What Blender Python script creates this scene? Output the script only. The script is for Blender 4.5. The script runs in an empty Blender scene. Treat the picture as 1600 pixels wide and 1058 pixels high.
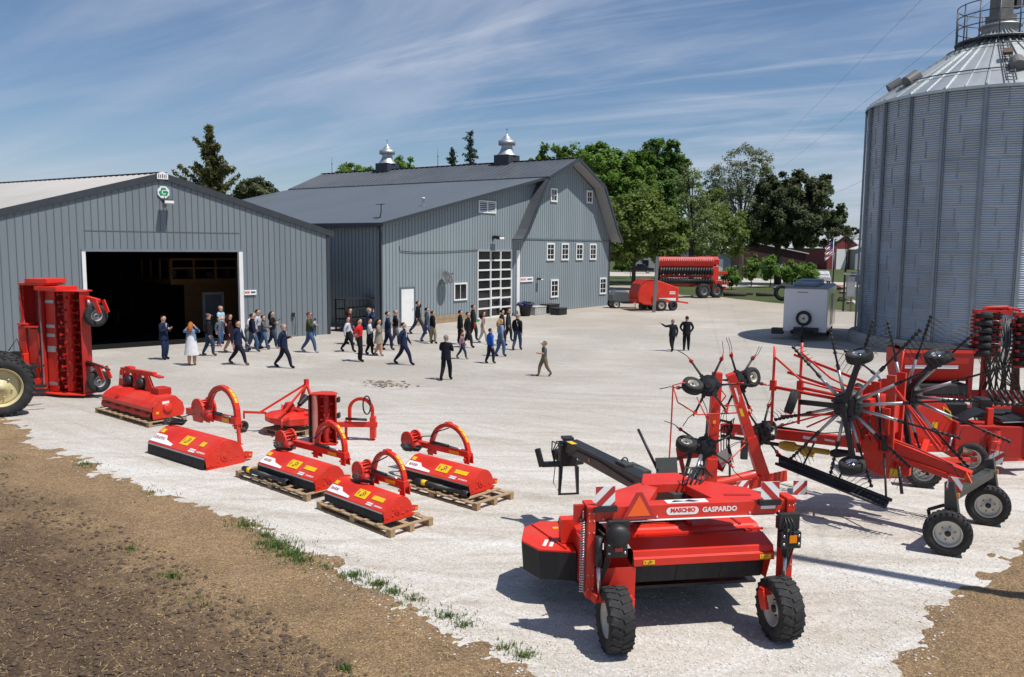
import bpy, bmesh, math, random
from math import sin, cos, pi, radians, atan2, sqrt, hypot
from mathutils import Vector as V, Matrix as MX, noise
random.seed(7)
S = bpy.context.scene
COL = S.collection
# ------------------------------------------------------------------ camera
F_PX, HORIZON, ROLL, CAM_H = 1300.0, 386.0, 0.5, 5.0
PITCH = math.atan((529 - HORIZON) / F_PX)
cam_d = bpy.data.cameras.new('camera'); cam = bpy.data.objects.new('camera', cam_d); COL.objects.link(cam)
cam_d.sensor_width = 36; cam_d.lens = F_PX / 1600 * 36
cam_d.clip_end = 5000; cam_d.clip_start = .1
R_CAM = MX.Rotation(pi/2 - PITCH, 3, 'X') @ MX.Rotation(radians(ROLL), 3, 'Z')
cam.matrix_world = MX.Translation((0, 0, CAM_H)) @ R_CAM.to_4x4()
S.camera = cam
# ------------------------------------------------------------------ sun and sky
SUN_EL = radians(63); SH = V((-.875, .484, 0)).normalized()          # direction shadows fall
sd = bpy.data.lights.new('sun', 'SUN'); sd.energy = 5.0; sd.angle = radians(.53); sd.color = (1, .955, .89)
sun = bpy.data.objects.new('sun', sd); COL.objects.link(sun)
to_sun = V((-SH.x*cos(SUN_EL), -SH.y*cos(SUN_EL), sin(SUN_EL)))
sun.rotation_euler = to_sun.to_track_quat('Z', 'Y').to_euler(); sun.location = (30, -20, 60)
W = bpy.data.worlds.new('World'); S.world = W; W.use_nodes = True
nt = W.node_tree; N = nt.nodes; L = nt.links; N.clear()
out = N.new('ShaderNodeOutputWorld'); bg = N.new('ShaderNodeBackground'); sky = N.new('ShaderNodeTexSky')
sky.sky_type = 'NISHITA'; sky.sun_disc = False; sky.sun_elevation = SUN_EL
sky.sun_rotation = atan2(to_sun.x, to_sun.y); sky.air_density = 1.0; sky.dust_density = .6; sky.ozone_density = 1.6; sky.altitude = 200
bg.inputs['Strength'].default_value = .082
tc = N.new('ShaderNodeTexCoord'); sep = N.new('ShaderNodeSeparateXYZ'); L.new(tc.outputs['Generated'], sep.inputs[0])
def wmath(op, a, b=None, c=None):
    n = N.new('ShaderNodeMath'); n.operation = op
    for i, v in enumerate((a, b, c)):
        if v is None: continue
        if isinstance(v, (int, float)): n.inputs[i].default_value = v
        else: L.new(v, n.inputs[i])
    return n.outputs[0]
# cloud layer projected on a high flat sheet: (x, y) / (z + k)
zz = wmath('ADD', wmath('MAXIMUM', sep.outputs['Z'], 0.0), .16)
cx_ = wmath('DIVIDE', sep.outputs['X'], zz); cy_ = wmath('DIVIDE', sep.outputs['Y'], zz)
comb = N.new('ShaderNodeCombineXYZ'); L.new(cx_, comb.inputs[0]); L.new(cy_, comb.inputs[1])
def wnoise(scale, rot, sc, detail=6, rough=.55, dist=.6, loc=(0, 0, 0)):
    mp = N.new('ShaderNodeMapping'); mp.vector_type = 'TEXTURE'; mp.inputs['Rotation'].default_value = (0, 0, rot); mp.inputs['Scale'].default_value = tuple(1/q for q in sc)
    mp.inputs['Location'].default_value = loc
    L.new(comb.outputs[0], mp.inputs[0])
    n = N.new('ShaderNodeTexNoise'); n.inputs['Scale'].default_value = scale; n.inputs['Detail'].default_value = detail
    n.inputs['Roughness'].default_value = rough; n.inputs['Distortion'].default_value = dist
    L.new(mp.outputs[0], n.inputs[0]); return n.outputs[0]
def wramp(v, a, b):
    n = N.new('ShaderNodeMapRange'); n.interpolation_type = 'SMOOTHSTEP'
    n.inputs['From Min'].default_value = a; n.inputs['From Max'].default_value = b; L.new(v, n.inputs['Value']); return n.outputs[0]
c1 = wramp(wnoise(.42, radians(-34), (1, 2.4, 1), 7, .58, 1.0, (1.5, .4, 0)), .40, .70)
c2 = wramp(wnoise(1.1, radians(-26), (.45, 2.4, 1), 9, .62, 1.4, (3.3, 1.4, 0)), .44, .74)
c3 = wramp(wnoise(.22, radians(-40), (1, 1.5, 1), 3, .5, .3, (2, 5, 0)), .38, .62)
cl = wmath('MULTIPLY', wmath('ADD', wmath('MULTIPLY', c1, .62), wmath('MULTIPLY', c2, .48)), wmath('ADD', wmath('MULTIPLY', c3, .75), .35))
low = wmath('MULTIPLY', wramp(sep.outputs['Z'], .16, .0), .22)       # thicker milky cloud towards the horizon
cl = wmath('MINIMUM', wmath('ADD', cl, low), .82)
mix = N.new('ShaderNodeMix'); mix.data_type = 'RGBA'; L.new(cl, mix.inputs[0]); mix.inputs[7].default_value = (6.6, 7.3, 8.8, 1)
tint = N.new('ShaderNodeMix'); tint.data_type = 'RGBA'; tint.blend_type = 'MULTIPLY'; tint.inputs[0].default_value = 1
L.new(sky.outputs[0], tint.inputs[6]); tint.inputs[7].default_value = (.88, 1.0, 1.14, 1)
L.new(tint.outputs[2], mix.inputs[6]); L.new(mix.outputs[2], bg.inputs[0]); L.new(bg.outputs[0], out.inputs[0])
S.view_settings.view_transform = 'Standard'; S.view_settings.look = 'None'; S.view_settings.exposure = 0.0; S.view_settings.gamma = 1
S.cycles.max_bounces = 6; S.cycles.use_denoising = True

# ------------------------------------------------------------------ helpers
def ray(px, py): return R_CAM @ V(((px - 800)/F_PX, -(py - 529)/F_PX, -1))
def G(px, py, z=0.0):                                               # ground point seen at a pixel of the photograph
    d = ray(px, py); t = (z - CAM_H)/d.z; return V((d.x*t, d.y*t, z))
def rotz(a): return MX.Rotation(a, 4, 'Z')
class MB:
    def __init__(s): s.v = []; s.f = []; s.m = []; s.sm = []; s.M = MX.Identity(4)
    def add(s, vs, fs, mi=0, smooth=False):
        b = len(s.v); M = s.M
        s.v += [tuple(M @ V(p)) for p in vs]
        for f in fs: s.f.append([b+i for i in f]); s.m.append(mi); s.sm.append(smooth)
        return s
    def box(s, c, d, mi=0, rz=0, rx=0, ry=0):
        R = MX.Rotation(rz, 3, 'Z') @ MX.Rotation(ry, 3, 'Y') @ MX.Rotation(rx, 3, 'X')
        vs = [V(c) + R @ V((x*d[0]/2, y*d[1]/2, z*d[2]/2)) for z in (-1, 1) for x, y in ((-1,-1),(1,-1),(1,1),(-1,1))]
        return s.add(vs, [(3,2,1,0),(4,5,6,7),(0,1,5,4),(1,2,6,5),(2,3,7,6),(3,0,4,7)], mi)
    def bb(s, x0, x1, y0, y1, z0, z1, mi=0): return s.box(((x0+x1)/2,(y0+y1)/2,(z0+z1)/2), (x1-x0,y1-y0,z1-z0), mi)
    def bar(s, p, q, w, h, mi=0, up=(0,0,1), w2=None, h2=None):
        p = V(p); q = V(q); d = (q-p).normalized(); u = V(up)
        if abs(d.dot(u)) > .98: u = V((0,1,0)) if abs(d.y) < .9 else V((1,0,0))
        x = d.cross(u).normalized(); z = x.cross(d); w2 = w if w2 is None else w2; h2 = h if h2 is None else h2
        vs = [p+x*a*w/2+z*b*h/2 for a, b in ((-1,-1),(1,-1),(1,1),(-1,1))] + [q+x*a*w2/2+z*b*h2/2 for a, b in ((-1,-1),(1,-1),(1,1),(-1,1))]
        return s.add(vs, [(3,2,1,0),(4,5,6,7),(0,1,5,4),(1,2,6,5),(2,3,7,6),(3,0,4,7)], mi)
    def tube(s, pts, r, n=8, mi=0, caps=True, smooth=True, flat=1.0):
        pts = [V(p) for p in pts]; k = len(pts); rs = r if isinstance(r, (list, tuple)) else [r]*k
        vs = []; fs = []; x = None
        for i, p in enumerate(pts):
            d = (pts[min(i+1,k-1)] - pts[max(i-1,0)]).normalized()
            if x is None: x = d.orthogonal().normalized()
            x = (x - d*x.dot(d))
            x = x.normalized() if x.length > 1e-6 else d.orthogonal().normalized()
            y = d.cross(x)
            vs += [p + (x*cos(2*pi*j/n) + y*sin(2*pi*j/n)*flat)*rs[i] for j in range(n)]
        for i in range(k-1):
            for j in range(n): fs.append((i*n+j, i*n+(j+1)%n, (i+1)*n+(j+1)%n, (i+1)*n+j))
        s.add(vs, fs, mi, smooth)
        if caps: s.add(vs[:n], [tuple(range(n-1,-1,-1))], mi); s.add(vs[-n:], [tuple(range(n))], mi)
        return s
    def lathe(s, prof, o, ax=(0,0,1), n=24, mi=0, smooth=True, close=False, arc=2*pi):
        ax = V(ax).normalized(); x = ax.orthogonal().normalized(); y = ax.cross(x); o = V(o); k = len(prof); vs = []; fs = []
        full = arc > 6.28; m = n if full else n+1
        for j in range(m):
            a = arc*j/n
            vs += [o + ax*h + (x*cos(a)+y*sin(a))*r for r, h in prof]
        for j in range(n):
            j2 = (j+1) % m
            for i in range(k if close else k-1):
                i2 = (i+1) % k; fs.append((j*k+i, j2*k+i, j2*k+i2, j*k+i2))
        return s.add(vs, fs, mi, smooth)
    def prism(s, poly, a, b, axis='x', mi=0, mi_cap=None):             # polygon in the other two axes, extruded from a to b
        P = (lambda t, p: (t, p[0], p[1])) if axis == 'x' else (lambda t, p: (p[0], t, p[1])) if axis == 'y' else (lambda t, p: (p[0], p[1], t))
        n = len(poly); vs = [P(a, p) for p in poly] + [P(b, p) for p in poly]
        s.add(vs, [(i, (i+1) % n, n+(i+1) % n, n+i) for i in range(n)], mi)
        c = mi if mi_cap is None else mi_cap
        s.add(vs, [tuple(range(n-1,-1,-1)), tuple(range(n, 2*n))], c); return s
    def plate(s, path, a, b, t, axis='x', mi=0):                       # bent sheet: an open path given a thickness t
        path = [V((p[0], p[1])) for p in path]; off = []
        for i, p in enumerate(path):
            d = path[min(i+1, len(path)-1)] - path[max(i-1, 0)]; nrm = V((-d.y, d.x)).normalized(); off.append(p + nrm*t)
        return s.prism([tuple(p) for p in path] + [tuple(p) for p in reversed(off)], a, b, axis, mi)
    def ball(s, c, r, mi=0, n=10, sc=(1,1,1)):
        vs = []; fs = []; m = n//2+1
        for i in range(m+1):
            t = pi*i/m
            for j in range(n): vs.append((c[0]+r*sc[0]*sin(t)*cos(2*pi*j/n), c[1]+r*sc[1]*sin(t)*sin(2*pi*j/n), c[2]+r*sc[2]*cos(t)))
        for i in range(m):
            for j in range(n): fs.append((i*n+j, (i+1)*n+j, (i+1)*n+(j+1)%n, i*n+(j+1)%n))
        return s.add(vs, fs, mi, True)
    def build(s, name, mats, parent=None, bevel=0, loc=None):
        me = bpy.data.meshes.new(name); me.from_pydata(s.v, [], s.f)
        for m in (mats if isinstance(mats, (list, tuple)) else [mats]): me.materials.append(m)
        me.polygons.foreach_set('material_index', s.m); me.polygons.foreach_set('use_smooth', s.sm)
        bm = bmesh.new(); bm.from_mesh(me); bmesh.ops.remove_doubles(bm, verts=bm.verts, dist=1e-5)
        bmesh.ops.recalc_face_normals(bm, faces=bm.faces); bm.to_mesh(me); bm.free(); me.update()
        o = bpy.data.objects.new(name, me); COL.objects.link(o)
        if parent: o.parent = parent
        if loc: o.location = loc
        if bevel:
            b = o.modifiers.new('bevel', 'BEVEL'); b.width = bevel; b.segments = 2; b.limit_method = 'ANGLE'; b.angle_limit = radians(40)
        return o
def tag(o, label, cat, group=None, kind=None):
    if label: o['label'] = label
    if cat: o['category'] = cat
    if group: o['group'] = group
    if kind: o['kind'] = kind
    return o
def thing(name, label, cat, loc=(0,0,0), rz=0, group=None):
    o = bpy.data.objects.new(name, None); COL.objects.link(o); o.location = loc; o.rotation_euler = (0,0,rz); o.empty_display_size = .2
    return tag(o, label, cat, group)
def copy_tree(o, parent=None):
    c = o.copy(); COL.objects.link(c)
    if parent: c.parent = parent
    for ch in list(o.children): copy_tree(ch, c)
    return c
def text(name, body, size, mat4, mat, parent, ext=.002, bold=0.0, sx=1.0, name_label=None):
    cu = bpy.data.curves.new(name, 'FONT'); cu.body = body; cu.size = size; cu.extrude = ext; cu.align_x = 'CENTER'; cu.align_y = 'CENTER'; cu.offset = bold; cu.resolution_u = 2
    t = bpy.data.objects.new(name, cu); me = bpy.data.meshes.new_from_object(t); bpy.data.objects.remove(t)
    me.transform(mat4 @ MX.Diagonal((sx,1,1,1))); me.materials.clear(); me.materials.append(mat)
    o = bpy.data.objects.new(name, me); COL.objects.link(o); o.parent = parent; return o
def frame(o, x, y, z=None):                                          # matrix from origin + axes
    x = V(x).normalized(); y = V(y).normalized(); z = x.cross(y)
    return MX(((x.x,y.x,z.x,o[0]),(x.y,y.y,z.y,o[1]),(x.z,y.z,z.z,o[2]),(0,0,0,1)))
# ------------------------------------------------------------------ materials
MATS = {}
def mat(name, col, rough=.55, metal=0, var=.12, scale=3.0, bump=0, bscale=40, spec=.5, dirt=None, dirt_amt=.35, stretch=None, coat=0):
    m = bpy.data.materials.new(name); m.use_nodes = True; t = m.node_tree; n = t.nodes; l = t.links; b = n['Principled BSDF']
    b.inputs['Roughness'].default_value = rough; b.inputs['Metallic'].default_value = metal; b.inputs['Specular IOR Level'].default_value = spec
    if coat: b.inputs['Coat Weight'].default_value = coat; b.inputs['Coat Roughness'].default_value = .12
    tcn = n.new('ShaderNodeTexCoord'); src = tcn.outputs['Object']
    if stretch:
        mp = n.new('ShaderNodeMapping'); mp.inputs['Scale'].default_value = stretch; l.new(src, mp.inputs[0]); src = mp.outputs[0]
    nz = n.new('ShaderNodeTexNoise'); nz.inputs['Scale'].default_value = scale; nz.inputs['Detail'].default_value = 6; nz.inputs['Roughness'].default_value = .6; l.new(src, nz.inputs[0])
    mx = n.new('ShaderNodeMix'); mx.data_type = 'RGBA'; mr = n.new('ShaderNodeMapRange'); mr.inputs[1].default_value = .3; mr.inputs[2].default_value = .7
    l.new(nz.outputs[0], mr.inputs[0]); l.new(mr.outputs[0], mx.inputs[0])
    mx.inputs[6].default_value = (*[c*(1-var) for c in col], 1); mx.inputs[7].default_value = (*[min(1, c*(1+var)) for c in col], 1)
    res = mx.outputs[2]
    if dirt:
        n2 = n.new('ShaderNodeTexNoise'); n2.inputs['Scale'].default_value = scale*.6; n2.inputs['Detail'].default_value = 8; n2.inputs['Roughness'].default_value = .7; l.new(src, n2.inputs[0])
        m2 = n.new('ShaderNodeMapRange'); m2.inputs[1].default_value = .5; m2.inputs[2].default_value = .75; m2.inputs[4].default_value = dirt_amt; l.new(n2.outputs[0], m2.inputs[0])
        x2 = n.new('ShaderNodeMix'); x2.data_type = 'RGBA'; l.new(m2.outputs[0], x2.inputs[0]); l.new(res, x2.inputs[6]); x2.inputs[7].default_value = (*dirt, 1); res = x2.outputs[2]
    l.new(res, b.inputs['Base Color'])
    rr = n.new('ShaderNodeMapRange'); rr.inputs[3].default_value = max(0, rough-.08); rr.inputs[4].default_value = min(1, rough+.1); l.new(nz.outputs[0], rr.inputs[0]); l.new(rr.outputs[0], b.inputs['Roughness'])
    if bump:
        n3 = n.new('ShaderNodeTexNoise'); n3.inputs['Scale'].default_value = bscale; n3.inputs['Detail'].default_value = 4; l.new(src, n3.inputs[0])
        bp = n.new('ShaderNodeBump'); bp.inputs['Strength'].default_value = bump; bp.inputs['Distance'].default_value = .02; l.new(n3.outputs[0], bp.inputs['Height']); l.new(bp.outputs[0], b.inputs['Normal'])
    MATS[name] = m; return m
def panelize(m, amt, polar=None, width=.9, z_step=None):
    """sheets of metal differ a little from one another: one random tone per sheet"""
    t = m.node_tree; n = t.nodes; l = t.links; b = n['Principled BSDF']; old = b.inputs['Base Color'].links[0].from_socket
    tc_ = n.new('ShaderNodeTexCoord'); sp = n.new('ShaderNodeSeparateXYZ'); l.new(tc_.outputs['Object'], sp.inputs[0])
    def mt(op, a, b_=None):
        q = n.new('ShaderNodeMath'); q.operation = op
        for i, v in enumerate((a, b_)):
            if v is None: continue
            if isinstance(v, (int, float)): q.inputs[i].default_value = v
            else: l.new(v, q.inputs[i])
        return q.outputs[0]
    u = mt('MULTIPLY', mt('ARCTAN2', sp.outputs['Y'], sp.outputs['X']), polar/(2*pi)) if polar else mt('DIVIDE', sp.outputs['X'], width)
    v = mt('FLOOR', mt('DIVIDE', sp.outputs['Z'], z_step)) if z_step else None
    if v is not None: u = mt('ADD', u, mt('MULTIPLY', v, .5))
    cb = n.new('ShaderNodeCombineXYZ'); l.new(mt('FLOOR', u), cb.inputs[0])
    if v is not None: l.new(v, cb.inputs[1])
    wn = n.new('ShaderNodeTexWhiteNoise'); l.new(cb.outputs[0], wn.inputs['Vector']); mr = n.new('ShaderNodeMapRange'); mr.inputs[3].default_value = 1-amt; mr.inputs[4].default_value = 1+amt; l.new(wn.outputs['Value'], mr.inputs[0])
    x = n.new('ShaderNodeMix'); x.data_type = 'RGBA'; x.blend_type = 'MULTIPLY'; x.inputs[0].default_value = 1; l.new(old, x.inputs[6]); l.new(mr.outputs[0], x.inputs[7]); l.new(x.outputs[2], b.inputs['Base Color'])
DUST = (.36, .33, .28)
RED = mat('red_paint', (.64, .024, .009), .48, var=.10, scale=2, dirt=(.50, .17, .11), dirt_amt=.34, coat=.08)
RED2 = mat('dark_red_paint', (.42, .014, .008), .55, var=.12, scale=2.5, dirt=(.30, .09, .06), dirt_amt=.25)
BLACK = mat('black_paint', (.016, .016, .018), .5, var=.25, scale=4, dirt=(.09, .085, .08), dirt_amt=.3)
RUBBER = mat('black_rubber', (.018, .018, .019), .8, var=.25, scale=6, bump=.3, bscale=60, dirt=(.12, .11, .095), dirt_amt=.45)
FLAP = mat('rubber_flap', (.014, .014, .016), .7, var=.3, scale=3, stretch=(6, 6, .6), dirt=(.07, .065, .06), dirt_amt=.4)
ANTHR = mat('anthracite_paint', (.052, .056, .05), .45, var=.12, scale=2, dirt=(.15, .14, .12), dirt_amt=.25)
STEEL = mat('bare_steel', (.55, .55, .56), .32, 1, var=.12, scale=6)
GALV = mat('galvanised_steel', (.46, .48, .50), .5, .9, var=.14, scale=2.5)
WHITE = mat('white_paint', (.74, .74, .73), .5, var=.05, scale=2, dirt=(.5, .48, .43), dirt_amt=.25)
RIMW = mat('cream_white_rim', (.66, .63, .55), .45, var=.07, scale=5, dirt=DUST, dirt_amt=.4)
YEL = mat('yellow_sticker', (.80, .48, .01), .45, var=.05)
ORANGE = mat('orange_reflector', (.95, .13, .015), .4, var=.04)
AMBER = mat('amber_lens', (.75, .22, .01), .25, var=.05)
REDLENS = mat('red_lens', (.50, .02, .01), .2, var=.05)
REDSTR = mat('red_stripe', (.45, .03, .03), .45, var=.06)
WSTK = mat('white_sticker', (.80, .80, .80), .4, var=.03)
DKRED_L = mat('dark_red_lettering', (.30, .02, .03), .5, var=.05)
BLKINK = mat('black_ink', (.02, .02, .02), .6, var=.05)
WOOD = mat('pallet_wood', (.36, .25, .14), .85, var=.22, scale=4, stretch=(1, 8, 8), bump=.3, bscale=30, dirt=(.2, .15, .1), dirt_amt=.4)
YRIM = mat('tractor_yellow', (.60, .52, .29), .5, var=.08, dirt=(.4, .34, .2), dirt_amt=.4)
TGREEN = mat('tractor_green', (.02, .13, .03), .4, var=.1)
SHAFTY = mat('yellow_shaft_guard', (.55, .36, .03), .5, var=.12, dirt=(.3, .25, .12), dirt_amt=.3)
GLASS = mat('dark_window_glass', (.012, .014, .017), .06, var=.1, spec=.6)
HOSE = mat('black_hose', (.02, .02, .02), .45, var=.1)
# ================================================================== ground
def ground_mat(name, cols, fine, bump, rough=.95, specks=None):
    """cols: [(scale, colour, lo, hi, amount)] layered noises over a base colour (cols[0] = base)."""
    m = bpy.data.materials.new(name); m.use_nodes = True; t = m.node_tree; n = t.nodes; l = t.links; b = n['Principled BSDF']; b.inputs['Roughness'].default_value = rough; b.inputs['Specular IOR Level'].default_value = .25
    tcn = n.new('ShaderNodeTexCoord'); src = tcn.outputs['Object']; res = None
    for sc, col, lo, hi, amt, st in cols[1:]:
        s2 = src
        if st:
            if st[0] == 'ring':                                        # wheel tracks turning about a point
                sb = n.new('ShaderNodeVectorMath'); sb.operation = 'SUBTRACT'; sb.inputs[1].default_value = (st[1], st[2], 0); l.new(src, sb.inputs[0])
                ln = n.new('ShaderNodeVectorMath'); ln.operation = 'LENGTH'; l.new(sb.outputs[0], ln.inputs[0]); sx_ = n.new('ShaderNodeSeparateXYZ'); l.new(sb.outputs[0], sx_.inputs[0])
                at_ = n.new('ShaderNodeMath'); at_.operation = 'ARCTAN2'; l.new(sx_.outputs['Y'], at_.inputs[0]); l.new(sx_.outputs['X'], at_.inputs[1]); cb_ = n.new('ShaderNodeCombineXYZ'); l.new(ln.outputs['Value'], cb_.inputs[0]); l.new(at_.outputs[0], cb_.inputs[1]); s2 = cb_.outputs[0]
            elif st[0] != 'far': mp = n.new('ShaderNodeMapping'); mp.vector_type = 'TEXTURE'; mp.inputs['Rotation'].default_value = (0, 0, st[2]); mp.inputs['Scale'].default_value = (1/st[0], 1/st[1], 1); l.new(src, mp.inputs[0]); s2 = mp.outputs[0]
        z = n.new('ShaderNodeTexNoise'); z.inputs['Scale'].default_value = sc; z.inputs['Detail'].default_value = 7; z.inputs['Roughness'].default_value = .62; z.inputs['Distortion'].default_value = .4; l.new(s2, z.inputs[0])
        r = n.new('ShaderNodeMapRange'); r.inputs[1].default_value = lo; r.inputs[2].default_value = hi; r.inputs[4].default_value = amt; l.new(z.outputs[0], r.inputs[0])
        if st and st[0] == 'far':                                     # older, tanner stone towards the far drive
            sy = n.new('ShaderNodeSeparateXYZ'); l.new(src, sy.inputs[0]); my = n.new('ShaderNodeMapRange'); my.interpolation_type = 'SMOOTHSTEP'; my.inputs[1].default_value = st[1]; my.inputs[2].default_value = st[2]; l.new(sy.outputs['Y'], my.inputs[0])
            mm = n.new('ShaderNodeMath'); mm.operation = 'MULTIPLY'; l.new(r.outputs[0], mm.inputs[0]); l.new(my.outputs[0], mm.inputs[1]); r = mm
        x = n.new('ShaderNodeMix'); x.data_type = 'RGBA'; l.new(r.outputs[0], x.inputs[0])
        if res is None: x.inputs[6].default_value = (*cols[0], 1)
        else: l.new(res, x.inputs[6])
        x.inputs[7].default_value = (*col, 1); res = x.outputs[2]
    if specks:                                                        # stones / crumbs of their own colour
        for sc, lo, hi in specks:
            vo = n.new('ShaderNodeTexVoronoi'); vo.inputs['Scale'].default_value = sc; l.new(src, vo.inputs[0])
            r = n.new('ShaderNodeMapRange'); r.inputs[3].default_value = lo; r.inputs[4].default_value = hi
            sp = n.new('ShaderNodeSeparateColor'); l.new(vo.outputs['Color'], sp.inputs[0]); l.new(sp.outputs[0], r.inputs[0])
            x = n.new('ShaderNodeMix'); x.data_type = 'RGBA'; x.blend_type = 'MULTIPLY'; x.inputs[0].default_value = 1; l.new(res, x.inputs[6]); l.new(r.outputs[0], x.inputs[7]); res = x.outputs[2]
    l.new(res, b.inputs['Base Color'])
    h = None
    for sc, d in fine:
        z = n.new('ShaderNodeTexNoise'); z.inputs['Scale'].default_value = sc; z.inputs['Detail'].default_value = 5; z.inputs['Roughness'].default_value = .65; l.new(src, z.inputs[0])
        bp = n.new('ShaderNodeBump'); bp.inputs['Strength'].default_value = bump; bp.inputs['Distance'].default_value = d; l.new(z.outputs[0], bp.inputs['Height'])
        if h: l.new(h, bp.inputs['Normal'])
        h = bp.outputs[0]
    l.new(h, b.inputs['Normal']); return m
GRAVEL = ground_mat('crushed_limestone', [(.535, .505, .465),
    (.05, (.45, .40, .335), .42, .64, .85, None), (.14, (.585, .565, .535), .45, .70, .8, (.6, 1.5, .3)), (.32, (.41, .36, .29), .50, .74, .6, None), (.45, (.62, .605, .58), .50, .70, .8, (.25, 2.6, radians(-12))),
    (1.1, (.31, .265, .205), .52, .70, .7, ('ring', 12, 74)), (1.5, (.61, .595, .57), .54, .72, .6, ('ring', 16, 40)), (.9, (.33, .29, .235), .53, .70, .65, (.12, 3.4, radians(4))), (.7, (.63, .61, .585), .55, .70, .7, (.12, 3.2, radians(36))), (.8, (.35, .31, .255), .54, .70, .6, (.12, 3.4, radians(-40))), (2.6, (.585, .565, .535), .48, .8, .5, None), (.12, (.33, .305, .27), .20, .56, .86, ('far', 13, 34)), (.2, (.36, .29, .205), .30, .60, .60, ('far', 46, 74)), (11, (.44, .405, .36), .54, .80, .5, None)], [(14, .02), (50, .012)], .45, specks=[(34, .84, 1.14), (75, .86, 1.14)])
ROADM = ground_mat('pale_road', [(.46, .43, .38), (.15, (.38, .35, .29), .45, .75, .6, None), (2, (.5, .48, .44), .5, .8, .5, None)], [(20, .03)], .4)
SOIL = ground_mat('bare_soil', [(.175, .115, .068), (1.0, (.075, .050, .031), .48, .66, .75, (.16, 2.6, radians(-41))), (.8, (.23, .155, .092), .50, .70, .6, (.2, 2.2, radians(-41))), (.5, (.085, .058, .038), .42, .70, .8, None), (1.6, (.20, .142, .092), .50, .76, .8, None), (6, (.07, .048, .032), .5, .75, .7, None), (22, (.27, .20, .13), .55, .8, .6, None), (60, (.06, .042, .028), .55, .8, .6, None)], [(6, .09), (28, .05), (90, .02)], .8, specks=[(38, .65, 1.25)])
CHAFF = ground_mat('chaff_covered_soil', [(.31, .205, .112), (.7, (.20, .137, .080), .42, .70, .8, None), (4, (.41, .29, .165), .5, .78, .7, None), (18, (.15, .10, .06), .52, .78, .7, None), (70, (.46, .37, .25), .55, .8, .7, None)], [(12, .05), (60, .03)], .8, specks=[(45, .6, 1.35), (90, .75, 1.2)])
LAWNM = ground_mat('mown_grass', [(.050, .072, .022), (.05, (.10, .105, .038), .42, .72, .7, None), (.5, (.035, .055, .017), .5, .75, .6, None), (5, (.085, .095, .035), .5, .8, .6, None)], [(9, .06)], .7)
def sheet(name, pts, m, z, jag=.0, seed=0, step=1.0):
    rnd = random.Random(seed); poly = []
    n = len(pts)
    for i in range(n):
        a = V((pts[i][0], pts[i][1])); b = V((pts[(i+1)%n][0], pts[(i+1)%n][1])); k = max(1, int((b-a).length/step)) if jag else 1; k = min(k, 160)
        nr = V((-(b-a).y, (b-a).x)).normalized()
        for j in range(k):
            p = a.lerp(b, j/k); w = noise.noise(V((p.x*.35, p.y*.35, seed))) + .5*noise.noise(V((p.x*1.1, p.y*1.1, seed+5)))
            poly.append(p + nr*w*jag)
    me = bpy.data.meshes.new(name); me.from_pydata([(p.x, p.y, z) for p in poly], [], [list(range(len(poly)))]); me.materials.append(m)
    bm = bmesh.new(); bm.from_mesh(me); bmesh.ops.triangulate(bm, faces=bm.faces); bmesh.ops.recalc_face_normals(bm, faces=bm.faces)
    for f in bm.faces:
        if f.normal.z < 0: f.normal_flip()
    bm.to_mesh(me); bm.free()
    o = bpy.data.objects.new(name, me); COL.objects.link(o); o['kind'] = 'structure'; return o
sheet('ground', [(-2500, -400), (2500, -400), (2500, 3000), (-2500, 3000)], LAWNM, -.05)
yard = [G(*p) for p in ((957, 446), (1035, 447), (1062, 461), (1120, 464), (1165, 469), (1226, 475), (1300, 484), (1345, 488))]
sheet('gravel_yard', [(-70, -6), (60, -6), (60, 60)] + [tuple(p[:2]) for p in reversed(yard)] + [(-6, 112), (-70, 112)], GRAVEL, 0, .5, 3, .8)
road = [G(*p) for p in ((900, 424), (1030, 425.5), (1120, 432), (1180, 434.5), (1240, 438), (1345, 442), (1500, 446), (1500, 455), (1345, 448.5), (1290, 447), (1240, 445), (1190, 447), (1130, 449), (1030, 431.5), (900, 431))]
sheet('road', [tuple(p[:2]) for p in road], ROADM, -.02, .4, 9, 3)
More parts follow.
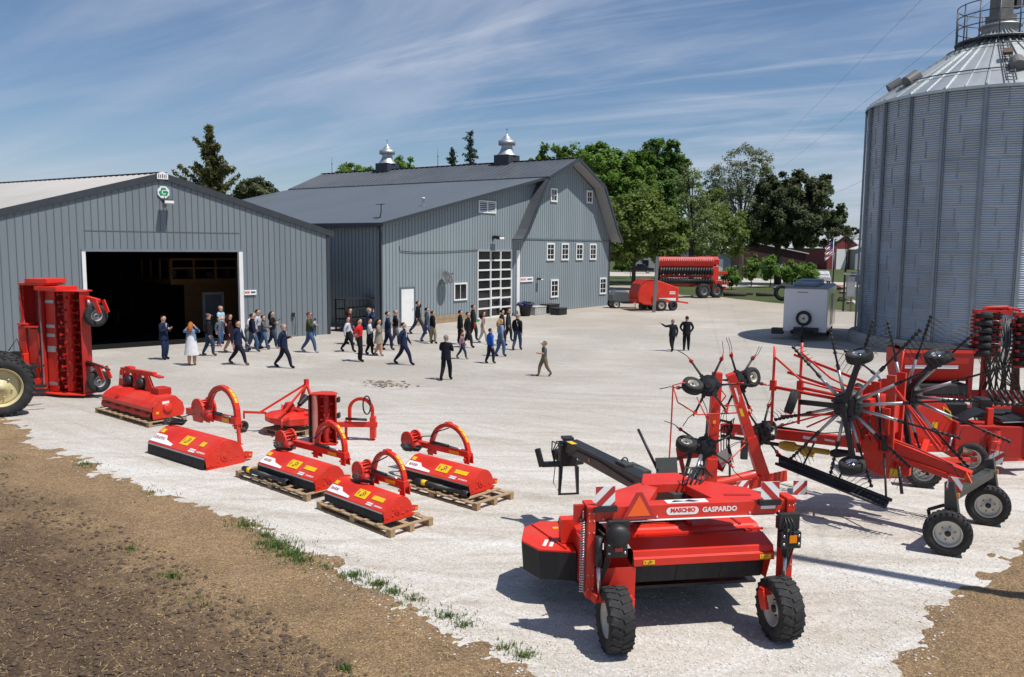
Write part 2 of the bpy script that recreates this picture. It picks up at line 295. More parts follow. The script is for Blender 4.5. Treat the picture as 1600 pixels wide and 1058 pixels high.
# soil that rises out of the gravel along its ragged edge
def soil(name, edge, x0, x1, y0, y1, res, side):
    E = [V((p.x, p.y)) for p in edge]
    def sd(x, y):
        p = V((x, y)); best = 1e9; sg = 1
        for a, b in zip(E, E[1:]):
            d = b-a; t = max(0, min(1, (p-a).dot(d)/d.length_squared)); q = a + d*t; r = (p-q).length
            if r < best: best = r; sg = 1 if (d.x*(p.y-a.y) - d.y*(p.x-a.x))*side > 0 else -1
        return best*sg
    nx = int((x1-x0)/res); ny = int((y1-y0)/res); idx = {}; vs = []; ds = []
    for j in range(ny+1):
        for i in range(nx+1):
            x = x0+i*res; y = y0+j*res; d = sd(x, y) + .55*noise.noise(V((x*.55, y*.55, 3))) + .32*noise.noise(V((x*1.9, y*1.9, 7)))
            if d < -.5: continue
            rough = min(1, max(0, (d-1.2)/2.5)); p3 = V((x, y, 0))
            h = min(.05, d*.06) + .022*noise.noise(p3*2.3) + .016*noise.noise(p3*7)
            h += rough*(.055*noise.noise(p3*1.1+V((9,0,0))) + .05*abs(noise.noise(p3*4.2)) + .022*noise.noise(p3*12) + .055*sin((x*.72+y*.70)*2.1 + noise.noise(p3*.5)*2.5)*.6)
            idx[i, j] = len(vs); vs.append((x, y, h)); ds.append(d)
    fs = [(idx[i,j], idx[i+1,j], idx[i+1,j+1], idx[i,j+1]) for j in range(ny) for i in range(nx) if (i,j) in idx and (i+1,j) in idx and (i+1,j+1) in idx and (i,j+1) in idx]
    me = bpy.data.meshes.new(name); me.from_pydata(vs, [], fs); me.materials.append(SOILMIX)
    at = me.attributes.new('zone', 'FLOAT', 'POINT'); at.data.foreach_set('value', ds)
    me.polygons.foreach_set('use_smooth', [True]*len(fs))
    o = bpy.data.objects.new(name, me); COL.objects.link(o); o['kind'] = 'structure'; return o, sd
def mix_soil():
    m = SOIL.copy(); m.name = 'field_soil'; t = m.node_tree; n = t.nodes; l = t.links; b = n['Principled BSDF']
    src = CHAFF.node_tree; mp = {}
    for nd in src.nodes:                                              # bring the chaff nodes over and blend the two by distance from the yard
        if nd.type in ('OUTPUT_MATERIAL',): continue
        c = n.new(nd.bl_idname)
        for i, s_ in enumerate(nd.inputs):
            try: c.inputs[i].default_value = s_.default_value
            except Exception: pass
        for a in ('data_type', 'blend_type', 'interpolation_type'):
            if hasattr(nd, a):
                try: setattr(c, a, getattr(nd, a))
                except Exception: pass
        for i, s_ in enumerate(nd.inputs):
            try: c.inputs[i].default_value = s_.default_value
            except Exception: pass
        mp[nd.name] = c
    for k in src.links:
        if k.to_node.name in mp and k.from_node.name in mp:
            l.new(mp[k.from_node.name].outputs[list(k.from_node.outputs).index(k.from_socket)], mp[k.to_node.name].inputs[list(k.to_node.inputs).index(k.to_socket)])
    ms = n.new('ShaderNodeMixShader'); at = n.new('ShaderNodeAttribute'); at.attribute_name = 'zone'
    tcn = n.new('ShaderNodeTexCoord'); z = n.new('ShaderNodeTexNoise'); z.inputs['Scale'].default_value = .8; z.inputs['Detail'].default_value = 7; z.inputs['Roughness'].default_value = .68; l.new(tcn.outputs['Object'], z.inputs[0])
    ad = n.new('ShaderNodeMath'); ad.operation = 'MULTIPLY_ADD'; ad.inputs[1].default_value = 5.0; l.new(z.outputs[0], ad.inputs[0]); l.new(at.outputs['Fac'], ad.inputs[2])
    r = n.new('ShaderNodeMapRange'); r.inputs[1].default_value = 3.7; r.inputs[2].default_value = 5.7; l.new(ad.outputs[0], r.inputs[0])
    outn = [q for q in n if q.type == 'OUTPUT_MATERIAL'][0]
    cb = [c for k, c in mp.items() if c.type == 'BSDF_PRINCIPLED'][0]
    l.new(r.outputs[0], ms.inputs[0]); l.new(cb.outputs[0], ms.inputs[1]); l.new(b.outputs[0], ms.inputs[2]); l.new(ms.outputs[0], outn.inputs[0]); return m
SOILMIX = mix_soil()
edgeL = [G(*p) for p in ((-420, 560), (-150, 612), (0, 652), (60, 690), (200, 755), (330, 795), (400, 830), (480, 868), (560, 905), (640, 945), (720, 985), (800, 1030), (860, 1064), (980, 1130))]
edgeR = [G(*p) for p in ((1330, 1110), (1372, 1058), (1440, 985), (1500, 930), (1560, 880), (1600, 845), (1720, 765))]
fieldL, sdL = soil('field', edgeL, -24, 2.2, 5.5, 27, .085, -1)
fieldR, sdR = soil('bare_corner', edgeR, 4.2, 13, 6.2, 17, .085, -1)
# loose stuff lying on the ground
def scatter(name, m, n, dom, fn, mats=None):
    mb = MB(); rnd = random.Random(hash(name) % 1000 if False else len(name)*37)
    k = 0; tries = 0
    while k < n and tries < n*60:
        tries += 1
        p = dom(rnd)
        if p is None: continue
        fn(mb, p, rnd); k += 1
    o = mb.build(name, mats or m); o['kind'] = 'stuff'; return o
STRAW = mat('dry_straw', (.42, .31, .15), .8, var=.3, scale=9)
CLOD = mat('soil_clod', (.10, .068, .045), .95, var=.35, scale=7, bump=.6, bscale=30)
STONE = mat('limestone_chip', (.56, .54, .51), .9, var=.22, scale=7)
GRASSM = mat('grass_blade', (.075, .125, .022), .7, var=.35, scale=6)
def hz(x, y):
    return 0.03
def pix(rnd, x0, x1, y0, y1): return G(rnd.uniform(x0, x1), y0 + (y1-y0)*rnd.random())
import mathutils.bvhtree as bvh
def ground_bvh(o):
    me = o.data; return bvh.BVHTree.FromPolygons([v.co for v in me.vertices], [p.vertices[:] for p in me.polygons])
BV = [ground_bvh(fieldL), ground_bvh(fieldR)]
def zat(x, y):
    z = 0
    for b in BV:
        h = b.ray_cast(V((x, y, 3)), V((0, 0, -1)))
        if h[0] is not None: z = max(z, h[0].z)
    return z
def dom_soil(x0, x1, y0, y1, lo, hi, sdf):
    def f(r):
        p = pix(r, x0, x1, y0, y1); d = sdf(p.x, p.y)
        if d < lo or d > hi: return None
        if d > lo + (hi-lo)*r.random()**.3 and hi < 50: return None
        p.z = zat(p.x, p.y); return p
    return f
def straw(mb, p, r):
    L_ = (.02+.075*r.random()**1.6) * (2.6 if r.random() < .07 else 1); a = r.uniform(0, pi); w = r.uniform(.0018, .0045); dz = r.uniform(-.02, .035)
    d = V((cos(a)*L_, sin(a)*L_, dz)); q = p + V((0, 0, .008+abs(dz)/2)); b = V((-sin(a), cos(a), 0))*L_*r.uniform(-.12, .12)
    mb.tube([q-d/2, q+b, q+d/2], w, 4, 0, caps=False)
def lump(mb, p, r, s0, s1, sq=.6):
    s_ = s0 + (s1-s0)*r.random()**3; vs = []; a0 = r.uniform(0, 6)
    for zz, k, rr in ((-.5, 5, .75), (.1, 6, 1.0), (.6, 4, .55)):
        for i in range(5): a = a0 + i*2*pi/5 + zz; q = rr*r.uniform(.7, 1.2); vs.append(p + V((cos(a)*q, sin(a)*q, zz*sq))*s_ + V((0, 0, s_*.25)))
    fs = [(i, (i+1)%5, 5+(i+1)%5, 5+i) for i in range(5)] + [(5+i, 5+(i+1)%5, 10+(i+1)%5, 10+i) for i in range(5)] + [(10, 11, 12, 13, 14)]
    mb.add(vs, fs)
def blade(mb, p, r, h0=.05, h1=.16):
    h = r.uniform(h0, h1); a = r.uniform(0, 2*pi); w = r.uniform(.004, .008); b = V((cos(a), sin(a), 0)); s_ = V((-sin(a), cos(a), 0))*w; k = h*r.uniform(.3, .9)
    mb.add([p-s_, p+s_, p+s_*.7+b*k*.4+V((0,0,h*.6)), p-s_*.7+b*k*.4+V((0,0,h*.6)), p+b*k+V((0,0,h))], [(0,1,2,3), (3,2,4)])
scatter('straw', STRAW, 1700, dom_soil(-60, 900, 680, 1080, .4, 99, sdL), straw)
scatter('chaff', STRAW, 8000, dom_soil(-60, 900, 640, 1080, -.8, 4.5, sdL), lambda mb, p, r: lump(mb, p, r, .004, .016, .4))
scatter('soil_clods', CLOD, 5200, dom_soil(-60, 820, 740, 1080, 1.6, 99, sdL), lambda mb, p, r: lump(mb, p, r, .007, .045, .6))
scatter('stubble_chaff', STRAW, 1500, dom_soil(1340, 1620, 800, 1080, -.5, 99, sdR), lambda mb, p, r: lump(mb, p, r, .004, .016, .4))
def dom_grav(r):
    p = pix(r, 60, 1500, 700 if r.random() < .5 else 850, 1075)
    d = max(sdL(p.x, p.y), sdR(p.x, p.y))
    if d > .7 or (d > -.1 and r.random() < d*1.1+.3): return None
    p.z = zat(p.x, p.y) if d > -.8 else 0
    return p
scatter('gravel_stones', STONE, 12000, dom_grav, lambda mb, p, r: lump(mb, p, r, .005, .022, .5))
tufts = [(432, 854, 40, 600), (458, 868, 30, 420), (415, 838, 22, 160), (470, 880, 36, 120), (552, 900, 26, 170), (590, 914, 26, 170), (616, 926, 20, 120), (645, 938, 30, 70), (700, 964, 24, 90), (725, 978, 22, 70), (133, 727, 26, 130), (268, 908, 20, 120), (385, 822, 34, 230), (820, 1026, 22, 90), (790, 1012, 26, 60), (540, 1052, 18, 60), (205, 862, 18, 40), (12, 720, 18, 40), (510, 888, 50, 60), (320, 950, 60, 40), (680, 960, 70, 60), (240, 770, 50, 50)]
def grass():
    mb = MB(); r = random.Random(5)
    for px, py, rad, n in tufts:
        for _ in range(n):
            q = (abs(r.gauss(0, .5)), r.uniform(0, 2*pi)); p = G(px + rad*q[0]*cos(q[1])*1.2, py + rad*.42*q[0]*sin(q[1])); p.z = zat(p.x, p.y)
            for _k in range(2): blade(mb, p + V((r.uniform(-.03, .03), r.uniform(-.03, .03), -.005)), r, .02, .085)
    o = mb.build('grass', GRASSM); o['kind'] = 'stuff'
grass()
MUD = ground_mat('damp_mud', [(.26, .20, .15), (3, (.30, .24, .19), .45, .7, .8, None), (9, (.12, .085, .06), .5, .75, .6, None)], [(20, .04)], .6)
def dom_mud(r):
    k = r.random(); c = (598, 597, 13, 1.6) if k < .4 else (608, 602, 16, 1.5) if k < .85 else (588, 600, 20, 3)
    return G(r.gauss(c[0], c[2]), r.gauss(c[1], c[3]))
scatter('mud_patch', MUD, 170, dom_mud, lambda mb, p, r: lump(mb, p, r, .015, .10, .05))

# ================================================================== buildings
SID1 = mat('blue_grey_siding', (.175, .203, .226), .5, var=.05, scale=.6, dirt=(.20, .215, .22), dirt_amt=.25, stretch=(1, 1, .25))
SID2 = mat('pale_blue_grey_siding', (.235, .278, .300), .5, var=.06, scale=.5, dirt=(.26, .30, .32), dirt_amt=.25, stretch=(1, 1, .25))
panelize(SID1, .05, width=.93); panelize(SID2, .05, width=.87)
SEAM = mat('siding_seam', (.105, .135, .155), .55, var=.05)
SEAM2 = mat('pale_siding_seam', (.135, .18, .205), .55, var=.05)
TRIM = mat('charcoal_trim', (.035, .042, .052), .5, var=.1)
ROOF1 = mat('grey_metal_roof', (.10, .117, .133), .5, 0, var=.06, scale=.25, stretch=(.3, 1, 1), dirt=(.13, .145, .155), dirt_amt=.4)
ROOF2 = mat('slate_metal_roof', (.090, .100, .114), .42, .2, var=.10, scale=.5)
ROOFP = mat('pale_metal_roof', (.27, .26, .26), .5, .1, var=.10, scale=.5, dirt=(.20, .19, .18), dirt_amt=.6)
SOFFIT = mat('soffit', (.30, .31, .32), .6, var=.05)
CONC = mat('concrete', (.34, .325, .30), .9, var=.14, scale=1.2, bump=.25, bscale=20, dirt=(.2, .19, .17), dirt_amt=.5)
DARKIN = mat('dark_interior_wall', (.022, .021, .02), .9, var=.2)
SHADEFLOOR = mat('shade_black_floor', (.010, .010, .010), .9, var=.3, scale=.7, spec=.1)  # near-black tone stands in for indoor shade, keeps the sunlit doorway strip dark
OSB = mat('raw_plywood', (.12, .058, .018), .8, var=.2, scale=2)
PLINE = mat('sill_timber', (.32, .235, .14), .8, var=.2, scale=3)
def strips(mb, xs, ztop, openings, y, mi=0, step=None, rib=None, zb=0, ymi=1):
    """front wall at depth y with holes; openings = (x0, x1, z0, z1); ribs are raised seams"""
    br = sorted(set(xs + [v for o in openings for v in o[:2]]))
    for a, b in zip(br, br[1:]):
        mid = (a+b)/2; cuts = sorted((o[2], o[3]) for o in openings if o[0] < mid < o[1]); z = zb; segs = []
        for c0, c1 in cuts:
            if c0 > z + .001: segs.append((z, z, c0, c0))
            z = c1
        segs.append((z, z, ztop(a), ztop(b)))
        for z0a, z0b, z1a, z1b in segs: mb.add([(a, y, z0a), (b, y, z0b), (b, y, z1b), (a, y, z1a)], [(0, 1, 2, 3)], mi)
    if step:
        w, pr = rib; x = xs[0] + step/2
        while x < xs[-1]:
            cuts = sorted((o[2], o[3]) for o in openings if o[0]-.05 < x < o[1]+.05); z = zb
            for c0, c1 in cuts + [(ztop(x)-.02, 0)]:
                if c0 - z > .1: mb.box((x, y-pr/2, (z+c0)/2), (w, pr, c0-z), ymi)
                z = c1
            x += step
def pw(pts):
    def f(x):
        for (a, za), (b, zb_) in zip(pts, pts[1:]):
            if x <= b: return za + (zb_-za)*(x-a)/(b-a)
        return pts[-1][1]
    return f
def make_window(parent, x, z, w, h, nx=2, nz=2, y=0, t=.1, label=None, sill=False):
    f = MB(); d = .09
    f.bb(x, x+w, y-d, y+.02, z, z+t); f.bb(x, x+w, y-d, y+.02, z+h-t, z+h)
    f.bb(x, x+t, y-d, y+.02, z+t, z+h-t); f.bb(x+w-t, x+w, y-d, y+.02, z+t, z+h-t)
    for i in range(1, nx): f.bb(x+w*i/nx-.02, x+w*i/nx+.02, y-d+.03, y-.02, z+t, z+h-t)
    for i in range(1, nz): f.bb(x+t, x+w-t, y-d+.032, y-.018, z+h*i/nz-.02, z+h*i/nz+.02)
    o = f.build('window', WHITE, parent)
    if label: o['label'] = label
    g = MB(); g.bb(x+t*.9, x+w-t*.9, y-.035, y-.015, z+t*.9, z+h-t*.9); g.build('pane', GLASS, o); return o
# ---- machine shed
shedA = G(140, 548); SHED_A = radians(41.11)
shed = thing('machine_shed', 'blue grey metal machine shed with a wide open doorway and a round clover sign', 'shed', shedA, SHED_A)
sx0, sx1, sap = -5.4, 12.55, 3.58; kS = -.30
ztS = pw([(sx0, 8.3-.289*(sap-sx0)), (sap, 8.3), (sx1, 8.3-.289*(sx1-sap))])
SHR = MX(((1, kS, 0, 0), (0, 1, 0, 0), (0, 0, 1, 0), (0, 0, 0, 1)))
w = MB(); strips(w, [sx0, sap, sx1], ztS, [(0, 7.31, 0, 4.62)], 0, 0, .31, (.028, .024))
w.M = SHR; w.bb(sx1-.1, sx1, .02, 17.9, 0, ztS(sx1)); w.bb(sx0, sx0+.1, .02, 17.9, 0, ztS(sx0)); strips(w, [sx0+.1, sap, sx1-.1], ztS, [], 18, 0)
w.build('wall', [SID1, SEAM], shed)
w = MB(); w.bb(sx0+.15, 7.35, -.012, 0.03, 5.56, 5.60) if False else None
w = MB(); w.bb(-.02, 7.4, -.02, .0, 5.575, 5.60); w.build('girt_line', SEAM, shed)
w = MB(); w.bb(sx1-.14, sx1+.03, -.05, -.001, 0, ztS(sx1)-.05); w.bb(sx1+.001, sx1+.03, -.001, .15, 0, ztS(sx1)-.05); w.build('corner_trim', TRIM, shed)
r = MB(); r.M = SHR
ex = .32
for sgn, xe in ((-1, sx0-ex), (1, sx1+ex)):
    ze = 8.36-.289*abs(xe-sap); zc = 8.36
    r.add([(sap, -.035, zc), (xe, -.035, ze), (xe, 18.3, ze), (sap, 18.3, zc), (sap, -.035, zc+.06), (xe, -.035, ze+.06), (xe, 18.3, ze+.06), (sap, 18.3, zc+.06)],
          [(0,1,2,3), (4,5,6,7), (0,1,5,4), (1,2,6,5), (2,3,7,6)], 0)
    if sgn < 0:
        q = .1
        while q < 18.2:
            r.add([(sap, q, zc+.062), (xe, q, ze+.062), (xe, q+.05, ze+.062), (sap, q+.05, zc+.062), (sap, q+.025, zc+.10), (xe, q+.025, ze+.10)], [(0,1,5,4), (3,2,5,4)], 0); q += .45
r.build('roof', ROOFP, shed)
r = MB(); r.M = SHR; r.bb(sap-.22, sap+.22, -.1, 18.3, 8.425, 8.46); rc = r.build('ridge_cap', TRIM, shed)
f = MB()
for xe in (sx0-ex, sx1+ex):
    ze = 8.36-.289*abs(xe-sap)
    f.add([(sap, -.11, 8.13), (xe, -.11, ze-.23), (xe, -.11, ze+.09), (sap, -.11, 8.45), (sap, -.04, 8.13), (xe, -.04, ze-.23), (xe, -.04, ze+.09), (sap, -.04, 8.45)], [(0,1,2,3), (4,5,6,7), (0,1,5,4), (3,2,6,7), (1,2,6,5)], 0)
f.build('fascia', TRIM, shed)
f = MB(); f.bb(-.16, .0, -.09, .12, 0, 4.62); f.build('door_jamb', WHITE, shed)
f = MB(); f.bb(7.31, 7.52, -.09, .12, 0, 4.62); f.build('door_jamb', WHITE, shed)
f = MB(); f.bb(-.16, 7.52, -.06, .12, 4.62, 4.74); f.build('door_head', SID1, shed)
f = MB(); f.M = SHR; f.bb(sx0+.15, sx1-.15, .15, 17.8, .004, .02); f.build('floor', SHADEFLOOR, shed)
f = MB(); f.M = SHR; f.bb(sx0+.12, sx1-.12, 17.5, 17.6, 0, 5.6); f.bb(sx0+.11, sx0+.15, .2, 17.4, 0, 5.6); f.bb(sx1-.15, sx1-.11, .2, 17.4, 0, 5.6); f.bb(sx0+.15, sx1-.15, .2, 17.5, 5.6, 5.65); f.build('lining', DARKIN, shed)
f = MB(); f.M = SHR; f.bb(.6, .95, 17.44, 17.5, 2.2, 3.5); o_ = f.build('window', GLASS, shed); o_.data.materials[0] = mat('dim_daylight_pane', (.25, .26, .25), .4)
# mezzanine of raw timber in the back right of the shed
z0 = 2.75; mx0, mx1, my0, my1 = 5.6, 12.2, 5.2, 12
mez = MB(); mez.bb(mx0, mx1, my0, my1, z0, z0+.3); mez.bb(mx0+.9, mx1, my0+.5, my0+.6, 0, z0)
mez.build('mezzanine', OSB, shed)
rl = MB()
for i in range(6): rl.bb(mx0+i*1.25, mx0+i*1.25+.12, my0, my0+.1, z0+.3, z0+1.45)
rl.bb(mx0, mx1, my0-.03, my0-.002, z0+1.35, z0+1.47); rl.bb(mx0, mx1, my0-.03, my0-.002, z0+.85, z0+.96)
rl.bb(mx0, mx0+.1, my0+.1, my0+6, z0+1.35, z0+1.47)
for i in range(4): rl.bb(mx0, mx0+.1, my0+.2+i*1.6, my0+.3+i*1.6, z0+.3, z0+1.36)
rl.build('railing', OSB, shed)
dr = MB(); dr.bb(7.65, 8.6, my0+.42, my0+.49, 0, 2.1); do = dr.build('office_door', mat('grey_door', (.16, .17, .19), .5), shed)
dr = MB(); dr.bb(7.5, 7.64, my0+.40, my0+.49, 0, 2.25); dr.bb(8.61, 8.75, my0+.40, my0+.49, 0, 2.25); dr.bb(7.641, 8.609, my0+.401, my0+.489, 2.11, 2.25); dr.build('door_frame', mat('grey_frame', (.35, .36, .37), .5), do)
# things inside the shed
bd = thing('notice_board', 'pale notice board with a dark red heading on the timber office wall inside the shed', 'board', (0,0,0)); bd.parent = None
MW = MX.Translation(shedA) @ rotz(SHED_A)
def at_shed(x, y, z=0): return MW @ V((x, y, z))
bd.location = at_shed(9.6, my0+.45, .9); bd.rotation_euler.z = SHED_A
q = MB(); q.bb(0, 1.1, -.05, 0, 0, 1.0); q.build('panel', mat('pale_board', (.42, .42, .44), .5), bd); q = MB(); q.bb(0, 1.1, -.05, 0, 1.003, 1.25); q.build('heading', RED2, bd)
wb = thing('work_bench', 'dim workbench with a vice standing deep inside the open shed', 'workbench', at_shed(1.8, 12, 0), SHED_A)
q = MB(); q.bb(0, 3.0, 0, .8, .85, .95); q.build('top', DARKIN, wb)
for xx in (.05, 2.85):
    for yy in (.05, .65): q = MB(); q.bb(xx, xx+.1, yy, yy+.1, 0, .849); q.build('leg', BLACK, wb)
q = MB(); q.bb(.4, .6, .2, .5, .951, 1.1); q.bb(.45, .55, .0, .19, 1.0, 1.08); q.build('vice', STEEL, wb)
sl = [(6.0, .35, .4), (7.0, .3, .5), (8.1, .4, .3), (9.2, .3, .55), (10.3, .4, .4)]
for i, (xx, wd, hh) in enumerate(sl):
    q = MB(); q.bb(0, wd, 0, .4, 0, hh); q.bb(-.02, wd+.02, -.02, .42, hh+.001, hh+.05); o_ = q.build('storage_box', mat('dull_plastic', (.05+.02*i, .05, .05), .6), None, loc=at_shed(xx, my0+1.2, z0+.3)); o_.rotation_euler.z = SHED_A
    tag(o_, ['small dark lidded box at the far left of the mezzanine', 'second lidded box along the mezzanine from the left', 'low wide lidded box in the middle of the mezzanine', 'tallest lidded box on the mezzanine behind the railing', 'lidded box on the mezzanine nearest the right shed wall'][i], 'box', 'boxes stored on the mezzanine')
# wall light and signs on the shed
def flood_light(loc, rz, label, s=1.0):
    t = thing('wall_light', label, 'wall light', loc, rz)
    q = MB(); q.bb(-.09*s, .09*s, -.05, 0, -.1*s, .1*s); q.bar((0, -.05, 0), (0, -.25*s, .05*s), .06*s, .06*s); q.build('bracket', BLACK, t)
    q = MB(); q.prism([(-.22*s, .12*s), (-.62*s, .04*s), (-.58*s, -.12*s), (-.24*s, -.06*s)], -.24*s, .24*s); q.build('housing', [BLACK], t)
    q = MB(); q.prism([(-.60*s, -.125*s), (-.25*s, -.065*s), (-.25*s, -.085*s), (-.60*s, -.145*s)], -.22*s, .22*s); q.bb(-.22*s, .22*s, -.635*s, -.622*s, -.10*s, .03*s); q.build('lens', WSTK, t)
    return t
flood_light(at_shed(3.68, -.035, 7.05), SHED_A, 'wall light below the clover sign on the shed gable', 1.0)
cs = thing('clover_sign', 'white eight-sided sign with a green four leaf clover on the shed gable', 'sign', at_shed(3.62, -.035, 7.50), SHED_A)
q = MB(); q.prism([(.30*cos(pi/8+i*pi/4), .31*sin(pi/8+i*pi/4)) for i in range(8)], -.03, 0, 'y'); q.build('panel', WSTK, cs)
CLG = mat('clover_green', (.01, .26, .10), .5, var=.04)
q = MB()
for i in range(3):
    a = pi/2 + (i-1)*radians(112); c = (.125*cos(a), .125*sin(a))
    pts = []
    for j in range(25):
        t = j/24*2*pi - pi; rr = .125*(1-.38*math.exp(-(t/.45)**2)); pts.append((c[0]+rr*cos(a+t), c[1]+rr*sin(a+t)))
    q.prism(pts[:-1], -.036-.0004*i, -.0305, 'y')
q.prism([(-.015, -.1), (.015, -.1), (.05, -.27), (.02, -.27)], -.0385, -.0305, 'y'); q.build('clover', CLG, cs)
text('letter', 'C', .30, frame((0, -.0395, -.01), (1,0,0), (0,0,1)), WSTK, cs, .001, .006)
def brand_sign(loc, rz, w, h, label):
    t = thing('brand_sign', label, 'sign', loc, rz); q = MB(); q.bb(0, w, -.04, 0, 0, h); q.build('panel', WSTK, t)
    text('lettering', 'MASCHIO', h*.62, frame((w*.24, -.041, h*.5), (1,0,0), (0,0,1)), MATS['red_paint'], t, .002, .01, sx=w*.42/(h*.62*4.6)); text('lettering', 'GASPARDO', h*.5, frame((w*.73, -.041, h*.5), (1,0,0), (0,0,1)), BLKINK, t, .002, .01, sx=w*.44/(h*.5*5.9)); return t
brand_sign(at_shed(7.56, -.035, 2.37), SHED_A, .66, .26, 'white brand sign with red and black lettering beside the open shed doorway')
ap = thing('gable_plate', 'small white maker plate fixed at the very peak of the shed gable', 'sign', at_shed(sap, -.12, 8.12), SHED_A)
q = MB(); q.prism([(-.26, .0), (.26, .0), (.26, .26), (.0, .36), (-.26, .26)], -.02, 0, 'y'); q.build('panel', WSTK, ap)
q = MB()
for i in range(5): q.bb(-.2+i*.085, -.16+i*.085, -.024, -.021, .05, .25 - .03*(i % 2)); 
q.build('lettering', BLKINK, ap)
fx = thing('power_outlet', 'black power outlet with a hanging cable low on the shed wall', 'outlet', at_shed(10.3, -.035, 1.1), SHED_A)
q = MB(); q.bb(-.08, .08, -.09, 0, 0, .22); q.build('box', BLACK, fx); q = MB(); q.tube([(0, -.09, .1), (.06, -.13, 0), (.1, -.06, -.35), (.12, -.05, -.75), (.1, -.04, -1.0)], .016, 5); q.build('cable', HOSE, fx)
fx = thing('wall_hydrant', 'grey hydrant with a lever handle standing against the shed wall', 'hydrant', at_shed(9.3, -.14, 0), SHED_A)
q = MB(); q.tube([(0, 0, 0), (0, 0, .9)], .025, 6); q.tube([(0, 0, .85), (0, -.14, .78)], .02, 6); q.build('pipe', GALV, fx); q = MB(); q.bar((-.02, 0, .9), (.22, 0, 1.05), .03, .03); q.build('handle', BLACK, fx)

# ---- barn
barnA = G(596, 515); BARN_A = radians(54.886); MBARN = MX.Translation(barnA) @ rotz(BARN_A)
def at_barn(x, y, z=0): return MBARN @ V((x, y, z))
barn = thing('barn', 'large blue grey barn with a gambrel gable and a long lean-to roof', 'barn', barnA, BARN_A)
ztB = pw([(0, 6.32), (17.2, 10.12), (21.2, 11.75), (25.3, 9.85), (28.3, 5.8)])
GD = (9.45, 13.55, 0, 4.72)
b = MB(); strips(b, [0, 17.2, 21.2, 25.3, 28.3], ztB, [GD], 0, 0, .29, (.030, .022)); b.build('wall', [SID2, SEAM2], barn)
b = MB(); b.add([(0, .01, 0), (0, 28, 0), (0, 28, 6.3), (0, .01, 6.3)], [(0,1,2,3)]); b.add([(28.3, .01, 0), (28.3, 28, 0), (28.3, 28, 5.8), (28.3, .01, 5.8)], [(0,1,2,3)])
strips(b, [.01, 17.2, 21.2, 25.3, 28.29], ztB, [], 28, 0)
q = .3
while q < 28: b.bb(-.03, -.001, q, q+.04, 0, 6.25, 1); q += .3
b.build('side_wall', [SID2, SEAM2], barn)
b = MB()
b.plate([(-.42, 6.26), (17.15, 10.14)], -.6, 28.4, .1, 'y'); b.build('lean_to_roof', ROOF1, barn)
b = MB(); b.plate([(-.46, 6.19), (17.1, 10.07)], -.66, -.603, .19, 'y'); b.bb(-.52, -.44, -.66, 28.4, 6.12, 6.3); b.build('lean_to_fascia', TRIM, barn)
lower_r = [(25.42, 10.02), (28.0, 6.25), (28.45, 5.78), (28.75, 5.5)]; lower_l = [(13.6, 5.5), (13.95, 5.8), (14.35, 6.25), (16.98, 10.0)]
b = MB(); b.plate([(16.95, 10.17), (21.2, 11.9)], -1.0, 28.4, .1, 'y'); b.plate([(21.2, 11.9), (25.42, 10.02)] + lower_r[1:], -1.0, 28.4, .1, 'y'); b.plate(lower_l, -1.0, -.02, .1, 'y')
q = -.8
while q < 28.2: b.add([(16.98, q, 10.283), (21.17, q, 12.005), (21.17, q+.05, 12.005), (16.98, q+.05, 10.283), (16.98, q+.025, 10.33), (21.17, q+.025, 12.05)], [(0,1,5,4), (3,2,5,4)]); q += .6
b.build('gambrel_roof', ROOF2, barn)
b = MB(); b.plate([(16.95, 10.05), (21.2, 11.78)], -.97, -.02, .1, 'y'); b.plate([(21.2, 11.78), (25.36, 9.93)] + [(x-.1, z-.02) for x, z in lower_r[1:]], -.97, -.02, .08, 'y'); b.plate([(13.7, 5.47), (14.05, 5.75), (14.45, 6.2), (17.05, 9.9)], -.97, -.02, .08, 'y'); b.build('soffit', SOFFIT, barn)
b = MB(); b.plate([(16.9, 10.02), (21.2, 11.78)], -1.06, -1.003, .24, 'y'); b.plate([(21.2, 11.78), (25.4, 9.9), (28.0, 6.12), (28.42, 5.68), (28.75, 5.38)], -1.06, -1.003, .24, 'y'); b.plate([(13.6, 5.38), (13.9, 5.68), (14.3, 6.12), (16.9, 9.9)], -1.06, -1.003, .24, 'y'); b.build('gable_fascia', TRIM, barn)
b = MB(); b.bb(21.0, 21.4, -1.0, 28.4, 12.0, 12.05); b.build('ridge_cap', TRIM, barn)
b = MB(); b.bb(14.5, 28.28, -.05, -.002, 5.56, 5.66); b.build('trim_band', SEAM, barn)
b = MB(); b.bb(-.10, -.032, -.08, .05, 0, 6.2); b.tube([(-.3, -.12, 6.1), (-.12, -.14, 5.8), (-.12, -.14, .3)], .055, 6); b.build('downpipe', TRIM, barn)
b = MB(); b.bb(28.16, 28.34, -.06, -.001, 0, 5.7); b.build('corner_trim', TRIM, barn)
for (x, z, w_, h_, n_, lb) in [(18.1, 3.98, 1.15, 1.36, 2, 1), (20.25, 3.98, 1.15, 1.36, 2, 1), (22.5, 3.98, 1.15, 1.36, 2, 1), (24.75, 3.98, 1.12, 1.36, 2, 1), (18.75, 1.08, 1.15, 1.42, 2, 1), (26.55, 1.02, 1.18, 1.42, 2, 1), (18.6, 8.5, .95, 1.05, 2, 0), (24.1, 8.65, .95, 1.05, 2, 0)]:
    make_window(barn, x, z, w_, h_, 2, 3 if h_ > 1.2 else 2, t=.13)
make_window(barn, 6.8, 1.4, 1.42, 1.18, 2, 1, t=.1, label='wide low window with two sliding panes')
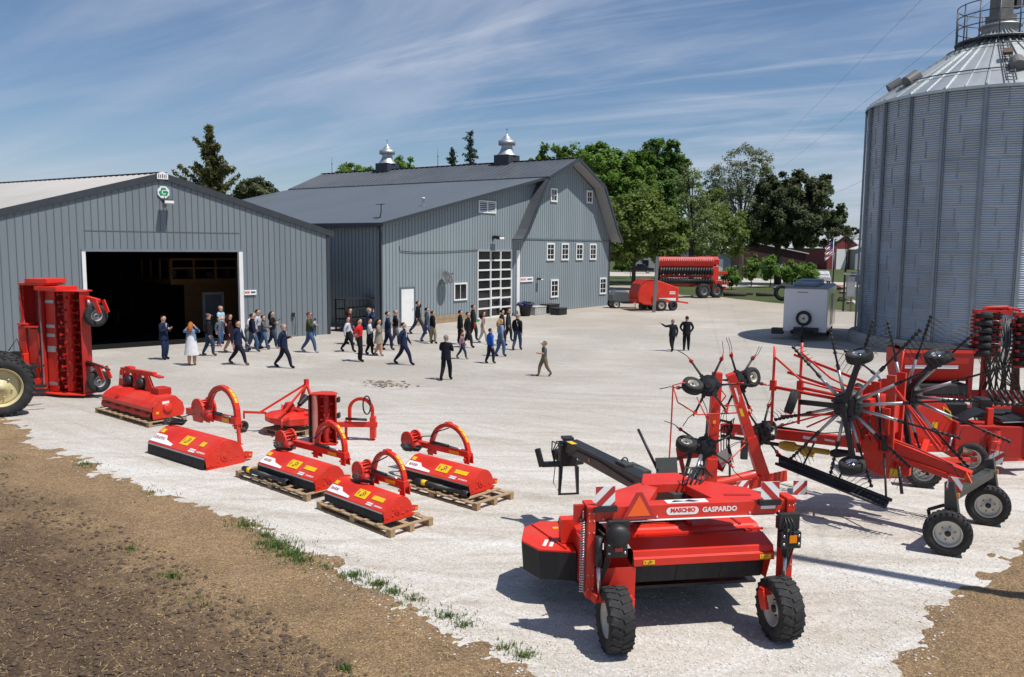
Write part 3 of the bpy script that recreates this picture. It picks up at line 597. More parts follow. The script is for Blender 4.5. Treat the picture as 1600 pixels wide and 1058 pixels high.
# overhead door of white aluminium and dark glass, with a walk-in door in it
x0, x1, _, zt = GD
g = MB()
cols = [x0, x0+1.52, x0+2.72, x1]; rows = [0.02 + (zt-.02)*i/7 for i in range(8)]
for i, x in enumerate(cols): g.bb(x-(.05 if i in (1,2) else 0), x+(.05 if i in (1,2) else (.09 if i == 0 else 0)), -.02, .06, 0, zt) if i < 3 else g.bb(x-.09, x, -.02, .06, 0, zt)
for z in rows: g.bb(x0+.09, x1-.09, -.015, .055, max(0, z-.05), min(zt, z+.06))
gd = g.build('overhead_door', WHITE, barn)
g = MB(); g.bb(x0+.05, x1-.05, .062, .08, .02, zt-.02); g.build('glass', GLASS, gd)
g = MB(); dx0, dx1 = cols[1]-.06, cols[2]+.06; zd = rows[3]+.1
for a, c in ((dx0, dx0+.13), (dx1-.13, dx1)): g.bb(a, c, -.05, -.021, 0, zd)
for z in (.0, rows[1]-.02, rows[2]-.02, zd-.13): g.bb(dx0+.13, dx1-.13, -.048, -.021, z, z+.13)
wd = g.build('walk_in_door', WHITE, gd)
g = MB(); g.bb(x0-.1, x0-.001, -.04, .1, 0, zt+.1); g.bb(x0-.1, x1+.1, -.045, .1, zt+.001, zt+.1); g.build('door_frame', SOFFIT, barn)
g = MB(); g.bb(14.05, 14.42, -.12, -.001, 0, 4.78); g.build('white_post', WHITE, barn)
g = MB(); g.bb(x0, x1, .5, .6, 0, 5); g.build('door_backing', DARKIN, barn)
g = MB(); g.bb(1.72, 2.86, -.05, .02, .02, 2.36); pd = g.build('walk_door', WHITE, barn)
g = MB(); g.bb(1.6, 1.715, -.06, -.001, 0, 2.48); g.bb(2.865, 2.97, -.06, -.001, 0, 2.48); g.bb(1.716, 2.864, -.06, -.001, 2.365, 2.48); g.build('frame', SEAM, pd)
g = MB(); g.box((2.75, -.08, 1.1), (.08, .06, .05)); g.build('handle', STEEL, pd)
g = MB(); g.bb(9.5, 11.5, -.07, -.0, 7.32, 7.42); g.bb(9.5, 11.5, -.07, -.0, 8.08, 8.17)
for x in (9.5, 10.45, 11.4): g.bb(x, x+.1, -.07, -.0, 7.421, 8.079)
z = 7.46
while z < 8.06:
    for xa, xb in ((9.601, 10.449), (10.551, 11.399)): g.add([(xa, -.06, z), (xb, -.06, z), (xb, -.01, z+.07), (xa, -.01, z+.07)], [(0,1,2,3)])
    z += .13
lv_ = g.build('louvre_vent', WHITE, barn); g = MB(); g.bb(9.6, 11.4, -.009, -.003, 7.42, 8.08); g.build('vent_backing', TRIM, lv_)
g = MB()
for z in (.0, .26): g.bb(3.0, 8.9, -.06, -.032, z+.003, z+.25)
g.build('sill_board', PLINE, barn)
g = MB()
for a, c in (((2.2, -.03, 3.35), (9.3, -.03, 5.05)),): pass
g.tube([(1.6, -.05, 5.0), (1.6, -.05, 4.7), (3, -.05, 4.62), (6, -.05, 4.66), (9.4, -.05, 4.78)], .018, 4); g.build('cable', HOSE, barn)
flood_light(at_barn(11.2, -.035, 5.65), BARN_A, 'wall light above the glazed overhead door of the barn', 1.2)
flood_light(at_barn(16.9, -.035, 2.6), BARN_A, 'smaller wall light between the brand sign and lower window of the barn', .7)
brand_sign(at_barn(14.55, -.04, 2.42), BARN_A, 1.7, .36, 'long brand sign with red and black lettering right of the overhead barn door')
dish = thing('satellite_dish', 'grey satellite dish bracketed to the barn wall above the low window', 'satellite dish', at_barn(5.6, -.035, 2.75), BARN_A)
g = MB(); g.tube([(0, 0, -.2), (0, -.35, -.15), (0, -.4, .1)], .035, 6); g.bb(-.08, .08, -.02, 0, -.3, -.1); g.build('bracket', GALV, dish)
g = MB(); ax = V((.1, -.86, .5)).normalized(); g.lathe([(0, 0), (.2, .02), (.36, .065), (.47, .12), (.47, .135), (.36, .08), (.2, .035), (0, .015)], V((0, -.42, .25))-ax*.05, ax, 20); g.build('reflector', mat('grey_dish', (.085, .083, .083), .6), dish)
g = MB(); g.tube([V((0, -.42, -.15)), V((0, -.42, .25))+ax*.5], .015, 5); g.box(V((0, -.42, .25))+ax*.5, (.07, .1, .07)); g.build('feed_arm', BLACK, dish)
def make_cupola(y, label):
    t = thing('cupola', label, 'cupola', at_barn(21.2, y, 11.95), BARN_A)
    q = MB(); q.prism([(-.8, .62), (.8, .62), (.8, -.28), (0, .06), (-.8, -.28)], -.75, .75, 'y'); q.build('base', TRIM, t)
    q = MB(); q.lathe([(.86, .60), (.84, .64), (.70, .78), (.60, .93), (.50, 1.15), (.46, 1.32), (.50, 1.46)], (0,0,0), n=16); q.build('skirt', GALV, t)
    q = MB(); q.lathe([(.5, 1.44), (.72, 1.46), (.72, 1.80), (.56, 1.83), (.36, 2.03), (.22, 2.18), (.10, 2.27), (.07, 2.36), (0, 2.45)], (0,0,0), n=16); q.build('hood', GALV, t)
    q = MB(); q.tube([(0, 0, 2.4), (0, 0, 2.85)], .015, 5); q.box((0, 0, 2.75), (.3, .02, .03)); q.build('finial', BLACK, t)
    return t
make_cupola(19.6, 'galvanised ventilator cupola on the far end of the barn ridge'); make_cupola(6.0, 'galvanised ventilator cupola on the barn ridge nearer the gable')
for i, (y, lb) in enumerate([(27, 'thin lightning rod at the far end of the barn ridge'), (13.5, 'thin lightning rod between the two barn cupolas')]):
    g = MB(); g.tube([(0, 0, 0), (0, 0, 1.6)], [.03, .012], 5); g.ball((0, 0, .9), .06); o_ = g.build('lightning_rod', BLACK, None, loc=at_barn(21.2, y, 12.0)); o_.rotation_euler.z = BARN_A; tag(o_, lb, 'lightning rod')
g = MB(); g.lathe([(.09, -.2), (.09, .45), (.11, .45), (.11, .55), (0, .56)], (0,0,0), n=10); o_ = g.build('vent_pipe', WHITE, None, loc=at_barn(5.2, 1.2, 7.6)); tag(o_, 'short white vent pipe standing on the lean-to roof', 'vent pipe')
t = thing('roof_antenna', 'small dark antenna on a bent mast near the lean-to roof edge', 'antenna', at_barn(1.2, 1.2, 6.72), BARN_A)
g = MB(); g.tube([(0, 0, 0), (.1, 0, .35), (.1, 0, .8)], .035, 6); g.bb(-.5, .2, -.1, .1, -.02, .01); g.build('mast', BLACK, t); g = MB(); g.tube([(-.35, 0, .78), (.45, 0, .84)], .02, 5); g.tube([(.1, -.25, .8), (.1, .25, .8)], .02, 5); g.build('dipole', BLACK, t)
# things against the barn wall
for i, (x, lb, sz, m_) in enumerate([(16.8, 'black crate on the ground under the smaller barn wall light', (1.5, .8, .62), BLACK), (14.9, 'grey white crate between the overhead door and the black crate', (1.5, .8, .55), mat('dull_white_plastic', (.42, .42, .40), .6)), (16.0, 'low black box in front of the other crates by the barn wall', (1.1, .8, .45), BLACK)]):
    t = thing('crate', lb, 'crate', at_barn(x, -1.2 - (1.4 if i == 2 else 0), 0), BARN_A)
    g = MB(); g.bb(0, sz[0], 0, sz[1], 0, sz[2]); g.build('body', m_, t, .03); g = MB(); g.bb(-.03, sz[0]+.03, -.03, sz[1]+.03, sz[2]+.002, sz[2]+.07)
    for k in range(4): g.bb(.15+k*sz[0]*.22, .2+k*sz[0]*.22, -.025, -.002, .05, sz[2]-.05)
    g.build('lid', m_, t, .015)
t = thing('planter', 'dark tub of purple flowers standing by the white barn post', 'planter', at_barn(13.9, -1.0, 0), BARN_A)
g = MB(); g.lathe([(0, 0), (.34, 0), (.48, .7), (.52, .7), (.52, .78), (.44, .78), (.42, .66), (0, .64)], (0,0,0), n=16); g.build('tub', BLACK, t)
g = MB(); rr = random.Random(3)
for _ in range(260):
    a = rr.uniform(0, 2*pi); q = .62*sqrt(rr.random()); p = V((q*cos(a), q*sin(a), .78+rr.uniform(0, .3)*(1-q*.8))); n_ = V((rr.gauss(0, 1), rr.gauss(0, 1), rr.gauss(0, 1)+.6)).normalized(); u_ = n_.orthogonal()*.05; v_ = n_.cross(u_)
    g.add([p-u_-v_, p+u_-v_, p+u_+v_, p-u_+v_], [(0,1,2,3)], 0 if rr.random() < .7 else 1)
g.build('flowers', [mat('purple_petal', (.07, .05, .22), .7), MATS['grass_blade']], t)
t = thing('garden_hose_post', 'small hose post with a green hose coiled at its foot by the barn wall', 'hose', at_barn(8.3, -.5, 0), BARN_A)
g = MB(); g.tube([(0, 0, 0), (0, 0, 1.0)], .03, 6); g.tube([(-.25, 0, .95), (.25, 0, 1.05)], .02, 5); g.build('post', BLACK, t)
g = MB()
for k in range(3): g.tube([(.4*cos(a*pi/8)-.3, .25*sin(a*pi/8)-.4, .03+.03*k) for a in range(17)], .025, 5)
g.build('hose', mat('green_hose', (.03, .28, .06), .5), t)
t = thing('steel_rack', 'black steel rack of oddments in the gap between shed and barn', 'rack', G(540, 519), BARN_A)
g = MB()
for x in (0, 2.6):
    for y in (0, .8): g.bb(x, x+.08, y, y+.08, 0, 1.9)
g.build('frame', BLACK, t)
for z in (.1, .7, 1.3, 1.85): g = MB(); g.bb(-.01, 2.69, -.01, .89, z, z+.05); g.build('shelf', BLACK, t)
# ================================================================== grain bin
SHEETM = mat('corrugated_galvanised', (.32, .37, .43), .42, .45, var=.10, scale=.5, dirt=(.28, .31, .34), dirt_amt=.35)
panelize(SHEETM, .10, polar=22, z_step=11.9/11)
ROOFG = mat('galvanised_roof_panel', (.48, .51, .52), .42, .6, var=.10, scale=.6)
STIFF = mat('galvanised_stiffener', (.24, .27, .31), .45, .5, var=.12, scale=1)
CATW = mat('catwalk_steel', (.10, .105, .115), .5, .6, var=.1)
BC = V((24.8, 44.0, 0)); BR = 6.0; BZ0 = .6; BZ1 = 12.5
gb = thing('grain_bin', 'tall corrugated galvanised grain bin with a conical roof and rooftop catwalk', 'grain bin', BC, radians(8))
q = MB(); q.lathe([(BR+.45, 0), (BR+.45, BZ0-.06), (BR+.38, BZ0), (0, BZ0)], (0,0,0), n=64); q.build('foundation', CONC, gb)
q = MB(); nr = int((BZ1-BZ0)/.105); prof = []
for i in range(nr*2+1): prof.append((BR + (.016 if i % 2 else -.016), BZ0 + (BZ1-BZ0)*i/(nr*2)))
q.lathe(prof, (0,0,0), n=96, smooth=False)
# sheet joints: one lap per sheet and ring
q2 = MB(); rings = 11; ns = 22
for k in range(rings):
    zb_, zt_ = BZ0 + (BZ1-BZ0)*k/rings, BZ0 + (BZ1-BZ0)*(k+1)/rings
    for j in range(ns):
        a = 2*pi*(j + (.5 if k % 2 else .62) - .08)/ns; c = V((cos(a), sin(a), 0)); q2.box((c.x*(BR+.012), c.y*(BR+.012), (zb_+zt_)/2), (.016, .05, (zt_-zb_)*.72), rz=a)
wl = q.build('wall', SHEETM, gb); q2.build('sheet_pattern', STIFF, wl)['kind'] = 'stuff'
q = MB()
for k in range(1, rings): z = BZ0 + (BZ1-BZ0)*k/rings; q.lathe([(BR+.014, z-.012), (BR+.021, z), (BR+.014, z+.012)], (0,0,0), n=96)
q.build('ring_seam', SHEETM, wl)
for j in range(ns):
    a = 2*pi*j/ns; c = V((cos(a), sin(a), 0)); q = MB()
    q.box((c.x*(BR+.085), c.y*(BR+.085), (BZ0+BZ1)/2), (.11, .10, BZ1-BZ0), rz=a); q.box((c.x*(BR+.045), c.y*(BR+.045), (BZ0+BZ1)/2), (.02, .24, BZ1-BZ0-.02), rz=a); q.build('stiffener', STIFF, gb)
zr = 16.0; q = MB(); q.lathe([(BR+.16, BZ1-.10), (BR+.16, BZ1+.02), (.85, zr), (.0, zr)], (0,0,0), n=66, smooth=False)
for j in range(44):
    a = 2*pi*j/44; c = V((cos(a), sin(a), 0)); q.bar(c*(BR+.12) + V((0,0,BZ1+.06)), c*.85 + V((0,0,zr+.05)), .09 if j % 2 == 0 else .05, .12 if j % 2 == 0 else .06, 0, w2=.03)
q.build('roof', ROOFG, gb)
q = MB()
for rr_ in (4.9, 2.4): z = BZ1 + (zr-BZ1)*(BR+.16-rr_)/(BR-.7)+.14; q.tube([(rr_*cos(2*pi*j/48), rr_*sin(2*pi*j/48), z) for j in range(49)], .03, 5)
q.build('roof_hoop', CATW, gb)
q = MB(); q.lathe([(.85, zr), (.85, zr+.35), (1.0, zr+.35), (1.0, zr+.42), (.0, zr+.42)], (0,0,0), n=24); q.build('peak_collar', GALV, gb)
q = MB(); q.bb(-.5, .5, -.5, .5, zr+.43, zr+.95); q.bb(-.38, .38, -.38, .38, zr+.951, zr+1.9); q.prism([(-.55, zr+1.9), (.55, zr+1.9), (.42, zr+2.75), (-.42, zr+2.75)], -.45, .45, 'y'); q.build('distributor', mat('weathered_steel', (.20, .18, .16), .5, .5, var=.2), gb)
q = MB(); q.bb(.6, 1.15, -.3, .35, zr+1.4, zr+2.5); q.bb(.45, .6, -.15, .15, zr+1.5, zr+1.7); q.build('drive_motor', CATW, gb)
q = MB()
for k in range(14):
    a = 2*pi*k/14; c = V((cos(a)*2.0, sin(a)*2.0, 0)); q.tube([c + V((0,0,15.15)), c + V((0,0,17.4))], .035, 5)
for z in (16.3, 16.85, 17.4): q.tube([(2.0*cos(2*pi*k/28), 2.0*sin(2*pi*k/28), z) for k in range(29)], .028, 5)
q.build('catwalk_railing', CATW, gb)
q = MB(); q.lathe([(1.05, 15.55), (2.05, 15.55), (2.05, 15.62), (1.05, 15.62)], (0,0,0), n=28, close=True); q.build('catwalk_deck', CATW, gb)
VENTG = mat('vent_grey', (.15, .147, .147), .6, .2)
def roof_vent(deg, r_, s=1):
    a = radians(deg); z = BZ1 + (zr-BZ1)*(BR+.16-r_)/(BR-.7); c = V((cos(a), sin(a), 0)); t_ = V((-sin(a), cos(a), 0)); p = c*r_ + V((0,0,z))
    v = MB(); v.prism([(-.42*s, 0), (.42*s, 0), (.42*s, .25*s)] + [(.42*s*cos(i*pi/8), .25*s+.40*s*sin(i*pi/8)) for i in range(1, 8)] + [(-.42*s, .25*s)], -.45*s, .5*s, 'x')
    slope = atan2(zr-BZ1, BR-.7)
    M_ = frame(p, c*cos(slope) - V((0,0,1))*sin(slope), t_)
    v2 = MB(); v2.M = M_ ; v2.v = [tuple(M_ @ V(q_)) for q_ in v.v]; v2.f = v.f; v2.m = v.m; v2.sm = v.sm; v2.M = MX.Identity(4)
    v2.build('roof_vent', VENTG, gb)
for d, r_ in ((-178, 4.7), (-201, 4.7), (-118, 4.7), (-60, 4.7), (60, 4.7), (120, 4.7)): roof_vent(d, r_, .75)
q = MB(); a = radians(-122); c = V((cos(a), sin(a), 0)); t_ = V((-sin(a), cos(a), 0))
for s_ in (-.2, .2): q.tube([c*(BR+.2)+t_*s_+V((0,0,BZ1+.15)), c*2.2+t_*s_+V((0,0,15.25))], .03, 5)
for k in range(14): p = (c*(BR+.2)+V((0,0,BZ1+.15))).lerp(c*2.2+V((0,0,15.25)), k/14); q.tube([p-t_*.2, p+t_*.2], .02, 4)
q.build('roof_ladder', CATW, gb)
rh = MB(); p = c*4.0 + V((0,0,14.3)); rh.M = frame(p, V((c.x*.84, c.y*.84, -.54)), t_); rh.bb(-.22, .22, -.2, .2, -.05, .1); rh.build('roof_hatch', mat('rusty_hatch', (.10, .06, .045), .8, var=.3), gb)
BARK = mat('bark', (.060, .047, .037), .9, var=.3, scale=3, stretch=(3, 3, .6), bump=.6, bscale=8)
BARKG = mat('grey_bark', (.115, .10, .085), .9, var=.3, scale=3, stretch=(3, 3, .6))
# grain leg beyond the bin, out of frame to the right: only its spouts are seen
gl = thing('grain_elevator', 'tall galvanised grain leg whose shiny spouts slope down to the bin peak', 'grain leg', (37, 43, 0), 0)
q = MB(); q.bb(-.3, .3, -.25, .25, .6, 27); q.build('casing', GALV, gl)
q = MB(); q.prism([(-.6, 27), (.6, 27), (.6, 28.0), (.2, 28.5), (-.2, 28.5), (-.6, 28.0)], -.4, .4, 'y'); q.build('leg_head', GALV, gl)
q = MB(); q.bb(-.8, .8, -.6, .6, 0, .6); q.build('boot', GALV, gl)
q = MB(); q.tube([(-.2, .0, 27.2), V((BC.x+.1, BC.y, 18.7)) - V((37, 43, 0))], .13, 10); q.build('spout', GALV, gl)
q = MB(); q.tube([(-.2, .3, 26.0), V((BC.x+1.3, BC.y-.4, 16.9)) - V((37, 43, 0))], .13, 10); q.build('spout', GALV, gl)
# utility pole standing out of frame to the right: its shadow crosses the yard and the wires run to it
UP = V((10.6, 9.85, 0)); up_ = thing('utility_pole', 'tall wooden utility pole with crossarms and transformers at the right of the yard', 'utility pole', UP, 0)
q = MB(); q.tube([(0, 0, 0), (0, 0, 20)], [.17, .11], 12); q.build('shaft', BARKG, up_)
for z in (18.2, 19.3): q = MB(); q.box((0, .14, z), (2.3, .11, .13), rz=.5); q.build('crossarm', BARKG, up_)
for i in range(3): a = 1.2 + i*1.5; q = MB(); q.lathe([(0, 0), (.30, 0), (.32, .1), (.32, .95), (.25, 1.05), (0, 1.1)], (.5*cos(a), .5*sin(a), 16.6), n=14); q.bar((0, 0, 17.1), (.3*cos(a), .3*sin(a), 17.1), .1, .1); q.build('transformer', SOFFIT, up_)
for i in range(6): q = MB(); s_ = (-1.05, -.5, 1.05)[i % 3]; q.lathe([(.05, 0), (.05, .2), (0, .22)], (s_*cos(.5), .14+s_*sin(.5), (18.27, 19.37)[i//3]), n=8); q.build('insulator', SOFFIT, up_)
# ------------------------------------------------------------------ white box trailer
TRW = mat('trailer_white', (.62, .63, .66), .35, var=.03, scale=.7, coat=.2); TRS = mat('trailer_aluminium_side', (.55, .55, .54), .22, .85, var=.06)
tA = G(1256, 531.5); tr = thing('box_trailer', 'white enclosed box trailer with a spare wheel on its front beside the grain bin', 'trailer', tA, radians(-25))
hw = 1.14
q = MB(); q.bb(-hw, hw, 0, 6.2, .48, 2.86); bo = q.build('body', [TRW], tr, .05)
q = MB(); q.bb(hw+.001, hw+.02, .12, 6.1, .55, 2.75); q.build('side_panel', TRS, tr); q = MB(); q.bb(-hw-.02, -hw-.001, .12, 6.1, .55, 2.75); q.build('side_panel', TRS, tr)
q = MB(); q.bb(hw+.021, hw+.04, 2.4, 2.48, .7, 2.4); q.bb(hw+.021, hw+.04, 3.4, 3.48, .7, 2.4); q.bb(hw+.021, hw+.04, 2.4, 3.48, 2.4, 2.46); q.build('side_door', SOFFIT, tr)
q = MB(); q.prism([(-hw-.03, 2.862), (hw+.03, 2.862), (hw-.1, 2.96), (-hw+.1, 2.96)], -.02, 6.22, 'y'); rfo = q.build('roof', mat('trailer_roof', (.13, .16, .20), .5, var=.1), tr)
for y0, y1, h_ in ((.6, 1.9, .22), (2.6, 4.6, .30)): q = MB(); q.bb(-.75, .55, y0, y1, 2.962, 2.962+h_); q.build('roof_unit', mat('roof_unit_grey', (.22, .27, .33), .5), rfo, .04)
q = MB(); q.bb(-hw, -hw+.32, -.03, -.001, .48, .85); q.build('stone_guard', TRW, tr); q = MB(); q.bb(hw-.42, hw, -.03, -.001, .48, .85); q.build('stone_guard', TRW, tr)
q = MB(); q.bb(-.45, .1, -.012, -.002, 2.62, 2.68); q.build('lettering', mat('faded_brown', (.35, .25, .23), .6), tr)
q = MB(); q.bar((-.75, .2, .5), (0, -1.3, .5), .08, .12); q.bar((.75, .2, .5), (0, -1.3, .5), .08, .12); q.bar((0, -1.2, .52), (0, -1.55, .52), .1, .1); q.tube([(0, -1.1, 0), (0, -1.1, .9)], .04, 8); q.box((0, -1.1, .02), (.25, .25, .03)); q.bb(-.55, .75, -.35, -.002, .46, .72); q.build('drawbar', BLACK, tr)
q = MB(); q.bb(-1.75, -hw, -.1, .5, .28, .6); q.build('step', BLACK, tr)
def wheel(parent, c, ax, R, w, rim, tyre_m=None, rim_m=None, tread=0, name='wheel', hub=None, n=36, dish=.25, side=1):
    """tyre + rim; ax = axle direction pointing to the outer face"""
    ax = V(ax).normalized(); c = V(c); q = MB(); h = w/2
    pr = [(rim, -h*.78), (rim+.35*(R-rim), -h), (R-.14*(R-rim), -h*.93), (R-.02*R, -h*.66), (R-(.02*R if tread else 0), 0), (R-.02*R, h*.66), (R-.14*(R-rim), h*.93), (rim+.35*(R-rim), h), (rim, h*.78)]
    q.lathe(pr, c, ax, n)
    x = ax.orthogonal().normalized(); y = ax.cross(x)
    if tread:
        m = int(tread)
        for k in range(m):
            for sgn in (-1, 1):
                a = 2*pi*(k + (.5 if sgn > 0 else 0))/m; e = c + (x*cos(a)+y*sin(a))*(R-.012*R); tdir = (-x*sin(a)+y*cos(a))
                q.bar(e + ax*sgn*h*.06, e + ax*sgn*h*.92 + tdir*R*.13*1.0 - (x*cos(a)+y*sin(a))*R*.035, 2*pi*R/m*.50, R*.055, 0, up=(x*cos(a)+y*sin(a)))
    t = q.build(name, tyre_m or RUBBER, parent)
    q = MB(); d = h*.78
    q.lathe([(rim*1.02, -d), (rim*1.04, -d*.9), (rim*.92, -d*.8), (rim*.88, d*.55-dish*w), (rim*.78, d*.3-dish*w*.6), (rim*.36, d*.34-dish*w*.3), (rim*.30, d*.75-dish*w*.3), (0, d*.75-dish*w*.3)], c, ax, n)
    q.lathe([(rim*.90, d*.2-dish*w), (rim*.90, d*.8), (rim*1.04, d*.92), (rim*1.05, d*1.02), (rim*.98, d*1.0)], c, ax, n)
    ro = q.build('rim', rim_m or RIMW, t)
    q = MB()
    for k in range(6): a = 2*pi*k/6; q.lathe([(0, d*.36-dish*w*.3), (rim*.05, d*.36-dish*w*.3), (rim*.05, d*.55-dish*w*.3), (0, d*.55-dish*w*.3)], c + (x*cos(a)+y*sin(a))*rim*.52, ax, 6)
    q.lathe([(rim*.24, d*.6-dish*w*.3), (rim*.22, d*.95-dish*w*.3), (0, d*1.0-dish*w*.3)], c, ax, 10)
    q.v and q.build('hub', hub or BLACK, t); return t
for x in (-hw+.12, hw-.12):
    for y in (3.6, 4.5): wheel(tr, (x, y, .34), (1 if x > 0 else -1, 0, 0), .34, .22, .2, n=20)
wheel(tr, (-.05, -.16, 1.22), (0, -1, 0), .42, .22, .25, n=24, name='spare_wheel')
# ------------------------------------------------------------------ posts, boxes, flag, wires
q = MB(); q.bar((0, 0, 0), (.20, .1, 4.35), .24, .24); t = q.build('steel_post', mat('grey_post', (.16, .165, .17), .6, var=.15), None, loc=G(1021.5, 488)); tag(t, 'plain grey steel post leaning slightly in front of the round baler', 'post')
q = MB(); q.tube([(0, 0, 0), (0, 0, 4.7)], .09, 8); pf = q.build('flag_post', BLACK, None, loc=G(1301, 449)); tag(pf, 'dark upright post beside the striped flag behind the box trailer', 'post')
fl = thing('flag', 'striped flag with a blue canton drooping from a thin staff beside a dark post', 'flag', G(1299, 449), 0)
q = MB(); q.tube([(0, 0, 0), (0, 0, 6.4)], .04, 6); q.ball((0, 0, 6.45), .09); q.build('staff', WSTK, fl)
q = MB(); nx, nz = 8, 13
def fp(u, v): return (-.04 - u*1.05, .12*sin(u*7+v*1.5)*u, 6.3 - v*.16*1 - u*.75 - .12*u*u)
for i in range(nx):
    for k in range(nz):
        mi = 2 if (i < 3 and k < 7) else (0 if k % 2 == 0 else 1)
        q.add([fp(i/nx, k), fp((i+1)/nx, k), fp((i+1)/nx, k+1), fp(i/nx, k+1)], [(0,1,2,3)], mi)
q.build('cloth', [mat('flag_red', (.42, .03, .05), .8), WSTK, mat('flag_blue', (.03, .05, .20), .8)], fl)
ub = thing('utility_cabinet', 'grey utility cabinet on timber legs between the box trailer and the grain bin', 'cabinet', G(1327, 487), radians(-15))
q = MB(); q.bb(-.32, .3, -.2, .2, 1.2, 2.9); q.build('cabinet_box', SOFFIT, ub, .02); q = MB(); q.bb(-.28, .26, -.23, -.202, 1.25, 2.85); q.build('door', mat('cabinet_door', (.36, .38, .40), .5), ub)
for x in (-.45, .12): q = MB(); q.bb(x-.07, x+.07, .2, .34, 0, 3.0); q.build('leg', PLINE if x > 0 else TRIM, ub)
q = MB(); q.bb(-.6, 1.9, -.3, .4, 3.0, 3.06); q.build('hood', SOFFIT, ub)
def wire(a, b, sag, label, r=.012):
    a = V(a); b = V(b); pts = [a.lerp(b, t/24) - V((0, 0, sag*4*(t/24)*(1-t/24))) for t in range(25)]; c0 = pts[0]
    q = MB(); q.tube([p-c0 for p in pts], r, 4); o = q.build('overhead_wire', HOSE, None, loc=c0); tag(o, label, 'wire', 'overhead wires across the sky'); return o
def pix_at(px, py, d): v = ray(px, py); return V((0, 0, CAM_H)) + v*(d/v.y)
wire(pix_at(1197, 243, 150), UP + V((-.1, .05, 13.9)), 0, 'upper thin wire crossing open sky left of the grain bin', .006)
wire(pix_at(1215, 268, 150), UP + V((-.1, .05, 12.0)), 0, 'middle thin wire rising past the left edge of the bin roof', .006)
wire(pix_at(1290, 305, 150), pix_at(1420, 236, 70), .6, 'short low wire running behind the grain bin wall', .014)
wire(pix_at(1040, 372, 150), pix_at(1345, 368, 120), .9, 'pale low wire passing in front of the dark pine', .02)
# ------------------------------------------------------------------ trees
def leafmat(name, col, var=.45, tr=.45):
    m = mat(name, col, .6, var=var, scale=.55, spec=.3); b = m.node_tree.nodes['Principled BSDF']
    try: b.inputs['Transmission Weight'].default_value = 0
    except Exception: pass
    t = m.node_tree; n = t.nodes; l = t.links; td = n.new('ShaderNodeBsdfTranslucent'); ms = n.new('ShaderNodeMixShader'); ms.inputs[0].default_value = tr
    bc = b.inputs['Base Color'].links[0].from_socket; l.new(bc, td.inputs[0]); o = [q for q in n if q.type == 'OUTPUT_MATERIAL'][0]
    l.new(b.outputs[0], ms.inputs[1]); l.new(td.outputs[0], ms.inputs[2]); l.new(ms.outputs[0], o.inputs[0]); return m
LF_MAPLE = leafmat('maple_leaves', (0.16, 0.27, 0.05)); LF_DARK = leafmat('dark_leaves', (0.115, 0.21, 0.045)); LF_OLIVE = leafmat('olive_leaves', (0.175, 0.235, 0.055)); LF_PALE = leafmat('pale_leaves', (0.21, 0.265, 0.1)); LF_GREY = leafmat('grey_green_buds', (0.21, 0.235, 0.13))
LF_PINE = leafmat('pine_needles', (.085,.105,.045), .5, .35); LF_SPR = leafmat('spruce_needles', (.045,.080,.048), .45, .35); LF_YOUNG = leafmat('young_leaves', (0.17, 0.29, 0.055)); LF_BRONZE = leafmat('bronze_pine_needles', (.12,.125,.042), .4, .35)
class Leaves:
    def __init__(s): s.v = []; s.f = []
    def leaf(s, p, size, r, nrm=None, asp=.6):
        n_ = V((r.gauss(0, 1), r.gauss(0, 1), r.gauss(0, 1))) if nrm is None else V(nrm) + V((r.gauss(0, .5), r.gauss(0, .5), r.gauss(0, .5)))
        if n_.length < 1e-3: n_ = V((0, 0, 1))
        n_.normalize(); u = n_.orthogonal(); u = (u*cos(a_) + n_.cross(u)*sin(a_)) if (a_ := r.uniform(0, 6.28)) else u
        w_ = n_.cross(u)*size*asp*.5; u = u*size*.5; b = len(s.v)
        s.v += [tuple(p-u), tuple(p+w_*.9-u*.1), tuple(p+u), tuple(p-w_*.9+u*.1)]; s.f.append((b, b+1, b+2, b+3))
    def build(s, name, m, parent):
        me = bpy.data.meshes.new(name); me.from_pydata(s.v, [], s.f); me.materials.append(m); o = bpy.data.objects.new(name, me); COL.objects.link(o); o.parent = parent; return o
def limbs(mb, base, h, blobs, r, rad, n):
    """tapered trunk with limbs reaching into the crown blobs"""
    top = V((r.uniform(-.05, .05)*h, r.uniform(-.05, .05)*h, h))
    tp = [base, base.lerp(top, .3)+V((r.uniform(-.02, .02)*h, 0, 0)), base.lerp(top, .65), top]; mb.tube(tp, [rad*1.25, rad*.85, rad*.55, rad*.15], 8)
    for i in range(n):
        c, R = r.choice(blobs); s_ = base.lerp(top, r.uniform(.22, .75)); e = V(c) + V((r.uniform(-.6, .6)*R[0], r.uniform(-.6, .6)*R[1], r.uniform(-.3, .6)*R[2])); m_ = s_.lerp(e, .5) + V((0, 0, (e-s_).length*.08))
        q_ = rad*r.uniform(.22, .42); mb.tube([s_, m_, e], [q_, q_*.6, q_*.15], 5)
        for _ in range(2): e2 = m_.lerp(e, .5) + V((r.gauss(0, .25)*R[0], r.gauss(0, .25)*R[1], r.gauss(.1, .25)*R[2])); mb.tube([m_, m_.lerp(e2, .5)+V((0, 0, .2)), e2], [q_*.5, q_*.3, q_*.08], 4)
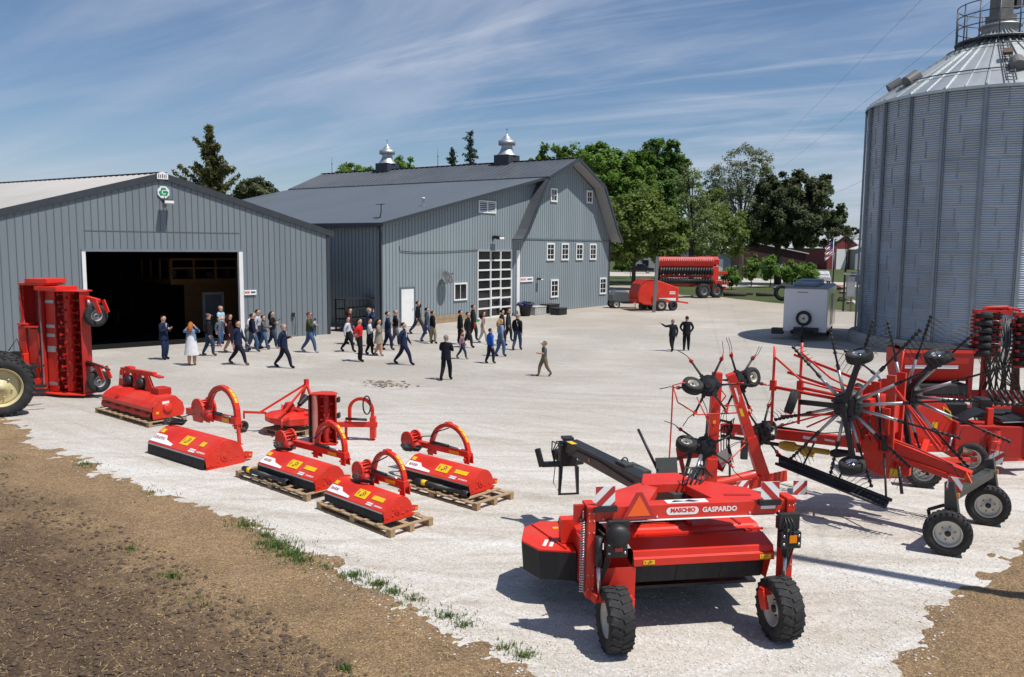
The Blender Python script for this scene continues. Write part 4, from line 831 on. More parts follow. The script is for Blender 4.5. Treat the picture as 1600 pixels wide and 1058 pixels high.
def broadleaf(px, py_base, D, blobs_px, label, lm, n_clump, per, leaf, name='broadleaf_tree', bark=None, group='trees behind the farm buildings', trunk=None, clump=.26, seed=1, nl=14, bare=0):
    """blobs_px: crown lobes (x, y, half width, half height) measured on the photograph at distance D, given real depth"""
    r = random.Random(seed); v0 = ray(px, py_base); base = V((v0.x*D/v0.y, D, 0)); k = D*1.0/F_PX*1.01; t = thing(name, label, 'tree', base, 0, group); blobs = []
    for (x, y, a, b) in blobs_px:
        c = pix_at(x, y, D) - base; c.y += r.uniform(-.35, .35)*a*k; blobs.append((c, V((a*k, a*k*.95, b*k))))
    hmax = max(c.z+R.z for c, R in blobs); mb = MB(); limbs(mb, V((0,0,0)), hmax*.86, blobs, r, trunk or hmax*.020, nl); mb.build('trunk', bark or BARK, t)
    lv = Leaves(); vol = [R.x*R.y*R.z for c, R in blobs]; tot = sum(q**.67 for q in vol)
    for (c, R), q in zip(blobs, vol):
        for _ in range(max(3, int(n_clump*q**.67/tot))):
            d = V((r.gauss(0, 1), r.gauss(0, 1), r.gauss(0, 1))).normalized(); rr_ = r.uniform(.35, 1.0)**.5; cc = V((c.x+d.x*R.x*rr_, c.y+d.y*R.y*rr_, c.z+d.z*R.z*rr_)); cr = clump*min(R)*r.uniform(.55, 1.35)
            for _ in range(int(per*1.7*r.uniform(.5, 1.4))):
                e = V((r.gauss(0, 1), r.gauss(0, 1), r.gauss(0, 1)*.75)); e = e.normalized()*cr*1.12*r.random()**.5; lv.leaf(cc+e, leaf*.74*r.uniform(.6, 1.4), r, None if r.random() < .4 else d+V((0, 0, .8)))
    lv.build('crown', lm, t); return t
def conifer(px, py_top, D, h, w, label, lm, seed=1, name='spruce_tree', whorls=26, per=46, leaf=.4, z0=.12, droop=.15, irregular=.2, up=0, group='trees behind the farm buildings'):
    r = random.Random(seed); v0 = ray(px, py_top); top = V((v0.x*D/v0.y, D, CAM_H + v0.z*D/v0.y)); base = V((top.x, D, 0)); H = top.z; t = thing(name, label, 'tree', base, 0, group)
    mb = MB(); mb.tube([(0, 0, 0), (0, 0, H*.5), (0, 0, H)], [H*.018, H*.011, .02], 7); lv = Leaves()
    for i in range(whorls):
        f = i/(whorls-1); z = H*(z0 + (1-z0)*f); R = w*((1-f)**.8 + .03)*r.uniform(1-irregular, 1+irregular*.6); nb = 6 if f < .8 else 4; a0 = r.uniform(0, 6.3)
        for b in range(nb):
            a = a0 + 2*pi*b/nb + r.uniform(-.25, .25); Rb = R*r.uniform(1-irregular*1.6, 1.1); d = V((cos(a), sin(a), 0)); dz = -droop*Rb + up*Rb + r.gauss(0, .06)*Rb; z += r.gauss(0, .012)*H; e = V((0, 0, z)) + d*Rb + V((0, 0, dz)); mb.tube([(0, 0, z), e], [.035+.004*H*(1-f)*.3, .01], 4)
            for _ in range(int(per*(.35+Rb/w))):
                s_ = r.uniform(.22, 1.02); p = V((0, 0, z)).lerp(e, s_) + V((r.gauss(0, .15), r.gauss(0, .15), r.gauss(0, .12)))*max(.8, w*.30)*(1.15-.55*s_); lv.leaf(p, leaf*r.uniform(.6, 1.3), r, None, .38)
    mb.build('trunk', BARK, t); lv.build('crown', lm, t); return t
conifer(327, 209, 78, 15, 4.1, 'ragged tall pine with upswept branches rising behind the shed ridge', LF_BRONZE, 3, 'pine_tree', 19, 190, .32, .34, -.2, .45, .6)
broadleaf(402, 380, 80, [(402, 305, 33, 24), (385, 312, 18, 16), (422, 310, 16, 14)], 'low dark rounded evergreen just right of the ragged pine', LF_PINE, 110, 70, .38, 'evergreen_tree', seed=4)
broadleaf(556, 380, 120, [(556, 278, 32, 24), (530, 285, 18, 16), (580, 282, 20, 18)], 'green tree top showing left of the far cupola', LF_MAPLE, 90, 60, .5, seed=5)
broadleaf(632, 380, 120, [(632, 270, 20, 24), (622, 285, 22, 16), (650, 282, 14, 12)], 'yellow green tree top showing right of the far cupola', LF_YOUNG, 70, 60, .48, seed=6)
conifer(707, 232, 118, 16, 3.6, 'shorter of the two dark spruces showing above the barn ridge', LF_SPR, 7, 'spruce_tree', 36, 60, .34, irregular=.35)
conifer(735, 211, 118, 18, 4.6, 'taller of the two dark spruces showing above the barn ridge', LF_SPR, 8, 'spruce_tree', 38, 64, .34, droop=.0, irregular=.45)
broadleaf(870, 400, 118, [(868, 245, 36, 20), (845, 255, 18, 12), (895, 262, 30, 30), (880, 300, 40, 50), (900, 355, 40, 40)], 'bright green tree whose top spreads behind the barn gable peak', LF_MAPLE, 150, 75, .5, seed=9)
broadleaf(945, 405, 112, [(935, 252, 34, 26), (960, 275, 36, 36), (985, 300, 34, 46), (945, 330, 44, 60), (1000, 262, 26, 26), (965, 372, 40, 34)], 'broad leafy maple standing right of the barn gable', LF_MAPLE, 330, 85, .48, seed=10)
broadleaf(1030, 405, 120, [(1033, 240, 32, 26), (1015, 262, 30, 26), (1050, 275, 34, 34), (1022, 310, 46, 50), (1030, 365, 44, 40)], 'tallest dark green tree in the clump right of the barn', LF_DARK, 330, 85, .5, seed=11)
broadleaf(990, 410, 100, [(975, 345, 40, 45), (1010, 350, 46, 48), (960, 375, 24, 30), (1040, 372, 36, 36), (985, 388, 40, 18), (1025, 390, 40, 16), (958, 398, 22, 14), (978, 402, 16, 10)], 'dense olive green tree with low branches behind the disc harrow', LF_OLIVE, 360, 85, .42, seed=12)
broadleaf(1082, 408, 112, [(1080, 300, 30, 34), (1075, 345, 36, 40), (1100, 370, 34, 30), (1068, 262, 14, 20)], 'thin pale green tree with dark forked limbs', LF_PALE, 120, 42, .36, trunk=.26, seed=13, nl=22)
broadleaf(1158, 415, 135, [(1162, 255, 42, 26), (1140, 280, 36, 30), (1190, 280, 26, 26), (1160, 312, 44, 34), (1120, 305, 26, 34)], 'tall airy tree with open grey green crown behind the dark pine', LF_GREY, 210, 34, .36, bark=BARKG, trunk=.36, seed=14, nl=34)
broadleaf(1120, 412, 118, [(1118, 340, 36, 40), (1140, 365, 34, 34), (1105, 385, 30, 22)], 'mid green tree low between the airy tree and the harrow', LF_OLIVE, 130, 60, .42, seed=15, nl=18)
broadleaf(1216, 424, 120, [(1245, 290, 44, 20), (1210, 300, 34, 22), (1285, 292, 22, 16), (1225, 325, 52, 24), (1290, 335, 32, 22), (1205, 352, 46, 26), (1262, 362, 56, 22), (1192, 366, 32, 20), (1240, 372, 50, 14), (1235, 310, 60, 26), (1225, 350, 66, 30)], 'wide dark pine with flat layered branches above the parked cars', LF_PINE, 620, 100, .42, 'pine_tree', trunk=.45, seed=16, nl=30)
broadleaf(1322, 402, 190, [(1322, 360, 14, 8), (1335, 362, 10, 7)], 'small dark tree beside the red barn roof', LF_PINE, 40, 40, .5, seed=17)
for i, (x, yb, hh, wd, lb) in enumerate([(1143, 452, 36, 13, 'round headed sapling at the right end of the disc harrow'), (1174, 447, 50, 13, 'second sapling from the harrow, tall and narrow'), (1203, 449, 54, 14, 'third sapling from the harrow, tallest with a pointed top'), (1238, 449, 42, 17, 'sapling with a broad bushy head left of the box trailer roof'), (1262, 449, 40, 16, 'bushy sapling standing behind the box trailer roof')]):
    D = G(x, yb).y; broadleaf(x, yb, D, [(x, yb-hh*.55, wd, hh*.36), (x-wd*.3, yb-hh*.42, wd*.7, hh*.22), (x+wd*.2, yb-hh*.78, wd*.5, hh*.24)], lb, LF_YOUNG, 46, 34, .34, 'sapling', trunk=.06, group='saplings along the road', seed=30+i, nl=8, clump=.4)
broadleaf(985, 425, 140, [(975, 412, 16, 10), (968, 415, 10, 8)], 'bright low shrub in the shade beside the barn corner', LF_YOUNG, 50, 40, .4, 'shrub', trunk=.05, seed=40, nl=4)
# distant tree belt closing the horizon behind the farm
def belt():
    r = random.Random(77); lv = Leaves()
    for i in range(520):
        x = r.uniform(-420, 560); y = 420 + r.uniform(-40, 60); h = r.uniform(5, 11)
        if -30 < x < 30: pass
        for _ in range(26): lv.leaf(V((x + r.gauss(0, 3), y + r.gauss(0, 3), h*r.random()**.8)), r.uniform(1.0, 2.2), r)
    o = lv.build('distant_woods', LF_DARK, None); o['kind'] = 'stuff'
belt()
# ------------------------------------------------------------------ far buildings
RBARN = mat('red_board', (.17, .03, .028), .7, var=.15, scale=1, stretch=(3, 3, .3)); WROOF = mat('white_roof', (.62, .62, .62), .5, .1, var=.08)
def far_house(name, label, px, py, ang, w, d, h, rise, wm, rm, doors=(), D=None):
    b = G(px, py) if D is None else V((ray(px, py).x*D/ray(px, py).y, D, 0)); t = thing(name, label, 'building', b, ang); q = MB()
    strips(q, [0, w/2, w], pw([(0, h), (w/2, h+rise), (w, h)]), [], 0); strips(q, [0, w/2, w], pw([(0, h), (w/2, h+rise), (w, h)]), [], d)
    q.add([(0,0,0), (0,d,0), (0,d,h), (0,0,h)], [(0,1,2,3)]); q.add([(w,0,0), (w,d,0), (w,d,h), (w,0,h)], [(0,1,2,3)]); q.build('wall', wm, t)
    q = MB(); o_ = .5; sl = rise/(w/2); q.plate([(-o_, h-sl*o_), (w/2, h+rise), (w+o_, h-sl*o_)], -.5, d+.5, .2, 'y'); q.build('roof', rm, t)
    for (x0, x1, z0, z1, nm, m_, side) in doors:
        q = MB()
        if side == 'f': q.bb(x0, x1, -.08, -.002, z0, z1)
        else: q.bb(-.08, -.002, x0, x1, z0, z1)
        q.build(nm, m_, t)
    return t
far_house('red_barn', 'small red barn with a white sliding door and pale roof beyond the lawn', 1292, 411, radians(12), 9.5, 22, 5.6, 3.2, RBARN, WROOF, [(2.6, 5.6, 0, 5.2, 'sliding_door', WHITE, 'f')], D=215)
far_house('lean_to_shed', 'pale grey shed with vertical boards adjoining the red barn', 1336, 411, radians(12), 12, 18, 5.2, 2.2, SOFFIT, WROOF, [(1, 3.6, 0, 4.4, 'door', WHITE, 'f')], D=214)
far_house('long_barn', 'long dark red barn with shade painted into its walls, behind the parked cars', 1098, 412, radians(4), 26, 10, 4.0, 2.4, mat('shade_dark_red_board', (.055, .017, .015), .8, var=.2), WROOF, [(5, 8, 0, 3.4, 'door', DARKIN, 'f'), (17, 20, 0, 3.4, 'door', DARKIN, 'f')], D=205)  # red wall colour darkened to stand for the shade under the trees
far_house('grey_house', 'small grey house with two pale windows under the trees behind the disc harrow', 1052, 412, radians(-8), 11, 10, 3.4, 2.6, mat('grey_house_wall', (.22, .26, .31), .6), mat('brown_roof', (.16, .12, .10), .8), [(1.2, 2.4, 1, 2.6, 'window', GLASS, 'f'), (7.8, 9.6, .6, 3.0, 'window', WHITE, 'f')], D=165)
far_house('hidden_house', 'low house with a grey roof half hidden by trees right of the barn', 990, 410, radians(6), 12, 9, 3.2, 2.4, mat('hidden_house_wall', (.28, .29, .30), .6), ROOF1, [(2, 3.4, 1, 2.4, 'window', GLASS, 'f'), (7, 8.4, 1, 2.4, 'window', GLASS, 'f')], D=185)
# ------------------------------------------------------------------ parked cars
def car(px, py, ang, label, col, kind='suv'):
    m = mat('car_paint', col, .25, .2, var=.04, coat=.6); t = thing('parked_car', label, 'car', G(px, py), ang, 'cars parked beyond the road'); L_ = 4.7; hW = .9
    if kind == 'suv': prof = [(-2.3, .42), (-2.35, .95), (-2.1, 1.12), (-1.05, 1.18), (-.35, 1.72), (1.9, 1.74), (2.3, 1.15), (2.35, .45)]; win = [(-.95, 1.2), (-.32, 1.64), (1.85, 1.66), (2.15, 1.2)]
    elif kind == 'pickup': prof = [(-2.7, .5), (-2.75, 1.05), (-1.5, 1.2), (-.8, 1.85), (.7, 1.87), (.95, 1.25), (2.7, 1.22), (2.72, .5)]; win = [(-1.35, 1.25), (-.75, 1.76), (.62, 1.78), (.78, 1.25)]
    else: prof = [(-2.3, .36), (-2.36, .75), (-1.2, .95), (-.45, 1.42), (1.05, 1.44), (1.75, 1.0), (2.3, .95), (2.35, .4)]; win = [(-1.0, .98), (-.38, 1.35), (1.0, 1.36), (1.5, .98)]
    q = MB(); n = len(prof); top = lambda z: hW*(1 - .16*max(0, z-1.0))
    vs = [(x, -top(z), z) for x, z in prof] + [(x, top(z), z) for x, z in prof]; q.add(vs, [tuple(range(n)), tuple(range(2*n-1, n-1, -1))] + [(i, (i+1) % n, n+(i+1) % n, n+i) for i in range(n)]); bd_ = q.build('body', m, t, .06)
    q = MB()
    for s_ in (-1, 1): q.add([(x, s_*(top(z)+.012), z) for x, z in win], [(0,1,2,3)])
    q.add([(win[0][0]-.08, -.7, win[0][1]+.03), (win[0][0]-.08, .7, win[0][1]+.03), (win[1][0]-.06, .62, win[1][1]+.02), (win[1][0]-.06, -.62, win[1][1]+.02)], [(0,1,2,3)]); q.add([(win[3][0]+.14, -.7, win[3][1]), (win[3][0]+.14, .7, win[3][1]), (win[2][0]+.1, .62, win[2][1]), (win[2][0]+.1, -.62, win[2][1])], [(0,1,2,3)])
    q.build('window', GLASS, t)
    for x in (-1.45, 1.4):
        for y in (-.82, .82): wheel(t, (x, y, .33), (0, 1 if y > 0 else -1, 0), .33, .22, .2, n=14)
    for y in (-.6, .6): q = MB(); q.box((prof[1][0]+.04, y, prof[1][1]-.08), (.1, .34, .16)); q.build('headlight', WSTK, t)
    for y in (-.72, .72): q = MB(); q.box((prof[-1][0]-.02, y, prof[-1][1]+.4), (.08, .2, .2)); q.build('tail_light', REDLENS, t)
    return t
NAVY = (.015, .025, .05); SILV = (.42, .44, .46)
for a in [(1157, 424, radians(160), 'dark blue saloon car behind the right end of the disc harrow', NAVY, 'sedan'), (1188, 424, radians(150), 'dark blue estate car behind the second sapling', (.03, .05, .10), 'suv'), (1211, 423, radians(100), 'pale blue minivan seen between the third sapling and the dark pine trunk', (.22, .30, .36), 'suv'),
          (1236, 420, radians(95), 'white off-roader parked right of the dark pine trunk', (.62, .63, .64), 'suv'), (1251, 420, radians(95), 'silver car in the parked row next to the white off-roader', SILV, 'suv'), (1262, 419, radians(95), 'black car in the middle of the parked row by the lawn', (.012, .012, .014), 'suv'), (1278, 420, radians(170), 'grey blue saloon car at the lawn end of the parked row', (.12, .15, .19), 'sedan'),
          (1285, 443, radians(75), 'white pickup truck just beyond the box trailer roof', (.62, .63, .65), 'pickup'), (1000, 427, radians(175), 'black pickup truck in the shade behind the steel post', (.012, .014, .018), 'pickup'), (975, 425, radians(175), 'dark saloon car in the shade right of the barn corner', (.02, .02, .022), 'sedan'), (1346, 444, radians(90), 'dark car cut off by the left edge of the grain bin', (.015, .02, .03), 'suv')]: car(*a)
# logs, rocks and tyres on the verge
for i, (px, py, L_, r_, lb) in enumerate([(1148, 463, 2.4, .22, 'short dark log lying on the grass right of the disc harrow'), (1198, 463, 2.2, .2, 'dark log on the verge below the second sapling'), (1165, 461, 1.6, .18, 'thin dark log between the two longer logs on the verge')]):
    q = MB(); q.tube([(-L_/2, 0, r_), (0, .05, r_*1.05), (L_/2, 0, r_)], [r_, r_*1.08, r_*.95], 9); o_ = q.build('log', BARK, None, loc=G(px, py)); tag(o_, lb, 'log', 'logs on the grass verge')
for i, (px, py, s_, lb) in enumerate([(1312, 452, .8, 'rust brown boulder beside the dark post behind the trailer'), (1318, 458, .6, 'pinkish boulder on the grass right of the trailer roof'), (1316, 470, .55, 'dark boulder beside the trailer side'), (1330, 474, .5, 'pale boulder on the grass by the utility cabinet'), (1214, 452, .7, 'grey boulder below the third sapling')]):
    q = MB(); rr = random.Random(i); lump(q, V((0, 0, 0)), rr, s_, s_, .7); o_ = q.build('boulder', mat('boulder_stone', [(.25, .15, .11), (.36, .24, .2), (.09, .08, .07), (.42, .40, .36), (.22, .21, .19)][i], .9, var=.2), None, loc=G(px, py)); tag(o_, lb, 'boulder', 'boulders on the verge')
t = thing('old_tractor_tyre', 'big old tractor tyre standing on edge left of the box trailer', 'tyre', G(1222, 470), radians(70)); q = MB(); q.lathe([(.42, -.2), (.6, -.26), (.78, -.22), (.82, 0), (.78, .22), (.6, .26), (.42, .2)], (0, 0, .8), (1, 0, 0), 28); q.build('casing', RUBBER, t)  # a loose tractor tyre
# ================================================================== flail mowers in the row
def pallet(loc, rz, L_, W_, label):
    t = thing('pallet', label, 'pallet', loc, rz, 'pallets under the mowers')
    for y in (0, W_/2-.05, W_-.1):
        q = MB(); q.bb(0, L_, y, y+.1, .002, .024, 0)
        q.build('bottom_board', WOOD, t)
        for x in (0, L_/2-.07, L_-.14): q = MB(); q.bb(x, x+.14, y, y+.1, .026, .10); q.build('block', WOOD, t)
    for y in (0, W_/2-.05, W_-.1): q = MB(); q.bb(0, L_, y-.002, y+.102, .102, .122); q.build('stringer', WOOD, t)
    n = max(7, int(L_/.3))
    for i in range(n): x = i*(L_-.1)/(n-1); q = MB(); q.box((x+.05, W_/2, .134), (.095, W_+random.uniform(0, .03), .018), rz=random.uniform(-.006, .006)); q.build('deck_board', WOOD, t)
    return t
def arch_pts(x0, x1, z0, z1, y, n=14, r=None):
    r = r or (x1-x0)/2; c = (x0+x1)/2; zs = z1 - r; P = [(x0, y, z0)]
    for i in range(n+1): a = pi - pi*i/n; P.append((c + r*cos(a), y, zs + r*sin(a)))
    return P + [(x1, y, z0)]
def sticker(par, o, x, y, w, h, m, name='sticker', rise=.003):
    M_ = frame(o, x, y); q = MB(); q.M = M_; q.bb(-w/2, w/2, -h/2, h/2, 0, rise); return q.build(name, m, par)
def warn_sticker(par, o, x, y, w, h):
    s_ = sticker(par, o, x, y, w, h, YEL, 'warning_sticker'); M_ = frame(o, x, y) @ MX.Translation((0, 0, .004)); q = MB(); q.M = M_
    q.prism([(-w*.14, -h*.30), (w*.02, -h*.30), (-w*.02, h*.02)], 0, .001, 'z'); q.bb(-w*.36, -w*.30, -h*.22, h*.2, 0, .001); q.tube([(w*.10+.09*w*cos(a*pi/6), .18*h+.16*h*sin(a*pi/6), 0) for a in range(13)], w*.018, 4); q.bb(w*.08, w*.13, -h*.28, h*.02, 0, .001); q.bb(w*.22, w*.26, -h*.2, h*.25, 0, .001)
    q.build('pictogram', BLKINK, s_); return s_
def lin(a, b, t): return a + (b-a)*t
def flail_mower(loc, rz, L_, label, k=1.0, z0=0.0, arch=(.6, 1.55, .35, 1.05, .9), beam=(.0, 1.6), disc=.1, legs=True, shaft=None, big=False):
    """hood along local x; front (rubber flap) at y = 0"""
    t = thing('flail_mower', label, 'mower', (loc.x, loc.y, z0), rz, 'red flail mowers set out in a row'); D = .74*k; Hh = .425*k
    prof = [(.02, .185*k), (.04, .215*k), (.30*k, .39*k), (.37*k, Hh), (.50*k, Hh), (.60*k, .385*k), (.69*k, .29*k), (D, .17*k)]
    q = MB(); q.plate(prof, .012, L_-.012, .012); q.build('hood', RED, t, .004)
    endp = [(.05, .04*k), (.02, .18*k)] + prof[1:] + [(D+.02, .12*k), (D-.05, .03*k)]
    for x, nm in ((0, 'end_plate'), (L_-.012, 'end_plate')):
        q = MB(); q.prism(endp, x-.002, x+.012); s_ = 1 if x > .1 else -1; e = x + (.012 if s_ > 0 else -.002)
        for (y, z) in ((.25*k, .22*k), (.45*k, .25*k), (.25*k, .1*k), (.5*k, .1*k), (.12*k, .08*k), (.62*k, .13*k)): q.lathe([(.018, 0), (.018, .012), (0, .012)], (e, y, z), (s_, 0, 0), 6)
        q.lathe([(.085*k, 0), (.085*k, .014), (.04*k, .014), (.035*k, .03), (0, .03)], (e, .38*k, .18*k), (s_, 0, 0), 12, smooth=False); q.prism([(.03, .0), (D*.98, .0), (D+.05, .05*k), (D, .055*k), (.03, .03)], x-.012, x+.022); q.build(nm, RED, t)
    n = max(4, int(L_/.42))
    for i in range(n):
        a = .02 + i*(L_-.04)/n; q = MB(); q.plate([(.0, .03*k), (.012, .12*k), (.028, .192*k)], a+.004, a+(L_-.04)/n-.004, .008); q.build('rubber_flap', FLAP, t)
    q = MB(); q.bb(.02, L_-.02, .004, .012, .178*k, .202*k)
    q.build('flap_strip', GALV, t)
    q = MB(); q.lathe([(.085*k, .05), (.085*k, L_-.05)], (0, .60*k, .09*k), (1, 0, 0), 14); q.build('roller', BLACK, t)
    # decals on the sloping front
    a_, b_ = V((prof[1][0], prof[1][1])), V((prof[2][0], prof[2][1])); sl = (b_-a_).normalized(); nrm = V((-sl.y, sl.x)); up = V((0, sl.x, sl.y))
    def on(x, f): p = a_.lerp(b_, f)  + nrm*(.019); return (x, p.x, p.y)
    q = MB(); q.M = frame(on(0, .34), (1,0,0), up); hh = .17*k; q.prism([(.04, -hh*.55), (L_*.40, -hh*.55), (L_*.40, -hh*.25), (L_*.25, hh*.05), (L_*.20, hh*.55), (.04, hh*.55)], 0, .003, 'z'); st = q.build('white_decal', WSTK, t)
    text('lettering', 'BARBI' if not big else 'GIRAFFA', .095*k, frame((L_*.115, *on(0, .36)[1:]), (1,0,0), up) @ MX.Translation((0, 0, .004)), DKRED_L, st, .001, .002)
    warn_sticker(t, on(L_*.54, .66), (1,0,0), up, .36*k if not big else .26*k, .20*k)
    sticker(t, on(L_*.80, .70), (1,0,0), up, .13*k if big else .36*k, .10*k, YEL)
    sticker(t, on(.12*k, .88), (1,0,0), up, .12*k, .09*k, YEL)
    o_ = sticker(t, on(L_*.74, .16), (1,0,0), up, .18*k, .07*k, WSTK, 'maker_plate'); text('lettering', 'MASCHIO', .042*k, frame((L_*.74, *on(0, .16)[1:]), (1,0,0), up) @ MX.Translation((0, 0, .004)), DKRED_L, o_, .001)
    text('lettering', 'GASPARDO', .048*k, frame((L_*.88, *on(0, .16)[1:]), (1,0,0), up), WSTK, t, .001, .001)
    # carrying beam, pivot plates, gearbox, headstock arch
    ax0, ax1, az0, az1, ay = arch; bz = az0 + .08
    q = MB(); q.bar((beam[0], ay-.02, bz), (beam[1], ay-.02, bz+.03), .13*k, .13*k); q.build('beam', RED, t, .008)
    q = MB(); q.bar((beam[1]-.25, ay-.095*k, bz+.02), (beam[1]-.55, ay-.095*k, bz+.015), .004, .07*k); q.build('sticker', YEL, t)
    P = arch_pts(ax0, ax1, az0, az1, ay)
    q = MB()
    for A_, B_ in zip(P, P[1:]):
        d = (V(B_)-V(A_)).normalized()*.012; q.bar(V(A_)-d, V(B_)+d, .085*k, .10*k, 0, up=(0, 1, 0))
    q.build('headstock_arch', RED, t, .006)
    i0 = int(len(P)*.62); q = MB()
    for A_, B_ in zip(P[i0:i0+3], P[i0+1:i0+4]):
        A_ = V(A_); B_ = V(B_); c = V(((ax0+ax1)/2, ay, az1-(ax1-ax0)/2)); n_ = ((A_+B_)/2 - c); n_.normalize(); q.bar(A_+n_*.052*k, B_+n_*.052*k, .006, .05*k, 0, up=(0, 1, 0))
    q.build('sticker', YEL, t)
    for x in (ax0, ax1):
        q = MB(); q.prism([(x-.07, az0+.12), (x+.07, az0+.12), (x+.09, az0-.10), (x-.06, az0-.10)], ay-.07, ay-.05, 'y'); q.prism([(x-.07, az0+.12), (x+.07, az0+.12), (x+.09, az0-.10), (x-.06, az0-.10)], ay+.05, ay+.07, 'y'); q.tube([(x, ay-.14, az0), (x, ay+.14, az0)], .022, 8); q.build('hitch_bracket', RED, t)
    c = ((ax0+ax1)/2, ay-.03, az1+.02); q = MB(); q.bb(c[0]-.10, c[0]+.02, ay-.06, ay+.06, az1-.03, az1+.06); q.tube([(c[0]-.04, ay-.1, az1+.03), (c[0]-.04, ay+.1, az1+.03)], .018, 6); q.build('top_link_bracket', RED, t)
    q = MB(); q.prism([(disc-.14*k, .30*k), (disc+.14*k, .30*k), (disc+.2*k, .52*k)] + [(disc+.2*k*cos(i*pi/8), .55*k+.2*k*sin(i*pi/8)) for i in range(0, 9)] + [(disc-.2*k, .52*k)], ay-.16*k, ay-.12*k, 'y'); q.prism([(disc-.14*k, .30*k), (disc+.14*k, .30*k), (disc+.2*k, .52*k)] + [(disc+.2*k*cos(i*pi/8), .55*k+.2*k*sin(i*pi/8)) for i in range(0, 9)] + [(disc-.2*k, .52*k)], ay+.10*k, ay+.14*k, 'y')
    for i in range(7): a = i*pi/6; q.tube([(disc+.15*k*cos(a), ay-.18*k, .55*k+.15*k*sin(a)), (disc+.15*k*cos(a), ay+.16*k, .55*k+.15*k*sin(a))], .016*k, 6)
    q.build('pivot_plate', RED, t)
    q = MB(); q.lathe([(.0, -.13*k), (.09*k, -.13*k), (.11*k, -.05*k), (.11*k, .07*k), (.06*k, .12*k), (0, .12*k)], (disc+.34*k, ay-.18, .46*k), (1, 0, .2), 12); q.build('gearbox', RED2, t)
    q = MB(); q.tube([(lin(ax0, ax1, .1), ay-.10, bz+.13), (lin(ax0, ax1, .55), ay-.10, bz+.13)], .034*k, 10); q.tube([(lin(ax0, ax1, .55), ay-.10, bz+.13), (lin(ax0, ax1, .9), ay-.10, bz+.12)], .018*k, 8, 1); q.build('hydraulic_ram', [BLACK, STEEL], t)
    rr = random.Random(int(L_*100)); q = MB()
    for j in range(4):
        cx, cyy = disc+.45*k, .55*k; R_ = .18*k + .02*j; q.tube([(cx+R_*1.25*cos(i*pi/8), cyy+R_*.7*sin(i*pi/8), Hh+.03+.022*j+.02*sin(i)) for i in range(17)], .013, 6)
    q.tube([(disc+.3*k, .7*k, Hh+.1), (disc+.5*k, ay-.1, Hh+.28), (ax0+.05, ay-.08, bz+.25), (ax0+.25, ay-.06, az1-.18), ((ax0+ax1)/2, ay-.03, az1-.06)], .012, 6); q.build('hydraulic_hose', HOSE, t)
    for x in ((ax1,) if legs == 1 else (ax0, ax1) if legs else ()):
        q = MB(); q.bar((x+.03, ay+.0, az0-.05), (x+.03, ay+.02, .03), .05*k, .05*k); q.box((x+.03, ay+.02, .012), (.13, .13, .02)); q.build('parking_leg', RED, t)
    q = MB(); q.prism([(.50*k, .05), (D+.18*k, .05), (D+.2*k, .14*k), (D+.08*k, .17*k), (.55*k, .12*k)], L_-.10, L_-.06); q.lathe([(.025, 0), (.025, .02), (0, .02)], (L_-.06, D+.06*k, .1*k), (1, 0, 0), 8); q.build('side_skid', RED, t)
    q = MB(); q.box((L_-.052, D+.14*k, .10*k), (.006, .07, .05)); q.build('reflector', AMBER, t)
    return t
def shaft(loc, rz, L_, label, z0=.15, cap=True):
    t = thing('drive_shaft', label, 'drive shaft', (loc[0], loc[1], z0), rz)
    q = MB(); q.lathe([(.055, .16), (.055, L_*.5), (.045, L_*.5), (.045, L_-.22), (.07, L_-.2), (.07, L_-.06), (.05, L_-.05)], (0, 0, .07), (1, 0, 0), 12); q.build('guard_tube', BLACK, t)
    q = MB(); q.lathe([(0, -.04), (.05, -.03), (.06, 0), (.045, .06), (.07, .08), (.07, .15), (.05, .16)], (0, 0, .07), (1, 0, 0), 12); q.build('yoke', BLACK, t)
    q = MB(); q.lathe([(.06, .17), (.062, .28), (.057, .28)], (0, 0, .07), (1, 0, 0), 12); q.build('guard_label', YEL, t); return t
A7 = radians(-43.9); O7 = V((-3.7, 15.43, 0))
pallet(O7, A7, 2.28, .96, 'pallet nearest the camera, under the smallest hooded mower')
def off(o, a, x, y): return V((o.x + x*cos(a) - y*sin(a), o.y + x*sin(a) + y*cos(a), 0))
flail_mower(off(O7, A7, .10, .10), A7, 1.82, 'small red flail mower with a tall arch, on the pallet nearest the camera', .92, .145, arch=(.50, 1.44, .38, .98, .80), beam=(.2, 1.52), disc=.16, legs=False)
A3 = radians(-41.4); O3 = V((-5.96, 17.58, 0))
pallet(O3, A3, 2.62, 1.0, 'middle pallet with a black drive shaft lying along its front edge')
flail_mower(off(O3, A3, .52, .2), A3, 2.06, 'red flail mower with a round pivot plate on the middle pallet', 1.02, .145, arch=(.90, 1.86, .44, 1.14, .92), beam=(.1, 1.95), disc=-.26, legs=False)
shaft(off(O3, A3, .25, .06), A3 + .02, 1.65, 'black drive shaft lying on the front edge of the middle pallet')
A8 = radians(-41.4); O8 = V((-2.55, 17.05, 0))
pallet(O8, A8, 2.55, 1.06, 'right hand pallet with a steel and black drive shaft on its front corner')
flail_mower(off(O8, A8, .10, .26), A8, 1.96, 'red flail mower on the right hand pallet with its pivot plates standing to the left', .98, .145, arch=(-.08, 1.04, .40, 1.04, .94), beam=(-.85, 1.1), disc=-.74, legs=False)
shaft(off(O8, A8, .75, .10), A8 + .02, 1.5, 'black drive shaft with a yellow collar on the corner of the right hand pallet')
A2 = radians(-38.7); O2 = V((-8.74, 19.57, 0))
flail_mower(O2, A2, 2.5, 'large red flail mower standing on the gravel with a long side arm and ringed headstock', 1.36, 0, arch=(-.38, .88, .50, 1.38, 1.9), beam=(-1.35, .95), disc=-.62, legs=True, big=True)
